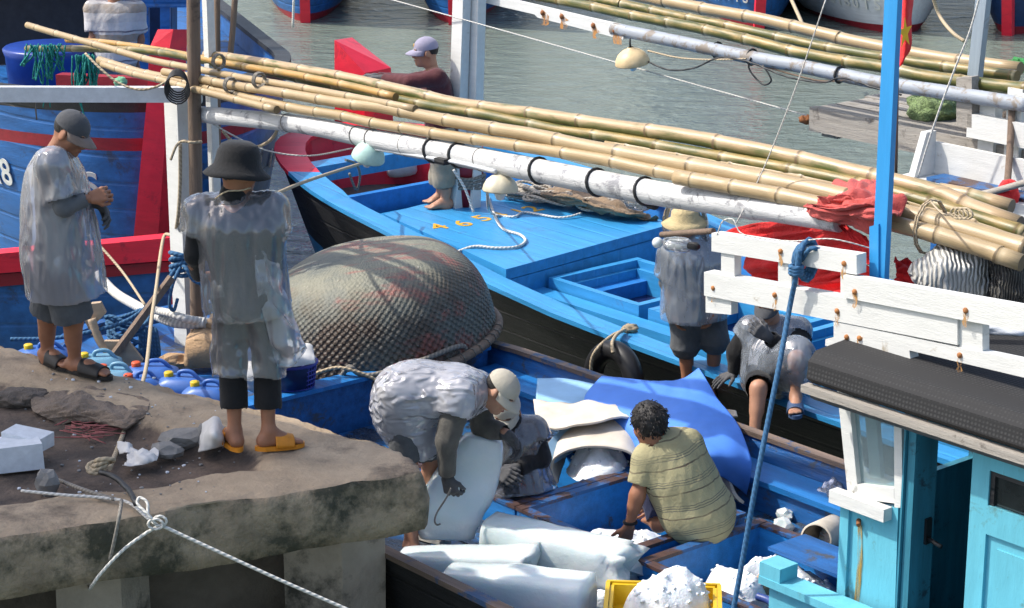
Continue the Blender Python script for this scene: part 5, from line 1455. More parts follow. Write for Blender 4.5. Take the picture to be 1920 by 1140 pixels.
def pr(g, J=J, p=p):
    p.body_prims(g, .045)
    for q in 'LR': g.cap(J['sh' + q], lerp(J['sh' + q], J['el' + q], .8), .085, .10, .05, True)
    g.cap(lerp(p.mid, p.hip, .3), P(1305, 596, Y8), .19, .215, .1, True)
p.garment("poncho", m_film3, pr, .016, .018, 5, 7, cuts=[(P(1305, 594, Y8), (.05, 0, -1))])
def pr(g, J=J, p=p):
    g.ell(J['head'] + p.u * .03, (p.r, p.f, p.u), (.15, .155, .15), .05); g.cap(J['head'] - p.u * .05, p.mid, .12, .14, .08)
p.garment('poncho_hood', m_film3, pr, .014, .014, 8, 3, cuts=[(J['head'] + p.f * .02, (p.f + p.u * .3).normalized())])

# 9 man seated on the black gunwale
Y9 = B(-9.75, 10.35, 0).y
J = js(Y9, head=(1440, 566, -.1), neck=(1447, 600, -.03), shL=(1495, 622, .0), shR=(1408, 620, .02), elL=(1492, 668, -.22), elR=(1382, 662, .05), wrL=(1440, 632, -.30), wrR=(1378, 700, .06),
       hipL=(1472, 706, .02), hipR=(1432, 708, .02), knL=(1494, 672, -.40), knR=(1422, 728, -.42), anL=(1492, 742, -.42), anR=(1414, 818, -.55), toeL=(1492, 762, -.60), toeR=(1404, 838, -.72))
J['gR'] = J['anR'].z - .078; J['gL'] = J['anL'].z - .078
p = Person("man seated on the black hull's gunwale in poncho and dark shorts, behind blue rope", V((J['hipL'].x, Y9, 1.0)), J, (-.3, -.85, -.45), (0, -.1, 1), m_skin2)
p.shirt("shirt", m_black_cl, 1.95, .022, .009, arm=1.1); p.pants("shorts", m_black_cl, 1.0, .028, .008); p.hair(); p.cap(m_cap_grey)
p.glove('L', m_glove, (-.75, -.2, .55), (-.2, .9, .2), -1, .6); p.glove('R', m_glove, (-.75, -.45, -.1), (0, 0, -1), 1, .15)
p.sandal('L', m_bluerub, 'slide'); p.sandal('R', m_blackrub, 'slide')
def pr(g, J=J, p=p):
    p.body_prims(g, .04); g.p = g.p[:-1]
    g.cap(J['shL'], lerp(J['shL'], J['elL'], .3), .085, .10, .05, True); g.cap(J['shR'], lerp(J['shR'], J['elR'], .3), .085, .10, .05, True)
    g.cap(lerp(p.mid, p.hip, .4), P(1450, 700, Y9 - .05), .17, .2, .1)
    g.cap(P(1450, 690, Y9 - .1), J['knL'] + Z_ * .02, .17, .12, .1); g.cap(J['knL'], P(1500, 730, Y9 - .32), .11, .09, .06, True)
p.garment("poncho", m_film3, pr, .014, .016, 6, 3, cuts=[(P(1450, 728, Y9), (.0, 0, -1))])
# ---------------------------------------------------------------- loose things
def rope(label, pts, r, mat, seg=7, n=6, name="rope", cat="rope", group=None, sag=0):
    q = cr(pts, n)
    mb = MB(); mb.tube(q, r, seg); return obj(name, mb, mat, None, label, cat, group)
def pxl(c, n): return N(c[0], c[1], n)
def bamboo(label, pts, n0, n1, rpx0, rpx1, mat, seed=0, node=.44, group="bamboo poles of the long bundle", cut0=False):
    k = len(pts); x0, x1 = pts[0][0], pts[-1][0]
    P3 = [N(x, y, lerp(n0, n1, (x - x0) / (x1 - x0))) for x, y in pts]
    D0 = (P3[0] - CAMP).length; D1 = (P3[-1] - CAMP).length
    r0, r1 = rpx0 * D0 / FOC, rpx1 * D1 / FOC
    q = cr(P3, 24); L = [0]
    for a, b in zip(q, q[1:]): L.append(L[-1] + (b - a).length)
    tot = L[-1]
    def at(s):
        for i in range(len(L) - 1):
            if L[i + 1] >= s: return lerp(q[i], q[i + 1], (s - L[i]) / max(1e-9, L[i + 1] - L[i]))
        return q[-1]
    rnd = random.Random(seed)
    mb = MB(); ctr, rad, vs = [], [], []
    s = -rnd.uniform(0, node * .6); j = 0
    while s < tot:
        l = node * (.85 + .3 * rnd.random()) * (.8 + .5 * min(1, max(0, s / tot)))
        for f in (.0, .02, .045, .09, .3, .55, .8, .94, .975):
            ss = s + f * l
            if 0 <= ss <= tot:
                rr = lerp(r0, r1, ss / tot) * {.0: 1.06, .02: 1.035, .045: .98, .09: .975, .3: .97, .55: .97, .8: .975, .94: 1.0, .975: 1.06}[f]
                ctr.append(at(ss) + noise.noise_vector(V((j * 1.7 + seed, 3, seed))) * r0 * .12); rad.append(rr); vs.append(j + f)
        s += l; j += 1
    seg = 14; rings = []
    nrm = Z_
    for i, c in enumerate(ctr):
        tg = (ctr[min(len(ctr) - 1, i + 1)] - ctr[max(0, i - 1)]).normalized(); a = (nrm - tg * nrm.dot(tg)).normalized(); b = tg.cross(a)
        rings.append([mb.bm.verts.new(c + (a * math.cos(6.28318 * m / seg) + b * math.sin(6.28318 * m / seg)) * rad[i]) for m in range(seg)])
    for i in range(len(rings) - 1):
        for m in range(seg):
            m2 = (m + 1) % seg
            mb.face([rings[i][m], rings[i][m2], rings[i + 1][m2], rings[i + 1][m]], 0, [(m / seg, vs[i] + seed * 7), ((m + 1) / seg, vs[i] + seed * 7), ((m + 1) / seg, vs[i + 1] + seed * 7), (m / seg, vs[i + 1] + seed * 7)], True)
    # open hollow ends
    for e, sg in ((rings[0], 1), (rings[-1], -1)):
        c = sum((v.co for v in e), V()) / seg
        inn = [mb.bm.verts.new(lerp(v.co, c, .35)) for v in e]
        for m in range(seg): mb.face([e[m], e[(m + 1) % seg], inn[(m + 1) % seg], inn[m]])
        mb.face(inn)
    return obj("bamboo_pole", mb, mat, None, label, "bamboo pole", group)

m_orust = stain_mat('orange_rust_stain', (.45, .20, .05), .36, .6, (30, 30, 14))
# the boom with its lamps
bp = [(372, 214), (560, 233), (700, 261), (860, 291), (1000, 318), (1100, 338), (1200, 357), (1300, 373), (1400, 388), (1500, 403), (1575, 416)]
bq = [N(x, y, lerp(8.15, 8.42, (x - 372) / 1138)) for x, y in bp]  # runs on under the red cloth
br = [15.5, 17, 19, 21, 22.5, 23.5, 24, 23, 22, 21, 20]
bs = cr(bq, 10); bR = [((p_ - CAMP).length / FOC) * np.interp(i / (len(bs) - 1), np.linspace(0, 1, len(br)), br) for i, p_ in enumerate(bs)]
mb = MB(); mb.tube(bs, [r * (1 + .05 * noise.noise(p_ * 6)) for r, p_ in zip(bR, bs)], 18)
boom = obj("boom", mb, m_boomwhite, None, "thick flaking white log boom under the bamboo bundle, hung with lamps", "boom")
def ring_on(x, r_t, mat, parent, name):
    i = min(range(len(bs)), key=lambda k: abs((960 + FOC * (bs[k].x) / ((bs[k] - CAMP).dot(V((0, CS, -SN))))) - x))
    tg = (bs[i + 1] - bs[i - 1]).normalized() if 0 < i < len(bs) - 1 else (bs[-1] - bs[-2]).normalized()
    a = tg.orthogonal().normalized(); b = tg.cross(a)
    mb = MB(); mb.tube([bs[i] + (a * math.cos(k * .3927) + b * math.sin(k * .3927)) * (bR[i] + r_t * .4) + tg * .02 * math.sin(k * .39) for k in range(16)], r_t, 6, closed=True)
    return obj(name, mb, mat, parent)
for x in (818, 867, 1008, 1118, 1212): ring_on(x, .010, m_r_black, boom, "rubber_strap")
for x in (540, 675, 702, 905, 760): ring_on(x, .003, m_r_grey, boom, "binding_wire")
m_cream = plain("cream_lamp_plastic", (.58, .52, .38), .45, .12, 20, .2, 60)
m_mint = plain("mint_lamp_plastic", (.40, .58, .52), .4, .1, 20, .15, 60)
m_yel = plain("yellowed_lamp_plastic", (.62, .47, .26), .45, .18, 14, .2, 50)
m_bulb = plain("frosted_bulb_glass", (.62, .66, .66), .15, .08, bump=0, spec=.7, coat=.4)
def lamp(label, c, r, mat, tilt, ribs=0, bulb=True, h=.78, off=True):
    t_ = thing("hanging_lamp", label, "lamp", c, "work lamps hung along the booms"); ax = V(tilt).normalized()
    mb = MB(); prof = [(.02, r * h + .012), (r * .22, r * h), (r * .5, r * h * .88), (r * .78, r * h * .62), (r * .94, r * h * .3), (r, 0), (r * .985, -.006), (r * .96, 0), (r * .9, r * h * .3), (r * .7, r * h * .6), (0, r * h * .85)]
    mb.lathe(prof, c, ax, 30)
    if ribs:
        for v in mb.bm.verts:
            d = v.co - c; a = math.atan2(d.y, d.x); v.co += (d - ax * d.dot(ax)) * .015 * math.cos(a * ribs)
    obj("lamp_shade", mb, mat, t_)
    mb = MB(); mb.lathe([(0, -.055), (.022, -.048), (.034, -.02), (.034, .015), (.022, .05), (.018, .08)], c - ax * .01, ax, 14); obj("bulb", mb, m_bulb, t_)
    mb = MB(); mb.tube([c + ax * (r * h), c + ax * (r * h + .03), c + ax * (r * h + .05) + Z_ * .03], .008, 6); obj("hanger", mb, m_r_black, t_)
    return t_
lamp("pale mint bowl lamp shade hanging from the white log boom near the bow", N(690, 296, 8.2), .108, m_mint, (.25, -.2, 1), h=1.0)
lamp("cream ribbed bowl lamp shade hanging from the middle of the white log boom", N(938, 356, 8.25), .107, m_cream, (.03, .05, 1), 20, h=.9)
lamp("yellowed tan bowl lamp shade hanging below the rusty white plank of the far boom", N(1186, 118, 11.6), .135, m_yel, (-.15, -.1, 1), h=.85)
def glass_lamp(label, c, d, L, r):
    t_ = thing("glass_lamp", label, "lamp", c); d = V(d).normalized()
    mb = MB(); mb.lathe([(0, -.01), (r * .7, 0), (r, .02), (r, L * .8), (r * .75, L * .95), (r * .4, L)], c, d, 18); obj("bulb", mb, plastic_film("lamp_glass", (.75, .8, .78), .3, .08, 4), t_)
    mb = MB()
    for k in range(3):
        o = d.orthogonal().normalized() * r * .5; q = Matrix.Rotation(k * 2.09, 3, d) @ o; mb.tube([c + q + d * .03, c + q + d * L * .78], r * .22, 6)
    obj("inner_tubes", mb, m_bulb, t_)
    mb = MB(); mb.lathe([(r * .5, 0), (r * .55, .05), (r * .3, .07), (0, .07)], c + d * L, d, 12); obj("socket", mb, m_black, t_)
glass_lamp("clear ribbed glass lamp lying under the boom above the brown cloth", N(1178, 377, 8.5), UV_ + Z_ * .05, .17, .042)
glass_lamp("long clear glass lamp tied under the short stick left of the white fence", N(1250, 456, 8.3), UV_ + Z_ * .12, .18, .043)
mb = MB(); c = N(1233, 455, 8.28); bmesh.ops.create_icosphere(mb.bm, subdivisions=3, radius=.031, matrix=Matrix.Translation(c))
for f_ in mb.bm.faces: f_.smooth = True
obj("round_bulb", mb, m_bulb, None, "small round white bulb at the end of the short stick by the fence", "bulb")
rope("short brown stick carrying glass lamps, tied to the left end of the white fence", [N(1240, 440, 8.25), N(1290, 436, 8.22), N(1338, 433, 8.15)], .016, m_brownpole, 8, name="stick", cat="stick")
# lamp cord and conduit
rope("thin white conduit running under the log boom from the mint lamp", [N(705, 279, 8.2), N(790, 293, 8.2), N(860, 305, 8.2), N(930, 322, 8.22)], .013, m_whiteold, 8, name="conduit", cat="conduit")
mb = MB(); mb.beam(N(820, 300, 8.18), N(838, 304, 8.18), .05, .035); obj("switch_box", mb, m_black, None, "small black switch box on the white conduit under the boom", "box")

# bamboo bundle over the old blue boat
bamboo("thick green-streaked bamboo pole lying topmost along the long bundle", [(372, 101), (460, 112), (573, 132), (640, 144), (770, 173), (853, 193), (947, 206), (1037, 219), (1133, 234), (1280, 255), (1410, 279), (1507, 300), (1597, 322), (1697, 345), (1761, 362), (1819, 388), (1930, 428)], 8.35, 8.95, 8.5, 18, m_b_green, 1, .46)
bamboo("olive bamboo pole directly under the topmost green-streaked one", [(42, 91), (187, 92), (287, 97), (353, 107), (407, 117), (533, 141), (640, 164), (737, 185), (820, 201), (900, 214), (983, 231), (1063, 247), (1150, 259), (1240, 275), (1340, 293), (1513, 324), (1650, 355), (1766, 388), (1930, 440)], 8.2, 8.9, 6, 15, m_b_olive, 2, .42)
bamboo("pale tan bamboo pole, the thickest, just below the green ones", [(300, 133), (427, 158), (523, 173), (640, 193), (707, 200), (773, 213), (843, 227), (923, 241), (1003, 254), (1087, 273), (1177, 290), (1280, 309), (1360, 323), (1457, 343), (1547, 361), (1677, 397), (1753, 416), (1861, 448), (1930, 470)], 8.08, 8.70, 7, 22, m_b_tan, 3, .44)
bamboo("dry tan bamboo pole lying directly on the white log boom", [(183, 112), (270, 138), (333, 151), (377, 163), (437, 177), (507, 193), (567, 206), (640, 217), (693, 229), (757, 240), (827, 252), (900, 263), (977, 275), (1057, 287), (1140, 301), (1213, 317), (1330, 340), (1420, 360)], 8.05, 8.45, 8, 13, m_b_tan, 4, .3)
bamboo("tan bamboo starting with a butt end above the boom, running under red cloth", [(1259, 331), (1327, 343), (1393, 354), (1470, 368), (1520, 379), (1600, 398), (1674, 419), (1740, 436), (1850, 470), (1930, 497)], 8.30, 8.62, 14.5, 17, m_b_tan, 5, .3)
bamboo("thin bamboo pole, its tip pointing up highest at the bundle's left end", [(51, 47), (123, 68), (200, 89), (280, 112), (360, 128), (460, 147), (567, 165), (680, 186), (780, 205)], 8.15, 8.25, 6, 8, m_b_tan, 6, .36)
bamboo("slim pale bamboo pole whose left end rests under the uptilted tip", [(125, 75), (200, 80), (287, 92), (353, 104), (420, 118), (540, 138), (650, 160), (760, 186)], 8.3, 8.35, 5.5, 8, m_b_amber, 7, .36)
bamboo("split pale bamboo tip lying lowest left of the wooden pole", [(186, 118), (240, 136), (300, 150), (360, 166), (440, 186), (520, 206)], 8.0, 8.1, 6, 8, m_b_tan, 8, .3)
bamboo("pale green bamboo pole lying beyond the topmost one, right of the blue mast", [(1740, 352), (1824, 368), (1930, 398)], 9.1, 9.2, 13, 16, m_b_green, 9, .50)
bamboo("tan bamboo pole half hidden behind the thick pale one at the right", [(1130, 268), (1280, 294), (1440, 322), (1560, 345), (1700, 380), (1800, 408), (1930, 448)], 8.6, 8.9, 12, 17, m_b_tan, 10, .46)
# far bundle and its boom
g2 = "bamboo poles of the far bundle"
bamboo("pale grey-tan bamboo pole, uppermost of the far bundle above the water", [(1130, -22), (1280, 9), (1360, 23), (1433, 37), (1520, 58), (1590, 75), (1657, 89), (1753, 107), (1827, 118), (1930, 132)], 12.2, 12.5, 11, 13, m_b_tan, 11, .46, g2)
bamboo("olive bamboo pole in the middle of the far bundle above the water", [(1010, -22), (1100, -4), (1187, 12), (1280, 32), (1363, 49), (1417, 61), (1477, 74), (1533, 86), (1593, 97), (1657, 108), (1727, 119), (1930, 146)], 12.0, 12.2, 9, 11, m_b_olive, 12, .44, g2)
bamboo("glossy green and amber bamboo pole, lowest of the far bundle", [(1000, -8), (1090, 8), (1187, 29), (1260, 43), (1333, 58), (1413, 77), (1483, 95), (1570, 112), (1653, 124), (1740, 144), (1930, 167)], 11.85, 11.95, 9, 13, m_b_olive, 13, .46, g2)
fb = thing("boom", "rusty white plank and grey pipe boom of the far boat, over the water", "boom", N(1170, 60, 11.7))
def poly_n(pts, n): return [N(x, y, n) for x, y in pts]
mb = MB(); mb.prism(poly_n([(895, -14), (1000, 10), (1100, 34), (1172, 50), (1168, 74), (1008, 33), (1002, 27), (895, 2)], 11.72), NV_ * .06); mb.bevel(.006); pk = obj("plank", mb, m_white, fb)
for x, y in ((1018, 24), (1054, 31), (1113, 48), (1153, 58)):
    mb = MB(); mb.lathe([(.022, 0), (.022, .01), (.01, .02), (0, .02)], N(x, y, 11.72), -NV_, 10); b_ = obj("bolt", mb, m_rust, pk)
    rs = random.Random(x); mb = MB(); q = [N(x, y, 11.718) + Z_ * .03 - UV_ * .02]
    for k in range(6): q.append(N(x, y, 11.718) + UV_ * (rs.uniform(.02, .09)) - Z_ * .02 * k)
    for k in range(5, -1, -1): q.append(N(x, y, 11.718) - UV_ * rs.uniform(.005, .03) - Z_ * .02 * k)
    mb.face([mb.bm.verts.new(v) for v in q]); obj("rust_stain", mb, m_orust, b_)
pp = [(1150, 54), (1210, 66), (1280, 80), (1400, 106), (1500, 124), (1575, 140), (1660, 157), (1780, 174), (1930, 198)]
mb = MB(); mb.tube(cr([N(x, y, lerp(11.75, 11.85, (x - 1150) / 780)) for x, y in pp], 8), .050, 14); obj("pipe", mb, m_greytin, fb)
mb = MB()
for x, y in ((1345, 94), (1410, 107), (1575, 140)):
    c = N(x, y, 11.8); mb2 = MB(); mb2.tube([c + (Z_ * math.cos(k * .5236) + NV_ * math.sin(k * .5236)) * .058 for k in range(12)], .009, 6, closed=True); obj("strap", mb2, m_r_black, fb)
for i, (lab, pts, mt_) in enumerate((("thin black cable sagging below the grey pipe of the far boom", [(1195, 105), (1250, 130), (1300, 128), (1350, 108), (1410, 118), (1470, 142), (1540, 155), (1580, 146), (1640, 165), (1690, 178)], m_r_black), ("fine tan wire sagging under the far boom lamp", [(1215, 95), (1270, 108), (1330, 112), (1400, 110)], m_r_tan), ("short loop of black cable hanging from the far boom", [(1408, 108), (1405, 130), (1430, 158), (1446, 150), (1430, 122)], m_r_black), ("thin brown wire beside the black cable below the far boom", [(1412, 118), (1480, 138), (1540, 152), (1590, 150)], m_brownpole))):
    rope(lab, [N(x, y, 11.65 + .04 * i) for x, y in pts], .007, mt_, 5, name="cable", cat="cable")

# red cloth thrown over the bamboo
m_redcl = cloth("bright_red_cloth", (.66, .018, .02), .8, .15, 200, .35, 2); m_fadecl = cloth("faded_red_cloth", (.46, .075, .065), .85, .15, 200, .35, 2)
mb = MB()
mb.sheet([[N(x, y, n) for x, y, n in r] for r in (
    [(1552, 343, 8.8), (1600, 328, 8.85), (1645, 316, 8.85), (1696, 342, 9.0)],
    [(1545, 360, 8.36), (1590, 350, 8.36), (1640, 345, 8.5), (1700, 362, 8.6)],
    [(1520, 374, 8.30), (1575, 374, 8.28), (1630, 372, 8.30), (1698, 384, 8.45)],
    [(1499, 390, 8.30), (1550, 400, 8.26), (1605, 405, 8.26), (1660, 412, 8.30)],
    [(1505, 410, 8.36), (1552, 424, 8.32), (1605, 437, 8.32), (1655, 446, 8.36)])], 14, 12, .006, .012, 9, 2, fold=(2.2, 9, .05))
obj("faded_cloth", mb, m_fadecl, None, "faded red cloth bundled over the bamboo left of the blue mast", "cloth")
mb = MB()
mb.sheet([[N(x, y, n) for x, y, n in r] for r in (
    [(1335, 430, 8.75), (1400, 418, 8.75), (1470, 408, 8.7), (1530, 400, 8.6), (1580, 415, 8.5)],
    [(1365, 452, 8.66), (1430, 448, 8.70), (1490, 440, 8.60), (1550, 425, 8.5), (1600, 440, 8.45)],
    [(1395, 500, 8.72), (1445, 500, 8.66), (1500, 495, 8.70), (1560, 485, 8.5), (1615, 490, 8.5)],
    [(1405, 535, 8.66), (1470, 540, 8.72), (1530, 538, 8.60), (1590, 530, 8.55), (1640, 535, 8.50)],
    [(1420, 548, 8.55), (1480, 556, 8.50), (1540, 552, 8.48), (1600, 548, 8.42), (1660, 548, 8.45)])], 14, 12, .006, .012, 9, 5, fold=(1.6, 11, .035))
mb.sheet([[N(x, y, n) for x, y, n in r] for r in ([(1560, 408, 8.43), (1590, 425, 8.42), (1620, 440, 8.42)], [(1585, 445, 8.40), (1610, 462, 8.39), (1640, 470, 8.40)], [(1600, 490, 8.42), (1630, 500, 8.41), (1660, 500, 8.42)])], 12, 12, .006, .01, 10, 4, fold=(9, 1.5, .03))
mb.sheet([[N(x, y, n) for x, y, n in r] for r in ([(1680, 478, 8.7), (1700, 482, 8.75), (1715, 495, 8.75)], [(1680, 510, 8.62), (1705, 512, 8.65), (1735, 530, 8.65)], [(1660, 545, 8.55), (1700, 545, 8.55), (1745, 545, 8.6)])], 12, 12, .006, .01, 10, 8, fold=(2, 8, .03))
obj("red_cloth", mb, m_redcl, None, "bright red cloth hanging behind the white fence", "cloth")
# flag on a staff
fl = thing("national_flag", "red flag with yellow star hanging behind the blue mast", "flag", N(1700, 60, 9.0))
mb = MB(); mb.sheet([[N(1686, -40, 9.0), N(1700, -35, 8.97), N(1712, -30, 9.03)], [N(1686, 30, 9.0), N(1698, 32, 8.96), N(1710, 35, 9.04)], [N(1685, 90, 9.0), N(1697, 95, 8.97), N(1709, 82, 9.02)], [N(1684, 135, 9.0), N(1690, 122, 8.98), N(1706, 95, 9.0)]], 8, 8, .003, .008, 9); obj("flag_cloth", mb, m_redcl, fl)
mb = MB(); c = N(1697, 62, 8.93); pts = []
for k in range(10):
    r_ = .085 if k % 2 == 0 else .033; a = math.pi / 2 + k * math.pi / 5 + .15
    pts.append(c + V((.38 * math.cos(a) * r_ * 1.1, 0, math.sin(a) * r_)))
mb.prism(pts, V((.002, .005, 0))); obj("star", mb, plain("yellow_star_cloth", (.62, .40, .03), .8), fl)
mb = MB(); mb.tube([N(1684, -60, 9.02), N(1683, 140, 9.02), N(1680, 330, 9.02)], .008, 6); obj("staff", mb, m_brownpole, fl)

# net bag, black net, roof clutter at the right
mnet, t, p = _nt("grey_fishing_net"); p.inputs['Base Color'].default_value = (.08, .08, .075, 1)
vec = _coords(t, (1, 1, .6)); w = _n(t, "ShaderNodeTexWave", wave_type='BANDS'); w.inputs['Scale'].default_value = 26; w.inputs['Distortion'].default_value = 4; t.links.new(vec, w.inputs[0]); _bump(t, p, w.outputs[1], 1, .02); t.links.new(_mix(t, w.outputs[1], (.02, .02, .02), (.14, .135, .12)), p.inputs['Base Color'])
mbag, t, p = _nt("white_net_bag"); vec = _coords(t, (1, 1, 1)); w = _n(t, "ShaderNodeTexWave", wave_type='BANDS'); w.inputs['Scale'].default_value = 14; w.inputs['Distortion'].default_value = 5; w.inputs['Detail'].default_value = 1; t.links.new(vec, w.inputs[0]); t.links.new(_mix(t, _ramp(t, w.outputs[1], .02, .16), (.16, .16, .15), (.55, .54, .50)), p.inputs['Base Color']); p.inputs['Roughness'].default_value = .4; _bump(t, p, w.outputs[1], .8, .015)
mb = MB(); mb.blob(N(1785, 520, 8.6), (.20, .16, .17), 4, .18, 1.6, 3); obj("net_bag", mb, mbag, None, "whitish netting bag of plastic stuffed under the bamboo beside the blue mast", "bag")
mb = MB(); mb.blob(N(1905, 520, 8.8), (.16, .2, .16), 4, .25, 1.8, 5); obj("black_net", mb, mnet, None, "heap of dark fishing net under the bamboo at the right edge", "net")
mb = MB(); mb.blob(N(1870, 600, 8.75), (.35, .25, .06), 4, .2, 1.8, 8); obj("grey_sack", mb, m_whiteold, None, "flat greyish plastic sack on the roof behind the upper fence board", "sack")
boxes("roof_box", m_matgrey, None, (-6.9, -5.0, 8.95, 9.3, 2.48, 2.66), label="long low dark box lying on the wheelhouse roof behind the fence", cat="box")
m_gnet = cloth("green_net_cloth", (.24, .34, .14), .9, .3, 90, .9, 8); m_dgnet = cloth("vivid_green_net", (.03, .22, .05), .9, .4, 120, .6); m_bnet = cloth("brown_net_cloth", (.12, .095, .075), .95, .4, 120, .7, 3)
mb = MB(); c = N(1752, 205, 12.35); mb.blob(c, (.20, .2, .12), 4, .25, 2.2, 2); obj("green_net", mb, m_gnet, None, "pale green net heap on the weathered plank platform", "net")
for i, (x, y, sx, sz, lab) in enumerate(((1775, 178, .14, .05, "vivid green net rope heap behind the pale green net"), (1858, 196, .14, .05, "vivid green net strands right of the grey-blue mast"), (1912, 128, .09, .05, "small vivid green net bunch at the right edge on the far bamboo"))):
    mb = MB(); rs = random.Random(i); c = N(x, y, 12.5 + .1 * i)
    for k in range(10): mb.tube(cr([c + V((rs.uniform(-sx, sx), rs.uniform(-.1, .1), rs.uniform(-sz, sz) * .8 + .02)) for _ in range(5)], 6), .010, 5)
    obj("green_rope_heap", mb, m_dgnet, None, lab, "net")
mb = MB(); mb.blob(N(1888, 222, 12.4), (.28, .2, .12), 4, .3, 2.2, 12); obj("brown_net", mb, m_bnet, None, "brown fishing net draped over the platform at the right edge", "net")
mb = MB(); mb.tube(cr([N(1898, 190, 11.9), N(1893, 290, 11.75), N(1888, 350, 11.6)], 5), [.024] * 11, 10); obj("brown_stick", mb, m_brownpole, None, "upright round brown stick with red rag at its foot, at the right edge", "stick")
mb = MB(); mb.blob(N(1890, 365, 11.5), (.07, .06, .10), 3, .35, 2.2, 4); obj("red_rag", mb, m_redcl, None, "red rag tied round the foot of the upright brown stick", "rag")
mb = MB(); mb.tube(cr([N(1790, 372, 11.5), N(1850, 362, 11.45), N(1930, 340, 11.4)], 5), .022, 8); obj("grey_pole", mb, m_greywood, None, "thin grey pole lying slanted on the white roof edge at the right", "pole")
mb = MB(); mb.beam(N(1838, 214, 12.1), N(1900, 196, 12.1), .06, .05); obj("white_batten", mb, m_white, None, "short white batten sloping up right of the grey-blue mast", "batten")

# lines and ropes in the air
rope("long thin white line stretched across the water from upper left to the plank platform", [P(700, -10, 19), P(960, 62, 18), P(1230, 138, 17), P(1512, 216, 15.9)], .0055, m_r_white, 5, name="line", cat="line")
mb = MB(); mb.blob(N(1512, 224, 11.95), (.05, .05, .035), 3, .3, 3); obj("pulley", mb, m_rust, None, "small rusty pulley at the end of the thin white line", "pulley")
rope("fine white line slanting down to the white fence, left of the blue mast", [N(1548, 0, 8.4), N(1490, 170, 8.4), N(1430, 320, 8.4), N(1380, 420, 8.3)], .0035, m_r_white, 5, name="line", cat="line")
rope("white twisted line hanging from the grey-blue mast down to the white roof corner", [N(1838, -10, 11.5), N(1818, 60, 11.5), N(1790, 130, 11.5), N(1760, 210, 11.5), N(1740, 270, 11.5), N(1722, 330, 11.5)], .007, m_r_white, 5, name="line", cat="line")
rope("tan mooring rope curving down from the far boats toward the water behind the flag", [P(1748, -10, 30), P(1762, 30, 30), P(1785, 60, 29.5), P(1808, 77, 29.3)], .025, m_r_tan, 6)
rope("tan rope slanting from the far boats behind the uppermost far bamboo", [P(1482, -5, 30), P(1506, 48, 29)], .025, m_r_tan, 6)
rope("pale rope hanging from the leftmost far boat into the water", [P(551, -5, 33), P(549, 52, 33)], .02, m_r_white, 6)
rope("tan rope running from the black-hulled boat's bow across behind the bucket-hat man", [P(470, 385, 12.6), P(560, 345, 15), P(640, 318, 17), P(690, 303, 17.8)], .013, m_r_tan, 6)
rope("thin pale blue cord sagging under the boom near the white post", [N(385, 222, 8.2), N(430, 250, 8.3), N(500, 282, 8.5), N(580, 292, 8.7), N(660, 278, 8.6)], .006, m_r_white, 5, name="cord", cat="cord")
rope("frayed tan rope drooping from the boom beside the bucket hat", [N(418, 246, 8.3), N(440, 268, 8.4), N(480, 275, 8.5), N(508, 262, 8.4), N(522, 240, 8.3)], .012, m_r_tan, 6)
rope("tan rope looped round the gallows post, its tail hanging to the left", [P(320, 300, 15.1), P(330, 275, 15.1), P(342, 265, 15.1), P(360, 267, 15.05), P(378, 266, 15.1)], .010, m_r_tan, 6)
rope("tan rope hanging from the post over the red gunwale to the quay", [P(338, 270, 15.2), P(337, 360, 15.2), P(331, 425, 15.3), P(322, 440, 15.8), P(309, 441, 16.2), P(302, 470, 15.6), P(293, 540, 14.6), P(284, 600, 13.8), P(272, 700, 12.6), P(240, 790, 11.6), P(206, 878, 10.75)], .013, m_r_tan, 8)
rope("thin tan rope slanting down from the red gunwale to the anchor", [P(184, 457, 16.3), P(230, 510, 16), P(272, 572, 15.3)], .010, m_r_tan, 6)
rope("thick white mooring rope slung from the anchor round the foot of the white post", [P(184, 515, 16.2), P(215, 548, 15.9), P(250, 570, 15.5), P(290, 590, 15.2), P(330, 606, 15.0), P(385, 606, 14.95)], .036, m_r_white, 10, 8)
rope("second strand of thick white rope passing in front of the white post", [P(292, 582, 15.1), P(320, 588, 14.95), P(350, 598, 14.9), P(390, 604, 15.0)], .030, m_r_white, 10, 8)
rope("blue mooring rope from the post knot down across the anchor to the left", [P(338, 492, 15.0), P(318, 520, 14.95), P(290, 560, 14.8), P(240, 600, 14.7), P(170, 622, 14.6), P(100, 634, 14.6), P(20, 636, 14.6)], .015, m_r_blue, 7, 8)
mb = MB(); rs = random.Random(4)
c = P(341, 496, 14.98)
for k in range(5): mb.tube([c + V((.085 * math.cos(a), .06 * math.sin(a) + .05, .05 * (k - 2) * .5 + .03 * math.sin(a + k))) for a in [j * .5236 for j in range(12)]], .016, 7, closed=True)
mb.tube(cr([c + V((.05, 0, 0)), P(362, 505, 14.95), P(375, 530, 14.95), P(380, 540, 14.95)], 6), .014, 7); mb.tube(cr([c, P(350, 505, 14.93), P(362, 525, 14.93), P(378, 532, 14.93)], 6), .014, 7)
mb.tube(cr([c, P(325, 530, 14.9), P(318, 570, 14.9), P(326, 582, 14.9), P(333, 560, 14.9)], 6), .012, 7)
obj("rope_knot", mb, m_r_blue, None, "blue rope knot tied round the white gallows post", "knot")
mb = MB(); rs = random.Random(9); c = P(240, 622, 14.9)
for k in range(9): mb.tube([c + V((.15 * math.cos(a) * (1 - .03 * k), .10 * math.sin(a) + .02 * rs.uniform(-1, 1), .10 - .03 * k + .035 * math.sin(a * 2 + k))) for a in [j * .35 for j in range(18)]], .014, 6, closed=True)
for k in range(7): mb.tube(cr([c + V((.05 + .02 * k, 0, .02)), P(262 + 5 * k, 620, 14.85), P(262 + 6 * k, 660, 14.85), P(258 + 6 * k, 690, 14.85)], 5), .014, 6)
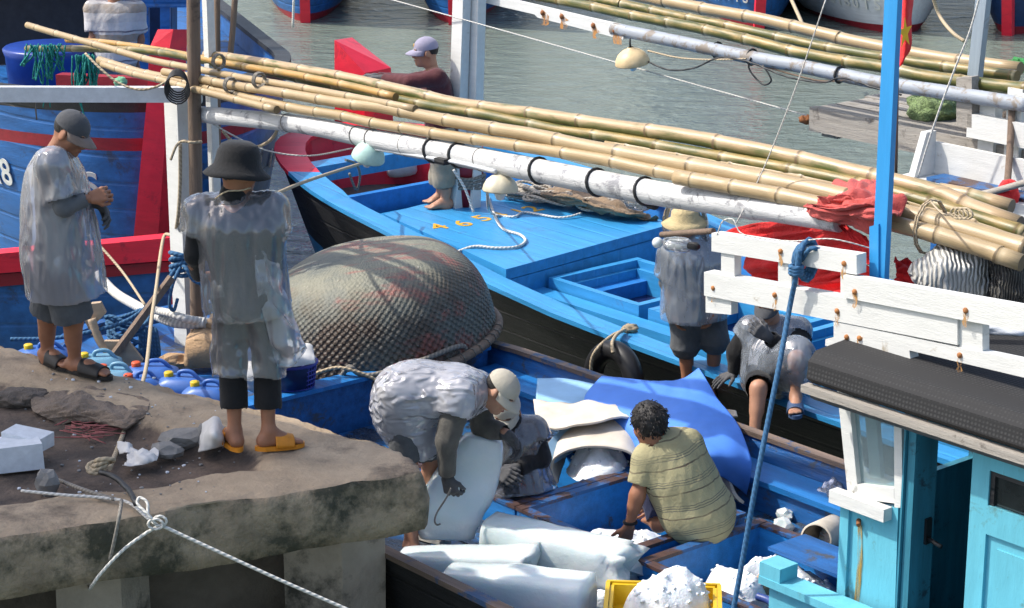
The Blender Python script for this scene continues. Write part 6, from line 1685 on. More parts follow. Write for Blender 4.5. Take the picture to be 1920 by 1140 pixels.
obj("rope_coil", mb, m_r_blue, None, "coil of grey-blue rope behind the wooden anchor", "rope coil")
# blue rope hanging from the fence
rope("blue rope hanging from the white fence down past the seated man to the bottom", [FN(1500, 468, fn - .05), FN(1492, 520, fn - .06), P(1480, 580, 10.6), P(1462, 680, 10.45), P(1440, 790, 10.35), P(1415, 920, 10.25), P(1394, 1040, 10.2), P(1372, 1160, 10.15)], .0135, m_r_blue, 8, 10)
mb = MB(); c = FN(1503, 488, fn - .0)
for k in range(4): mb.tube([c + UV_ * (.012 * k - .02) + (NV_ * math.cos(a) * .065 + Z_ * math.sin(a) * (.075 + .01 * k)) + NV_ * .03 for a in [j * .5236 for j in range(12)]], .013, 7, closed=True)
for k in range(3): mb.tube([FN(1493, 500 + 6 * k, fn - .05) + (UV_ * math.cos(a) * .03 + NV_ * math.sin(a) * .03) for a in [j * .628 for j in range(10)]], .012, 7, closed=True)
mb.tube(cr([c, FN(1520, 466, fn - .02), FN(1540, 470, fn + .03)], 5), .012, 7)
obj("rope_knot", mb, m_r_blue, None, "blue rope knot round the top rail of the white fence", "knot")
rope("fine tan line looping loosely on top of the white fence", [FN(1345, 440, fn), FN(1355, 415, fn), FN(1375, 412, fn), FN(1395, 440, fn), FN(1480, 452, fn + .02), FN(1560, 448, fn + .03), FN(1640, 468, fn + .2)], .0035, m_r_white, 5, name="line", cat="line")

# rope and cables on the quay
rope("white rope running from the quay edge down to the lower right", [P(300, 984, 9.75), P(400, 1030, 9.75), P(520, 1085, 9.75), P(680, 1155, 9.75)], .0085, m_r_white, 7)
rope("thin pale rope lying across the left part of the quay kerb", [G(40, 920, 1.78), G(120, 928, 1.78), G(190, 933, 1.775), G(240, 942, 1.775), G(275, 970, 1.76), P(295, 985, 9.78)], .008, m_r_white, 7)
rope("pale rope slanting back from the knot to under the quay", [P(298, 986, 9.76), P(270, 1002, 9.75), P(230, 1032, 9.72), P(190, 1074, 9.70), P(174, 1096, 9.74), P(168, 1104, 10.0), P(166, 1096, 10.5)], .008, m_r_white, 7)
mb = MB(); c = P(292, 982, 9.74)
mb.tube([c + V((.035 * math.cos(a), -.005, .025 * math.sin(a))) for a in [j * .5236 for j in range(12)]], .007, 6, closed=True)
mb.tube(cr([c, P(278, 965, 9.74), P(258, 945, 9.78), P(262, 933, 9.8), P(276, 942, 9.78), P(277, 962, 9.75)], 6), .0075, 6)
mb.tube([c + V((.02 + .03 * math.cos(a), .004, .012 + .025 * math.sin(a))) for a in [j * .5236 for j in range(12)]], .007, 6, closed=True)
obj("rope_knot", mb, m_r_white, None, "loose knot of pale rope hanging over the quay edge", "knot")
rope("dark rubber cable bending over the quay kerb from the stake rope", [G(188, 885, 1.78), G(215, 895, 1.785), G(240, 918, 1.78), P(252, 938, 9.92), P(256, 948, 9.88)], .014, m_r_black, 8, name="cable", cat="cable")
rope("brown rope end lying on the quay dirt", [G(110, 900, 1.70), G(140, 912, 1.75), G(180, 926, 1.775), G(215, 936, 1.775)], .011, m_r_grey, 7)
rope("grey double rope hanging down the mossy quay face", [P(228, 938, 9.90), P(224, 965, 9.74), P(215, 1010, 9.72), P(206, 1050, 9.74)], .009, m_r_grey, 7)
mb = MB(); c = G(192, 880, 1.77)
for k in range(4): mb.tube([c + V((.045 * math.cos(a) + .015 * k - .03, .03 * math.sin(a), .01 + .012 * k + .02 * math.sin(a + k))) for a in [j * .5236 for j in range(12)]], .012, 6, closed=True)
obj("rope_knot", mb, m_r_tan, None, "tan rope knot on the quay at the foot of the hanging rope", "knot")

# debris on the quay
m_tarp = cloth("muddy_brown_tarp", (.20, .15, .11), .95, .3, 150, .6, 4); m_poly = plain("white_foam", (.66, .68, .70), .7, .1, 20, .4, 60)
mb = MB()
mb.sheet([[G(x, y, z) for x, y, z in r] for r in ([(60, 748, 1.72), (110, 735, 1.74), (170, 728, 1.75), (230, 738, 1.745), (282, 748, 1.74)], [(60, 768, 1.70), (110, 752, 1.755), (170, 748, 1.755), (230, 752, 1.745), (280, 762, 1.75)], [(90, 785, 1.68), (130, 772, 1.74), (180, 772, 1.75), (230, 775, 1.755), (272, 778, 1.75)], [(110, 795, 1.67), (150, 790, 1.69), (190, 795, 1.70), (230, 800, 1.72), (262, 792, 1.72)])], 14, 14, .010, .006, 14, 1, fold=(5, 7, .016))
obj("tarp", mb, m_tarp, None, "crumpled muddy brown tarp on the quay dirt between the two standing men", "tarp")
mb = MB(); mb.blob(G(40, 745, 1.70), (.17, .12, .05), 4, .3, 2, 7); obj("dark_cloth", mb, m_bnet, None, "dark rag heap on the quay behind the white foam, at the left edge", "rag")
for i, (x, y, w_, d_, h_, r_, lab) in enumerate(((30, 872, .26, .20, .13, .3, "lower white foam block at the left edge of the quay"), (50, 832, .22, .16, .07, -.3, "upper white foam block leaning at the left edge of the quay"))):
    c = G(x, y, 1.69 + .07 * i); mb = MB(); mb.wbox(-w_ / 2, w_ / 2, -d_ / 2, d_ / 2, 0, h_); mb.bevel(.035, 3); mb.jitter(.022, 8)
    R_ = Matrix.Rotation(r_, 4, 'Z') @ Matrix.Rotation(.15 * i, 4, 'Y')
    for v in mb.bm.verts: v.co = R_ @ v.co + c
    obj("foam_block", mb, m_poly, None, lab, "foam block")
m_rock = plain("grey_rock", (.23, .22, .205), .9, .3, 5, .9, 25, bd=.012)
for i, (x, y, rx, ry, rz, lab) in enumerate(((345, 822, .13, .09, .055, "broad grey rock beside the white scrap on the quay"), (312, 845, .09, .06, .045, "dark grey rock in front of the broad rock on the quay"), (384, 818, .05, .05, .07, "dark shadowed rock beside the orange sandal man"), (88, 905, .06, .045, .07, "pointed pale stone standing on the quay kerb"))):
    mb = MB(); mb.blob(G(x, y, 1.70 + rz * .5), (rx, ry, rz), 2, .35, 1.7, i + 3, smooth=False); obj("rock", mb, m_rock, None, lab, "rock")
m_scrap = plain("dirty_white_sheet", (.60, .585, .56), .6, .12, 9, .5, 25)
mb = MB(); mb.sheet([[G(378, 800, 1.78), G(402, 782, 1.86), G(420, 800, 1.82)], [G(372, 822, 1.74), G(400, 812, 1.86), G(424, 822, 1.80)], [G(372, 848, 1.70), G(398, 842, 1.75), G(420, 836, 1.76)]], 7, 7, .004, .015, 12); obj("white_scrap", mb, m_scrap, None, "peaked dirty white scrap beside the left orange sandal", "scrap")
mb = MB(); mb.sheet([[G(232, 840, 1.72), G(262, 842, 1.75), G(296, 845, 1.72)], [G(240, 858, 1.71), G(266, 855, 1.76), G(298, 852, 1.74)], [G(232, 880, 1.70), G(262, 872, 1.72), G(292, 868, 1.72)]], 9, 9, .003, .035, 16, 4); obj("white_scrap", mb, m_scrap, None, "crumpled white plastic scrap beside the rope on the quay", "scrap")
mb = MB(); mb.sheet([[G(222, 828, 1.71), G(240, 830, 1.76), G(250, 840, 1.72)], [G(222, 850, 1.70), G(240, 850, 1.73), G(255, 852, 1.71)]], 7, 7, .003, .02, 16, 6); obj("white_scrap", mb, m_scrap, None, "small white triangular scrap touching the hanging rope", "scrap")
mb = MB(); rs = random.Random(3)
for k in range(26):
    a = G(rs.uniform(105, 200), rs.uniform(795, 825), 1.69); mb.tube(cr([a, a + V((rs.uniform(-.1, .12), rs.uniform(-.06, .06), .012)), a + V((rs.uniform(-.1, .25), rs.uniform(-.08, .08), .0))], 5), .003, 4)
obj("red_twine", mb, cloth("dull_red_twine", (.32, .10, .09)), None, "tangle of faded red twine on the quay dirt", "twine", kind='stuff')
mb = MB(); rs = random.Random(8)
for k in range(150):
    x, y = rs.uniform(28, 440), rs.uniform(690, 930); q = G(x, y, 1.75)
    z, kk = quay_top(V((q.x, q.y, 0)))
    r_ = rs.choice((.004, .006, .008, .012)); mb.blob(V((q.x, q.y, z + r_ * .4)), (r_, r_, r_ * .6), 1, .3, 2, k, mi=rs.choice((0, 0, 1)), smooth=False)
obj("litter", mb, [m_rock, m_poly], None, "small stones and white bits scattered over the quay", "litter", kind='stuff')

# jerrycans behind the quay edge
m_jb = plain("blue_jerrycan_plastic", (.045, .13, .40), .38, .15, 8, .1, 40); m_jp = plain("pale_blue_jerrycan_plastic", (.14, .30, .42), .38, .15, 8, .1, 40)
m_cy = plain("yellow_cap_plastic", (.62, .43, .02), .4, .1); m_cr = plain("red_cap_plastic", (.60, .09, .03), .4, .1)
def jerrycan(x, y, ang, mat, capm, lab, s_=1.0, base=.95, top=1.2):
    c = G(x, y, top); c.z = base; h = top - base
    t_ = thing("jerrycan", lab, "jerrycan", c, "plastic jerrycans on the bow behind the quay")
    R_ = Matrix.Rotation(ang, 4, 'Z')
    mb = MB(); w_, d_ = .175 * s_, .12 * s_
    prof = [(1.0, 0), (1.0, .72), (.93, .86), (.62, .97), (.55, 1.0)]
    rings = []
    for k, zz in prof:
        ring = []
        for j in range(20):
            a = 6.28318 * j / 20; ca_, sa_ = math.cos(a), math.sin(a); e = .55
            ring.append(mb.bm.verts.new(R_ @ V((w_ * k * math.copysign(abs(ca_) ** e, ca_), d_ * k * math.copysign(abs(sa_) ** e, sa_), h * zz)) + c))
        rings.append(ring)
    for a, b in zip(rings, rings[1:]):
        for j in range(20): mb.face([a[j], a[(j + 1) % 20], b[(j + 1) % 20], b[j]], 0, None, True)
    mb.face(rings[-1]); mb.face(rings[0][::-1]); obj("body", mb, mat, t_)
    mb = MB(); mb.tube(cr([R_ @ V((-.02 * s_, 0, h * .93)) + c, R_ @ V((-.01 * s_, 0, h * 1.12)) + c, R_ @ V((.07 * s_, 0, h * 1.14)) + c, R_ @ V((.135 * s_, 0, h * .85)) + c], 5), .014, 8); obj("handle", mb, mat, t_)
    mb = MB(); mb.lathe([(.030, 0), (.032, .03), (.026, .036), (0, .036)], R_ @ V((-.085 * s_, 0, h * .97)) + c, Z_, 14); obj("cap", mb, capm, t_)
jerrycan(80, 652, .1, m_jb, m_cy, "blue jerrycan partly behind the left man's bare leg", 1.1)
jerrycan(182, 668, .15, m_jp, m_cy, "pale blue jerrycan with yellow cap, touching the wooden anchor")
jerrycan(214, 692, -.1, m_jp, m_cr, "pale blue jerrycan with red cap, between the pale yellow-capped one and the quay", .9)
jerrycan(282, 686, .0, m_jb, m_cr, "big blue jerrycan with red cap just left of the brown paper sack", 1.1)
jerrycan(262, 708, .15, m_jb, m_cr, "low blue jerrycan with orange-red cap half hidden behind the quay edge", .85)
jerrycan(340, 706, -.2, m_jb, m_cy, "blue jerrycan with yellow cap below the brown paper sack")
jerrycan(388, 724, -.2, m_jb, m_cy, "blue jerrycan with yellow cap nearest the bucket-hat man's trouser leg", .95)
# wooden anchor
an = thing("wooden_anchor", "bare wooden anchor with pale fluke leaning on the bow behind the quay", "anchor", P(235, 680, 14.6))
m_pale = paint("pale_bare_wood", (.42, .31, .21), (.25, .17, .11), .2, .75, .15, scale=4, bump=.5, boat=False)
mb = MB(); mb.beam(P(212, 668, 14.45), P(322, 520, 14.7), .045, .045); mb.bevel(.006); obj("shank", mb, m_brownpole, an)
plank("fluke", m_pale, an, [P(158, 600, 14.65), P(170, 570, 14.65), P(188, 568, 14.65), P(198, 588, 14.65), P(180, 606, 14.65), P(172, 630, 14.65)], V((0, .05, 0)))
mb = MB(); mb.tube(cr([P(172, 598, 14.62), P(185, 635, 14.6), P(205, 662, 14.58), P(235, 680, 14.55), P(262, 688, 14.55)], 6), [.03] * 25, 8); obj("arm", mb, m_pale, an)
plank("second_fluke", m_pale, an, [P(195, 640, 14.5), P(240, 640, 14.5), P(268, 676, 14.5), P(262, 690, 14.5), P(225, 690, 14.5)], V((0, .04, 0)))
# sacks, basket with white sheet
m_kraft = cloth("brown_kraft_paper", (.42, .27, .145), .8, .15, 60, .4, 1)
def sack(lab, pts, d):
    mb = MB(); mb.prism(pts, d); bmesh.ops.subdivide_edges(mb.bm, edges=mb.bm.edges[:], cuts=4, use_grid_fill=True)
    bmesh.ops.smooth_vert(mb.bm, verts=mb.bm.verts[:], factor=.5, use_axis_x=True, use_axis_y=True, use_axis_z=True); mb.jitter(.018, 7)
    for f_ in mb.bm.faces: f_.smooth = True
    obj("paper_sack", mb, m_kraft, None, lab, "sack")
sack("brown paper sack standing at the foot of the white gallows post", [P(343, 690, 14.6), P(344, 640, 14.7), P(372, 636, 14.7), P(404, 646, 14.7), P(408, 692, 14.6)], V((.02, .25, .02)))
sack("second brown paper sack behind the first, beside the bucket-hat man", [P(376, 640, 14.95), P(385, 602, 14.95), P(412, 590, 14.95), P(420, 650, 14.95)], V((.02, .2, 0)))
mb = MB(); mb.blob(P(330, 676, 14.75), (.12, .08, .05), 3, .3, 2, 5, smooth=False); obj("cardboard_scrap", mb, m_kraft, None, "crushed cardboard scrap left of the brown paper sacks", "cardboard")
bk = thing("plastic_basket", "violet-blue perforated plastic basket holding a white sheet, right of the bucket-hat man", "basket", P(548, 725, 13.9))
mpl = plain("violet_blue_plastic", (.06, .07, .36), .4, .12)
mb = MB(); c = P(545, 722, 14.0)
for zz in (0.0, .03, .06, .09, .12, .15): mb.tube([c + V((math.cos(a) * (.155 + .12 * zz), math.sin(a) * (.13 + .12 * zz), zz)) for a in [j * .2618 for j in range(24)]], .005, 5, closed=True)
for j in range(36):
    a = j * 6.28318 / 36; mb.tube([c + V((math.cos(a) * .155, math.sin(a) * .13, 0)), c + V((math.cos(a) * .174, math.sin(a) * .149, .16))], .0045, 4)
mb.tube([c + V((math.cos(a) * .178, math.sin(a) * .153, .162)) for a in [j * .2618 for j in range(24)]], .010, 6, closed=True)
obj("lattice", mb, mpl, bk)
mb = MB(); mb.lathe([(.0, 0.005), (.15, .01), (.165, .15)], c, Z_, 20); obj("liner", mb, m_darkblue, bk)
mb = MB(); mb.sheet([[P(x, y, Y_) for x, y, Y_ in r] for r in ([(520, 640, 14.1), (555, 640, 14.15), (585, 650, 14.2)], [(515, 670, 13.88), (555, 668, 13.85), (590, 672, 13.95)], [(510, 690, 13.82), (550, 688, 13.80), (588, 682, 13.9)])], 8, 8, .006, .02, 8, 2)
obj("white_sheet", mb, m_scrap, None, "white sheet bunched in the violet-blue basket", "sheet")
mb = MB(); mb.blob(P(478, 705, 14.0), (.09, .1, .10), 3, .25, 2, 6); obj("cloth_bundle", mb, m_scrap, None, "whitish bundle seen between the bucket-hat man's legs", "bundle")
boxes("front_plank", m_oldblue, None, (-11.7, -11.66, 7.6, 8.3, .95, 1.10), label="short blue plank on edge beside the plastic basket", cat="plank") if False else None

# upturned woven basket boat
m_bask, t, p = _nt("tarred_woven_bamboo")
uv = _coords(t, (1, 1, 1), uv=True)
sxy = _n(t, "ShaderNodeSeparateXYZ"); t.links.new(uv, sxy.inputs[0])
wrp = _noise(t, _coords(t, (40, 14, 1), uv=True), 1, 3)
def _sin(o, k, off):
    a_ = _n(t, "ShaderNodeMath", operation='MULTIPLY_ADD'); t.links.new(wrp, a_.inputs[0]); a_.inputs[1].default_value = off
    b_ = _n(t, "ShaderNodeMath", operation='MULTIPLY_ADD'); t.links.new(o, b_.inputs[0]); b_.inputs[1].default_value = k; t.links.new(a_.outputs[0], b_.inputs[2])
    c_ = _n(t, "ShaderNodeMath", operation='SINE'); t.links.new(b_.outputs[0], c_.inputs[0]); return c_.outputs[0]
pr_ = _n(t, "ShaderNodeMath", operation='MULTIPLY'); t.links.new(_sin(sxy.outputs[0], 6.28318 * 92, 2.2), pr_.inputs[0]); t.links.new(_sin(sxy.outputs[1], 3.14159 * 38, 1.4), pr_.inputs[1])
bk_ = _n(t, "ShaderNodeMapRange"); bk_.inputs['From Min'].default_value = -.7; bk_.inputs['From Max'].default_value = .6; t.links.new(pr_.outputs[0], bk_.inputs[0])
ob = _coords(t, (1, 1, 1)); n1 = _noise(t, ob, 2.2, 5, .65); n2 = _noise(t, ob, 26, 4, .7); n3 = _noise(t, _coords(t, (.8, 3, 3)), 1.7, 4)
sp = _n(t, "ShaderNodeSeparateXYZ"); t.links.new(uv, sp.inputs[0])
zz = _n(t, "ShaderNodeMath", operation='MULTIPLY_ADD'); t.links.new(n1, zz.inputs[0]); zz.inputs[1].default_value = .55; t.links.new(sp.outputs[1], zz.inputs[2])
base = _mix(t, _ramp(t, zz.outputs[0], .62, .95), (.075, .05, .033), (.215, .208, .15))
base = _mix(t, _ramp(t, n1, .44, .62), base, (.125, .135, .115))
rd = _n(t, "ShaderNodeMath", operation='MULTIPLY'); t.links.new(_ramp(t, n3, .54, .63), rd.inputs[0]); t.links.new(_ramp(t, n2, .3, .6), rd.inputs[1])
base = _mix(t, rd.outputs[0], base, (.30, .10, .075))
base = _mix(t, _ramp(t, n2, .64, .74), base, (.42, .40, .33))
dk = _n(t, "ShaderNodeMath", operation='MULTIPLY_ADD'); t.links.new(bk_.outputs[0], dk.inputs[0]); dk.inputs[1].default_value = .42; dk.inputs[2].default_value = .58
wf_ = _ramp(t, zz.outputs[0], .55, .95, (1, 1, 1, 1), (.12, .12, .12, 1))
mm = _n(t, "ShaderNodeMix", data_type='RGBA', blend_type='MULTIPLY'); t.links.new(wf_, mm.inputs[0]); t.links.new(base, mm.inputs[6]); t.links.new(dk.outputs[0], mm.inputs[7])
t.links.new(mm.outputs[2], p.inputs['Base Color']); p.inputs['Roughness'].default_value = .5
hh = _n(t, "ShaderNodeMath", operation='MULTIPLY_ADD'); t.links.new(n2, hh.inputs[0]); hh.inputs[1].default_value = 1.0; wb_ = _n(t, 'ShaderNodeMath', operation='MULTIPLY'); t.links.new(bk_.outputs[0], wb_.inputs[0]); t.links.new(wf_, wb_.inputs[1]); t.links.new(wb_.outputs[0], hh.inputs[2])
_bump(t, p, hh.outputs[0], .8, .02)
bc = V((-.93, 15.15, 1.03)); R0, HB = .83, .66
bkt = thing("basket_boat", "big upturned round woven basket boat, tarred grey-green with red patches, on the old boat's bow", "basket boat", bc)
RB = Matrix.Rotation(math.radians(-9), 3, 'Y') @ Matrix.Rotation(math.radians(3), 3, 'X')
mb = MB(); seg, rw = 110, 44; rings = []
for i in range(rw):
    a = i / rw * math.pi / 2; rr = math.cos(a) ** .52; hz = math.sin(a) ** .88
    ring = []
    for j in range(seg):
        b = 6.28318 * j / seg; q = V((R0 * rr * math.cos(b), R0 * rr * math.sin(b), HB * hz)); q *= 1 + .018 * noise.noise(q * 2.2)
        q += q.normalized() * .005 * max(.15, 1 - i / rw * 1.5) * (1 if (i + (j // 2)) % 2 else -1)
        ring.append(mb.bm.verts.new(bc + RB @ q))
    rings.append(ring)
tp = mb.bm.verts.new(bc + RB @ V((0, 0, HB)))
for i in range(rw - 1):
    for j in range(seg):
        j2 = (j + 1) % seg; mb.face([rings[i][j], rings[i][j2], rings[i + 1][j2], rings[i + 1][j]], 0, [(j / seg, i / rw), ((j + 1) / seg, i / rw), ((j + 1) / seg, (i + 1) / rw), (j / seg, (i + 1) / rw)], True)
for j in range(seg): mb.face([rings[-1][j], rings[-1][(j + 1) % seg], tp], 0, [(j / seg, 1), ((j + 1) / seg, 1), (j / seg, 1)], True)
obj("woven_shell", mb, m_bask, bkt)
mb = MB(); mb.tube([bc + RB @ V(((R0 + .015) * math.cos(a), (R0 + .015) * math.sin(a), .0)) for a in [j * 6.28318 / 72 for j in range(72)]], .034, 10, closed=True); obj("rim", mb, paint("split_bamboo_rim", (.24, .17, .12), (.08, .06, .05), .3, .7, .3, scale=6, bump=.8, boat=False), bkt)
mb = MB()
for k in range(26):
    a = -2.9 + k * .11 + .01 * (k % 3); c = bc + RB @ V(((R0 + .015) * math.cos(a), (R0 + .015) * math.sin(a), 0)); rd_ = (c - bc).normalized(); tn = rd_.cross(Z_)
    mb.tube([c + (rd_ * math.cos(b) + Z_ * math.sin(b)) * .037 + tn * .012 * math.sin(b) for b in [j * .785 for j in range(8)]], .005, 5, closed=True)
obj("rim_lashing", mb, m_r_grey, bkt)
rope("grey rope draped over the rim of the upturned basket boat", [P(640, 706, 14.25), P(655, 688, 14.2), P(672, 700, 14.2), P(700, 703, 14.22), P(760, 686, 14.3), P(810, 668, 14.4), P(850, 652, 14.5), P(872, 652, 14.6), P(868, 690, 14.6)], .018, m_r_grey, 8)
rope("loop of pale rope lying by the basket boat rim", [P(586, 702, 14.2), P(625, 690, 14.2), P(652, 692, 14.18), P(700, 710, 14.2), P(716, 730, 14.2)], .012, m_r_tan, 6)

# ice
m_ice, t, p = _nt("clear_block_ice"); vec = _coords(t); n1 = _noise(t, vec, 3.5, 5, .6); n2 = _noise(t, vec, 14, 4, .7)
t.links.new(_mix(t, _ramp(t, n1, .35, .7), (.78, .89, .88), (.93, .97, .95)), p.inputs['Base Color']); p.inputs['Roughness'].default_value = .16; p.inputs['IOR'].default_value = 1.31
p.inputs['Transmission Weight'].default_value = .28; p.inputs['Subsurface Weight'].default_value = .35; p.inputs['Subsurface Radius'].default_value = (.05, .08, .1); p.inputs['Subsurface Scale'].default_value = .6; p.inputs['Coat Weight'].default_value = .3; _bump(t, p, n2, .45, .012)
m_snow = plain("crushed_ice", (.78, .81, .83), .5, .06, 20, .9, 70, sss=.2, bd=.006)
def ice_bar(lab, pts, wh, up=Z_, seed=0, broken=None):
    q = cr(pts, 12); L = len(q); mb = MB(); rings = []; seg = 28
    for i, c in enumerate(q):
        tg = (q[min(L - 1, i + 1)] - q[max(0, i - 1)]).normalized(); r = tg.cross(up).normalized(); u_ = r.cross(tg)
        f = i / (L - 1); w_, h_ = [float(np.interp(f, np.linspace(0, 1, len(wh)), [x[k] for x in wh])) for k in (0, 1)]
        e = min(1, math.sqrt(max(0, 1 - (1 - min(f, 1 - f) / .05) ** 2)) if min(f, 1 - f) < .05 else 1); e = max(.55, e)
        ring = []
        for j in range(seg):
            a = 6.28318 * j / seg; ca_, sa_ = math.cos(a), math.sin(a); ex = .5
            v = c + r * (w_ / 2 * e * math.copysign(abs(ca_) ** ex, ca_)) + u_ * (h_ / 2 * e * math.copysign(abs(sa_) ** ex, sa_))
            k = noise.noise(v * 5 + V((seed, 0, 0))) * .012 + noise.noise(v * 14 + V((seed, 0, 0))) * .005
            if broken and f > broken: k += (noise.noise(v * 16 + V((seed, 3, 0))) * .05 + noise.noise(v * 35) * .02) * (f - broken) / (1 - broken) * 2
            ring.append(mb.bm.verts.new(v + (v - c).normalized() * k + tg * (k * 1.5 if broken and f > broken else 0)))
        rings.append(ring)
    for a, b in zip(rings, rings[1:]):
        for j in range(seg): mb.face([a[j], a[(j + 1) % seg], b[(j + 1) % seg], b[j]], 0, None, True)
    for r_, rev in ((rings[0], True), (rings[-1], False)):
        c = sum((v.co for v in r_), V()) / seg; cv = mb.bm.verts.new(c + noise.random_unit_vector() * .005)
        for j in range(seg): mb.face([r_[j], r_[(j + 1) % seg], cv], 0, None, False)
    return obj("ice_block", mb, m_ice, None, lab, "ice block", "long ice blocks on the deck")
ice_bar("long thick ice block lying behind the other two, its right end crushed white", [G(912, 1000, .90), G(1040, 1034, .87), G(1185, 1070, .85)], [(.25, .24), (.28, .26), (.30, .27)], seed=1, broken=.8)
ice_bar("greyer ice block with a broken right end, lying in the middle", [G(748, 1048, .83), G(880, 1056, .84), G(1003, 1062, .85)], [(.15, .11), (.24, .18), (.27, .20)], seed=2, broken=.9)
ice_bar("lowest ice block, nearest the dark gunwale at the bottom", [G(835, 1088, .90), G(960, 1106, .90), G(1112, 1128, .90)], [(.18, .16), (.26, .24), (.28, .27)], seed=3)
ice_bar("upright ice block leaning between the bending man and the man in the hold", [P(838, 1008, 11.98), P(842, 965, 12.0), P(872, 905, 12.08), P(898, 850, 12.12), P(906, 816, 12.14)], [(.30, .20), (.38, .22), (.37, .22), (.30, .20), (.20, .17)], V((0, -1, .2)), 4)
def crushed(lab, c, rx, ry, hz, n, seed, base=True, kind='stuff', rot=0):
    rs = random.Random(seed); mb = MB(); sv = V((seed * 4.1, seed, 0))
    NR, NS = 26, 56; g = []
    def hgt(x, y):
        d = math.hypot(x / rx, y / ry); q = V((x, y, 0)) * 1.0 + sv
        e = d + .22 * noise.noise(q * 7)
        return hz * max(0, 1 - e * e) ** .7 * (1 + .35 * noise.noise(q * 9)) + .012 * noise.noise(q * 22) + .006 * abs(noise.noise(q * 55)) - .02 * max(0, d - .85) * 6
    ce = mb.bm.verts.new(c + V((0, 0, hgt(0, 0))))
    for i in range(1, NR + 1):
        ring = []
        for j in range(NS):
            a = 6.28318 * j / NS; r_ = i / NR * 1.08; x, y = rx * r_ * math.cos(a), ry * r_ * math.sin(a)
            ring.append(mb.bm.verts.new(c + V((x, y, hgt(x, y)))))
        g.append(ring)
    for j in range(NS): mb.face([ce, g[0][j], g[0][(j + 1) % NS]], 0, None, False)
    for i in range(NR - 1):
        for j in range(NS): mb.face([g[i][j], g[i + 1][j], g[i + 1][(j + 1) % NS], g[i][(j + 1) % NS]], 0, None, True)
    for k in range(n):
        a = rs.uniform(0, 6.283); d = math.sqrt(rs.random()); x, y = math.cos(a) * d * rx, math.sin(a) * d * ry
        s_ = rs.choice((.006, .008, .010, .012, .016)); mb.blob(c + V((x, y, hgt(x, y))), (s_, s_ * rs.uniform(.6, 1.2), s_ * rs.uniform(.5, .9)), 2, .5, 2.2, seed * 10 + k, smooth=True)
    return obj("crushed_ice", mb, m_snow, None, lab, "crushed ice", kind=kind)
c = B(-8.98, 8.36, .58); crushed("crushed ice filling the hold where the squatting man reaches", c, .42, .36, .12, 60, 1)
c = B(-7.85, 8.42, .62); crushed("heap of crushed ice in the hold left of the wheelhouse", c, .42, .33, .26, 90, 2)
tray = thing("plastic_tray", "yellow plastic tray heaped with crushed ice at the bottom edge", "tray", G(1243, 1125, .95))
my = plain("yellow_tray_plastic", (.62, .40, .015), .4, .1)
tc = G(1243, 1130, .95); tx = V((1, -.08, 0)).normalized(); ty = V((.08, 1, 0)).normalized()
mb = MB()
def tb(x0, x1, y0, y1, z0, z1): mb.hexa([tc + tx * x + ty * y + Z_ * z for x, y, z in ((x0, y0, z0), (x1, y0, z0), (x1, y1, z0), (x0, y1, z0), (x0, y0, z1), (x1, y0, z1), (x1, y1, z1), (x0, y1, z1))])
tb(-.26, .26, -.17, .17, -.10, -.09); tb(-.27, .27, -.19, -.17, -.10, .02); tb(-.27, .27, .17, .19, -.10, .02); tb(-.28, -.26, -.168, .168, -.10, .02); tb(.26, .28, -.168, .168, -.10, .02)
tb(-.30, .30, -.215, -.192, .0, .03); tb(-.30, .30, .192, .21, .0, .03); tb(-.305, -.282, -.19, .19, .0, .03); tb(.282, .305, -.19, .19, .0, .03)
mb.bevel(.005); obj("tray_body", mb, my, tray)
mb = MB()
for k in range(3): mb.hexa([tc + tx * x + ty * y + Z_ * z for x, y, z in ((-.288 + .0, -.12 + .1 * k, -.06), (-.28, -.12 + .1 * k, -.06), (-.28, -.06 + .1 * k, -.06), (-.288, -.06 + .1 * k, -.06), (-.288, -.12 + .1 * k, -.02), (-.28, -.12 + .1 * k, -.02), (-.28, -.06 + .1 * k, -.02), (-.288, -.06 + .1 * k, -.02))])
obj("tray_slots", mb, m_black, tray)
crushed("crushed ice heaped in the yellow tray", tc + V((.03, .02, -.04)), .23, .15, .2, 80, 5)
crushed("small spill of crushed ice below the yellow tray", G(1130, 1128, .80), .08, .06, .06, 14, 7)
crushed("small spill of crushed ice in front of the turquoise rail post", G(1400, 1105, .86), .10, .09, .08, 22, 8)
crushed("crushed ice spilled beside the cardboard tube", G(1572, 1012, .76), .12, .10, .12, 30, 9)
for i, (x, y, s_, lab) in enumerate(((1471, 965, .055, "clear lump of ice on the dark boards, the whiter upper one"), (1468, 985, .06, "clear lump of ice on the dark boards, the greyer lower one"))):
    mb = MB(); mb.blob(G(x, y, .78), (s_, s_, s_ * .8), 2, .35, 1.8, 20 + i, smooth=False); obj("ice_lump", mb, m_ice, None, lab, "ice lump")
# brown lump standing in for a hand, and blue handle by the rail post
mb = MB(); mb.blob(G(1428, 1098, .86), (.075, .07, .05), 3, .3, 2.2, 31); obj("brown_lump", mb, m_kraft, None, "small brown hessian sack by the turquoise rail post", "sack")
rope("short blue handle lying by the brown sack and turquoise rail post", [G(1420, 1118, .9), G(1438, 1124, .9), G(1452, 1132, .9)], .022, plain("blue_handle_plastic", (.03, .06, .22), .4), 8, name="tool_handle", cat="handle")
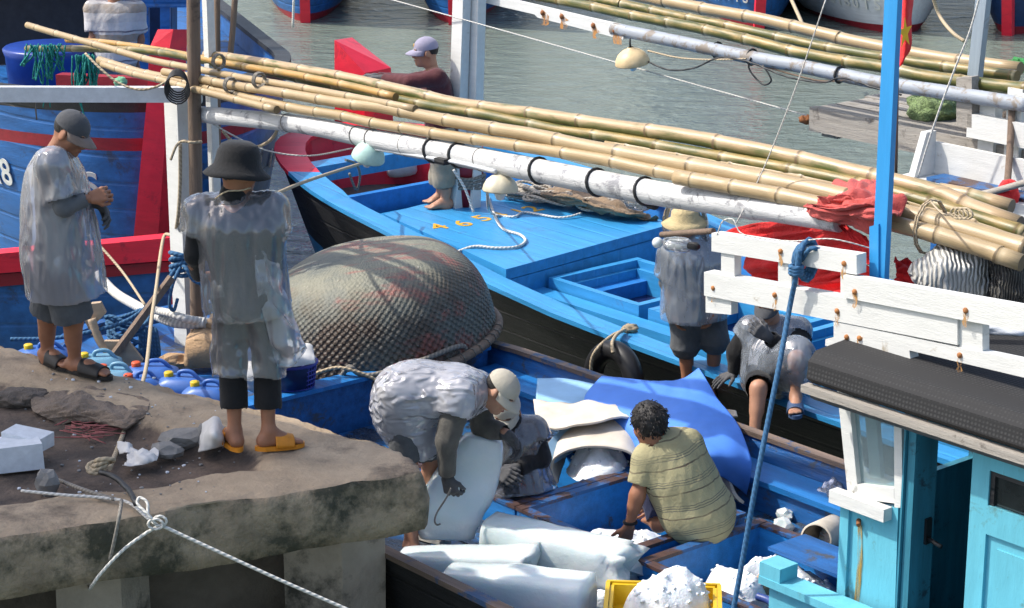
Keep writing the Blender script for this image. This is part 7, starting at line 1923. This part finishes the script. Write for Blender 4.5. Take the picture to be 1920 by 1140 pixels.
# cardboard tube and foam scraps
mb = MB(); a_ = G(1530, 1012, .85); b_ = a_ + V((.17, .30, -.05)); ax = (b_ - a_).normalized()
mb.lathe([(.085, 0), (.095, .0), (.097, .004), (.09, .34), (.08, .34), (.08, .01)], a_, ax, 26); obj("cardboard_tube", mb, plain("dirty_cream_card", (.60, .53, .43), .7, .2, 6, .3, 30), None, "stubby dirty cream tube lying open towards us beside the wheelhouse", "tube")
boxes("foam_crate", m_black, None, (-7.42, -7.1, 8.95, 9.2, .73, .93), label="small dark crate wedged against the wheelhouse behind the tube", cat="crate")
mb = MB(); mb.sheet([[G(1530, 915, .93), G(1560, 905, .95), G(1592, 900, .92)], [G(1532, 935, .90), G(1562, 930, .97), G(1595, 925, .92)], [G(1540, 952, .80), G(1568, 955, .84), G(1595, 958, .80)]], 9, 9, .002, .05, 12, 5); obj("plastic_film", mb, m_film3, None, "crumpled clear blue plastic film on the ledge left of the wheelhouse", "plastic")

# mats and sheets on the deck
m_bluefoam = plain("bright_blue_foam_mat", (.07, .22, .70), .55, .12, 4, .15, 30); m_lb = plain("pale_blue_foam_mat", (.26, .46, .68), .6, .12, 5, .15, 30); m_creamat = plain("dirty_cream_mat", (.58, .52, .43), .75, .16, 5, .35, 22)
mb = MB(); mb.sheet([[G(x, y, z) for x, y, z in r] for r in (
    [(1128, 706, 1.14), (1180, 712, 1.18), (1240, 716, 1.20), (1285, 708, 1.24), (1312, 692, 1.30)],
    [(1095, 748, 1.10), (1170, 752, 1.16), (1240, 755, 1.20), (1300, 750, 1.24), (1345, 745, 1.24)],
    [(1120, 790, 1.02), (1190, 800, 1.10), (1250, 805, 1.16), (1320, 800, 1.20), (1380, 792, 1.18)],
    [(1150, 830, .92), (1200, 838, 1.02), (1262, 845, 1.12), (1340, 852, 1.14), (1408, 862, 1.08)],
    [(1170, 860, .82), (1215, 870, .92), (1275, 880, 1.02), (1345, 890, .98), (1400, 928, .80)])], 12, 12, .010, .008, 2.5, 4, fold=(2.5, 3, .010))
obj("foam_mat", mb, m_bluefoam, None, "big bright blue foam mat propped like a tent behind the squatting man", "mat")
mb = MB(); mb.sheet([[G(1008, 712, 1.02), G(1060, 712, 1.04), G(1120, 722, 1.05)], [G(1005, 760, .98), G(1060, 765, 1.0), G(1120, 770, 1.0)], [G(1010, 800, .95), G(1060, 815, .95), G(1120, 818, .95)]], 8, 8, .01, .01, 4, 2); obj("foam_mat", mb, m_lb, None, "pale blue foam mat lying under the cream sheets", "mat")
mb = MB(); mb.sheet([[G(1020, 835, .98), G(1060, 800, 1.02), G(1100, 792, 1.04)], [G(1028, 862, .92), G(1065, 830, .94), G(1105, 812, .98)], [G(1030, 872, .88), G(1070, 850, .88), G(1110, 828, .92)]], 8, 8, .01, .005, 4, 3); obj("foam_mat", mb, m_lb, None, "narrow pale blue strip of mat in front of the rolled cream mat", "mat")
mb = MB(); mb.sheet([[G(1000, 750, 1.07), G(1060, 756, 1.08), G(1130, 750, 1.10), G(1192, 735, 1.12)], [G(1004, 778, 1.06), G(1065, 778, 1.09), G(1135, 768, 1.12), G(1204, 762, 1.13)], [G(1012, 808, 1.03), G(1070, 804, 1.08), G(1140, 790, 1.12), G(1208, 782, 1.10)]], 9, 9, .012, .02, 6, 6); obj("foam_mat", mb, m_creamat, None, "flat torn cream mat lying over the blue mats", "mat")
mb = MB()   # rolled mat open towards us, ice inside
rc = G(1118, 905, .80); axr = V((.15, 1, .08)).normalized(); rx = V((1, -.15, 0)).normalized(); rows = []
for i in range(5):
    row = []
    for j in range(11):
        a = -.35 + j / 10 * (math.pi + .75); rr = .235 + .03 * math.sin(j * .9)
        row.append(rc + axr * (.14 * i) + rx * (math.cos(a) * rr * 1.05) + Z_ * (math.sin(a) * rr * .82 + .06))
    rows.append(row)
mb.sheet(rows, 4, 4, .012, .012, 5, 7); obj("rolled_mat", mb, m_creamat, None, "cream mat rolled into an open tunnel with crushed ice inside", "mat")
crushed("crushed ice inside the rolled cream mat", rc + axr * .16 + Z_ * .03, .19, .22, .14, 40, 11)
mb = MB(); mb.sheet([[rc + rx * .22 + Z_ * .22 + axr * .0, rc + rx * .30 + Z_ * .18 + axr * .2], [rc + rx * .27 + Z_ * .1, rc + rx * .34 + Z_ * .1 + axr * .2], [rc + rx * .23 - Z_ * .04, rc + rx * .32 - Z_ * .04 + axr * .2]], 5, 8, .012); obj("mat_edge", mb, m_lb, None, "pale blue curled mat edge at the mouth of the rolled mat", "mat")
mb = MB(); mb.sheet([[G(1335, 868, .93), G(1360, 880, .93)], [G(1355, 905, .86), G(1378, 920, .86)], [G(1372, 935, .80), G(1396, 940, .80)]], 6, 6, .02, .01, 6); obj("foam_mat", mb, m_creamat, None, "small grey-cream mat corner under the blue tent-like mat", "mat")
mb = MB(); mb.sheet([[G(1354, 768, 1.10), G(1380, 770, 1.12)], [G(1358, 788, 1.06), G(1384, 782, 1.09)]], 6, 6, .012, .008, 6); obj("foam_mat", mb, m_creamat, None, "curled cream mat corner behind the blue mat near the seated man's foot", "mat")
mb = MB(); mb.blob(G(1345, 890, .84), (.09, .08, .10), 3, .3, 2, 14); obj("dark_cloth", mb, m_navy_cl, None, "dark blue cloth bundle under the blue mat behind the squatting man", "cloth")

# tyre fender
mb = MB(); c = N(1150, 712, 10.02)
mb.tube([c + UV_ * (.205 * math.cos(a)) + Z_ * (.205 * math.sin(a)) + NV_ * .02 * math.sin(a) for a in [j * 6.28318 / 36 for j in range(36)]], .072, 14, closed=True); obj("tyre_fender", mb, m_rubber, None, "black tyre fender hanging on the black hull behind the mats", "tyre")
rope("tan rope tying the tyre fender to the sky blue gunwale", [N(1108, 700, 9.93), N(1110, 672, 9.93), N(1125, 648, 9.97), N(1150, 628, 10.2), N(1170, 620, 10.38)], .013, m_r_tan, 7)
rope("second tan rope tail over the tyre fender", [N(1150, 662, 9.93), N(1148, 642, 9.98), N(1158, 626, 10.22), N(1172, 618, 10.36)], .013, m_r_tan, 7)
mb = MB(); mb.blob(B(-11.15, 10.45, 1.085), (.06, .05, .035), 3, .5, 3, 3); obj("rope_knot", mb, m_r_tan, None, "frayed rope knot on the sky blue gunwale above the tyre", "knot")

# things on the sky blue foredeck
m_sackcl = cloth("brown_canvas", (.24, .165, .10), .9, .25, 150, .5, 3)
cl = thing("rope_heap", "heap of coiled grey ropes on the sky blue foredeck beside the brown canvas", "rope heap", G(1010, 372, 1.2))
rs = random.Random(12)
for q_ in range(3):
    mb = MB()
    for k in range(9):
        c0 = G(1000 + 55 * q_, 366 + 10 * q_, 1.24) + V((rs.uniform(-.08, .08), rs.uniform(-.12, .12), rs.uniform(0, .06)))
        lx, ly = rs.uniform(.14, .30), rs.uniform(.06, .14); an_ = rs.uniform(-.5, -.2)
        mb.tube([c0 + V((math.cos(an_) * lx * math.cos(a) - math.sin(an_) * ly * math.sin(a), math.sin(an_) * lx * math.cos(a) + math.cos(an_) * ly * math.sin(a), .025 * math.sin(a * 2 + k) + .01)) for a in [j * .2618 for j in range(24)]], .014, 6, closed=True)
    obj("coil", mb, rope_mat("grey_white_rope_" + "abc"[q_], (.40, .36, .30)), cl)
mb = MB(); mb.sheet([[G(x, y, z) for x, y, z in r] for r in ([(1010, 345, 1.32), (1080, 340, 1.36), (1150, 352, 1.34), (1190, 365, 1.30)], [(1015, 362, 1.34), (1085, 365, 1.38), (1160, 378, 1.34), (1205, 385, 1.28)], [(1040, 378, 1.28), (1100, 385, 1.32), (1170, 398, 1.30), (1222, 400, 1.24)], [(1090, 395, 1.22), (1130, 402, 1.23), (1180, 412, 1.22), (1235, 412, 1.21)])], 10, 10, .01, .02, 7, 9, fold=(3, 8, .05))
obj("canvas", mb, m_sackcl, None, "crumpled brown canvas on the sky blue foredeck under the boom", "canvas")
rope("white cable curling over the yellow numbers on the sky blue foredeck", [G(915, 368, 1.215), G(930, 410, 1.215), G(945, 430, 1.215), G(975, 440, 1.215), G(985, 452, 1.215), G(968, 463, 1.215), G(930, 465, 1.215), G(890, 462, 1.215), G(855, 473, 1.18)], .012, m_r_white, 7, 8, name="cable", cat="cable")
rope("grey cable looping from the cream lamp to the foredeck", [N(914, 362, 8.4), P(917, 395, 17.5), G(935, 404, 1.215), G(965, 406, 1.215), G(985, 398, 1.215), G(1050, 408, 1.215), G(1090, 400, 1.23)], .010, m_r_white, 7, 8, name="cable", cat="cable")
rope("pale cord slanting from the boom past the red bucket to the deck", [P(850, 318, 18.2), P(870, 350, 18.2), P(882, 380, 18.2), G(888, 398, 1.215)], .011, m_r_white, 7, name="cord", cat="cord")
bkr = thing("red_bucket", "red bucket wrapped in grey rope behind the barefoot man", "bucket", G(876, 382, 1.2))
c = G(876, 384, 1.2); mb = MB(); mb.lathe([(.0, .0), (.105, .0), (.145, .36), (.15, .37), (.135, .36), (.10, .03), (0, .03)], c, Z_, 22); obj("bucket_body", mb, m_darkred, bkr)
mb = MB()
for k in range(4): mb.tube([c + V((math.cos(a) * (.138 + .004 * k), math.sin(a) * (.138 + .004 * k), .17 + .03 * k + .008 * math.sin(a * 3 + k))) for a in [j * .2618 for j in range(24)]], .016, 6, closed=True)
obj("rope_wrap", mb, m_r_grey, bkr)
mb = MB(); c = G(753, 328, 1.1); mb.lathe([(0, -.14), (.06, -.138), (.085, -.12), (.095, -.07), (.098, 0), (.095, .07), (.085, .12), (.06, .138), (0, .14)], c + Z_ * .08, V((1, .12, .1)), 20); obj("float", mb, m_cream if False else m_whiteold, None, "white barrel-shaped float lying in the bow well of the sky blue boat", "float")
rope("grey rope hanging from the boom past the mint lamp into the bow well", [P(648, 300, 18.0), P(668, 308, 18.2), P(675, 330, 18.4), P(668, 356, 18.5), P(655, 325, 18.4)], .011, m_r_grey, 6)
mb = MB(); mb.blob(G(1058, 507, .84), (.06, .05, .035), 3, .4, 2.5, 9); obj("rag", mb, m_bnet, None, "small dark rag beside the sky blue hatch coaming", "rag")

# things on the tall blue boat and the bamboo tips
mb = MB(); c = P(96, 165, 20.3); c.z -= .05
mb.lathe([(0, 0), (.34, 0), (.38, .03), (.40, .36), (.42, .42), (.40, .44), (0, .44)], c, Z_, 28); tb_ = obj("blue_tub", mb, plain("deep_blue_plastic", (.012, .045, .25), .35, .15), None, "big deep blue plastic tub on the tall boat behind the bamboo tips", "tub")
m_teal = rope_mat("teal_net_rope", (.01, .22, .19))
for i, (x, y, w_, h_, lab) in enumerate(((75, 98, .16, .2, "teal rope tangle hanging on the leftmost bamboo tips"), (155, 118, .10, .22, "teal rope tangle hanging on the bamboo beside the striped-shirt man"))):
    mb = MB(); rs = random.Random(40 + i); c = N(x, y, 7.98)
    for k in range(16):
        x0 = rs.uniform(-w_, w_) ; pts = [c + V((x0, rs.uniform(-.04, .04), .06)), c + V((x0 + rs.uniform(-.05, .05), rs.uniform(-.06, .06), -rs.uniform(.02, h_))), c + V((x0 + rs.uniform(-.08, .08), rs.uniform(-.05, .05), -rs.uniform(0, h_ * 1.2))), c + V((x0 + rs.uniform(-.06, .06), .02, .05))]
        mb.tube(cr(pts, 6), .007, 5)
    for k in range(2): mb.tube(cr([c, c + V((rs.uniform(-.06, .06), 0, -.2)), c + V((rs.uniform(-.06, .06), 0, -.42))], 6), .005, 5)
    obj("rope_tangle", mb, m_teal, None, lab, "rope tangle")
mb = MB(); mb.blob(P(226, 154, 18.8), (.055, .05, .045), 3, .35, 2.5, 3); obj("green_bag", mb, cloth("mint_green_bag", (.16, .42, .24)), None, "small mint green bag on the red bulwark of the tall boat", "bag")
mb = MB(); c = P(332, 168, 15.05)
for k in range(6): mb.tube([c + V((.085 * math.cos(a) * (1 - .05 * k), .02 * k * .5, .10 * math.sin(a) * (1 - .04 * k) + .01 * k)) for a in [j * .4189 for j in range(15)]], .006, 6, closed=True)
obj("cable_coil", mb, m_r_black, None, "coil of black cable at the corner of the white crossbar and post", "cable coil")
rope("tan rope drooping along the white crossbar to the cable coil", [P(160, 100, 15.3), P(190, 130, 15.2), P(222, 155, 15.15), P(260, 168, 15.1), P(295, 162, 15.1), P(318, 148, 15.1)], .009, m_r_tan, 6)
for x, y0, y1 in ((69, 186, 225),):
    mb = MB(); mb.tube(cr([P(x, y0, 15.2), P(x - 2, (y0 + y1) / 2, 15.2), P(x, y1, 15.2)], 4), .006, 5); obj("steel_hook", mb, m_steel, None, "small steel clip hanging below the white crossbar", "clip")
for i, (x, y, n_) in enumerate(((408, 115, 8.2), (484, 150, 8.15), (430, 159, 8.1))):
    mb = MB(); c = N(x, y, n_)
    for k in range(3): mb.tube([c + UV_ * .012 * k + (NV_ * math.cos(a) + Z_ * math.sin(a) * 1.1) * .046 for a in [j * .5236 for j in range(12)]], .007, 5, closed=True)
    obj("lashing", mb, m_r_grey, None, ("grey cord lashing round the bamboo just right of the wooden pole", "grey cord lashing round the bamboo above the bucket hat", "grey cord lashing round the lower bamboo poles near the wooden pole")[i], "lashing")
mb = MB(); c = N(1742, 425, 8.6)
for k in range(2): mb.tube([c + UV_ * .015 * k + (NV_ * math.cos(a) * .12 + Z_ * math.sin(a) * .14) for a in [j * .5236 for j in range(12)]], .006, 5, closed=True)
mb.tube(cr([c + Z_ * .13, N(1770, 402, 8.3), N(1795, 398, 8.25)], 5), .006, 5)
for k in range(3): mb.tube([N(1795 + 8 * k, 400, 8.25) + (UV_ * math.cos(a) * .04 + Z_ * math.sin(a) * .025) for a in [j * .5236 for j in range(12)]], .006, 5, closed=True)
obj("lashing", mb, m_r_tan, None, "tan cord lashing with a bow round the thick bamboo right of the blue mast", "lashing")
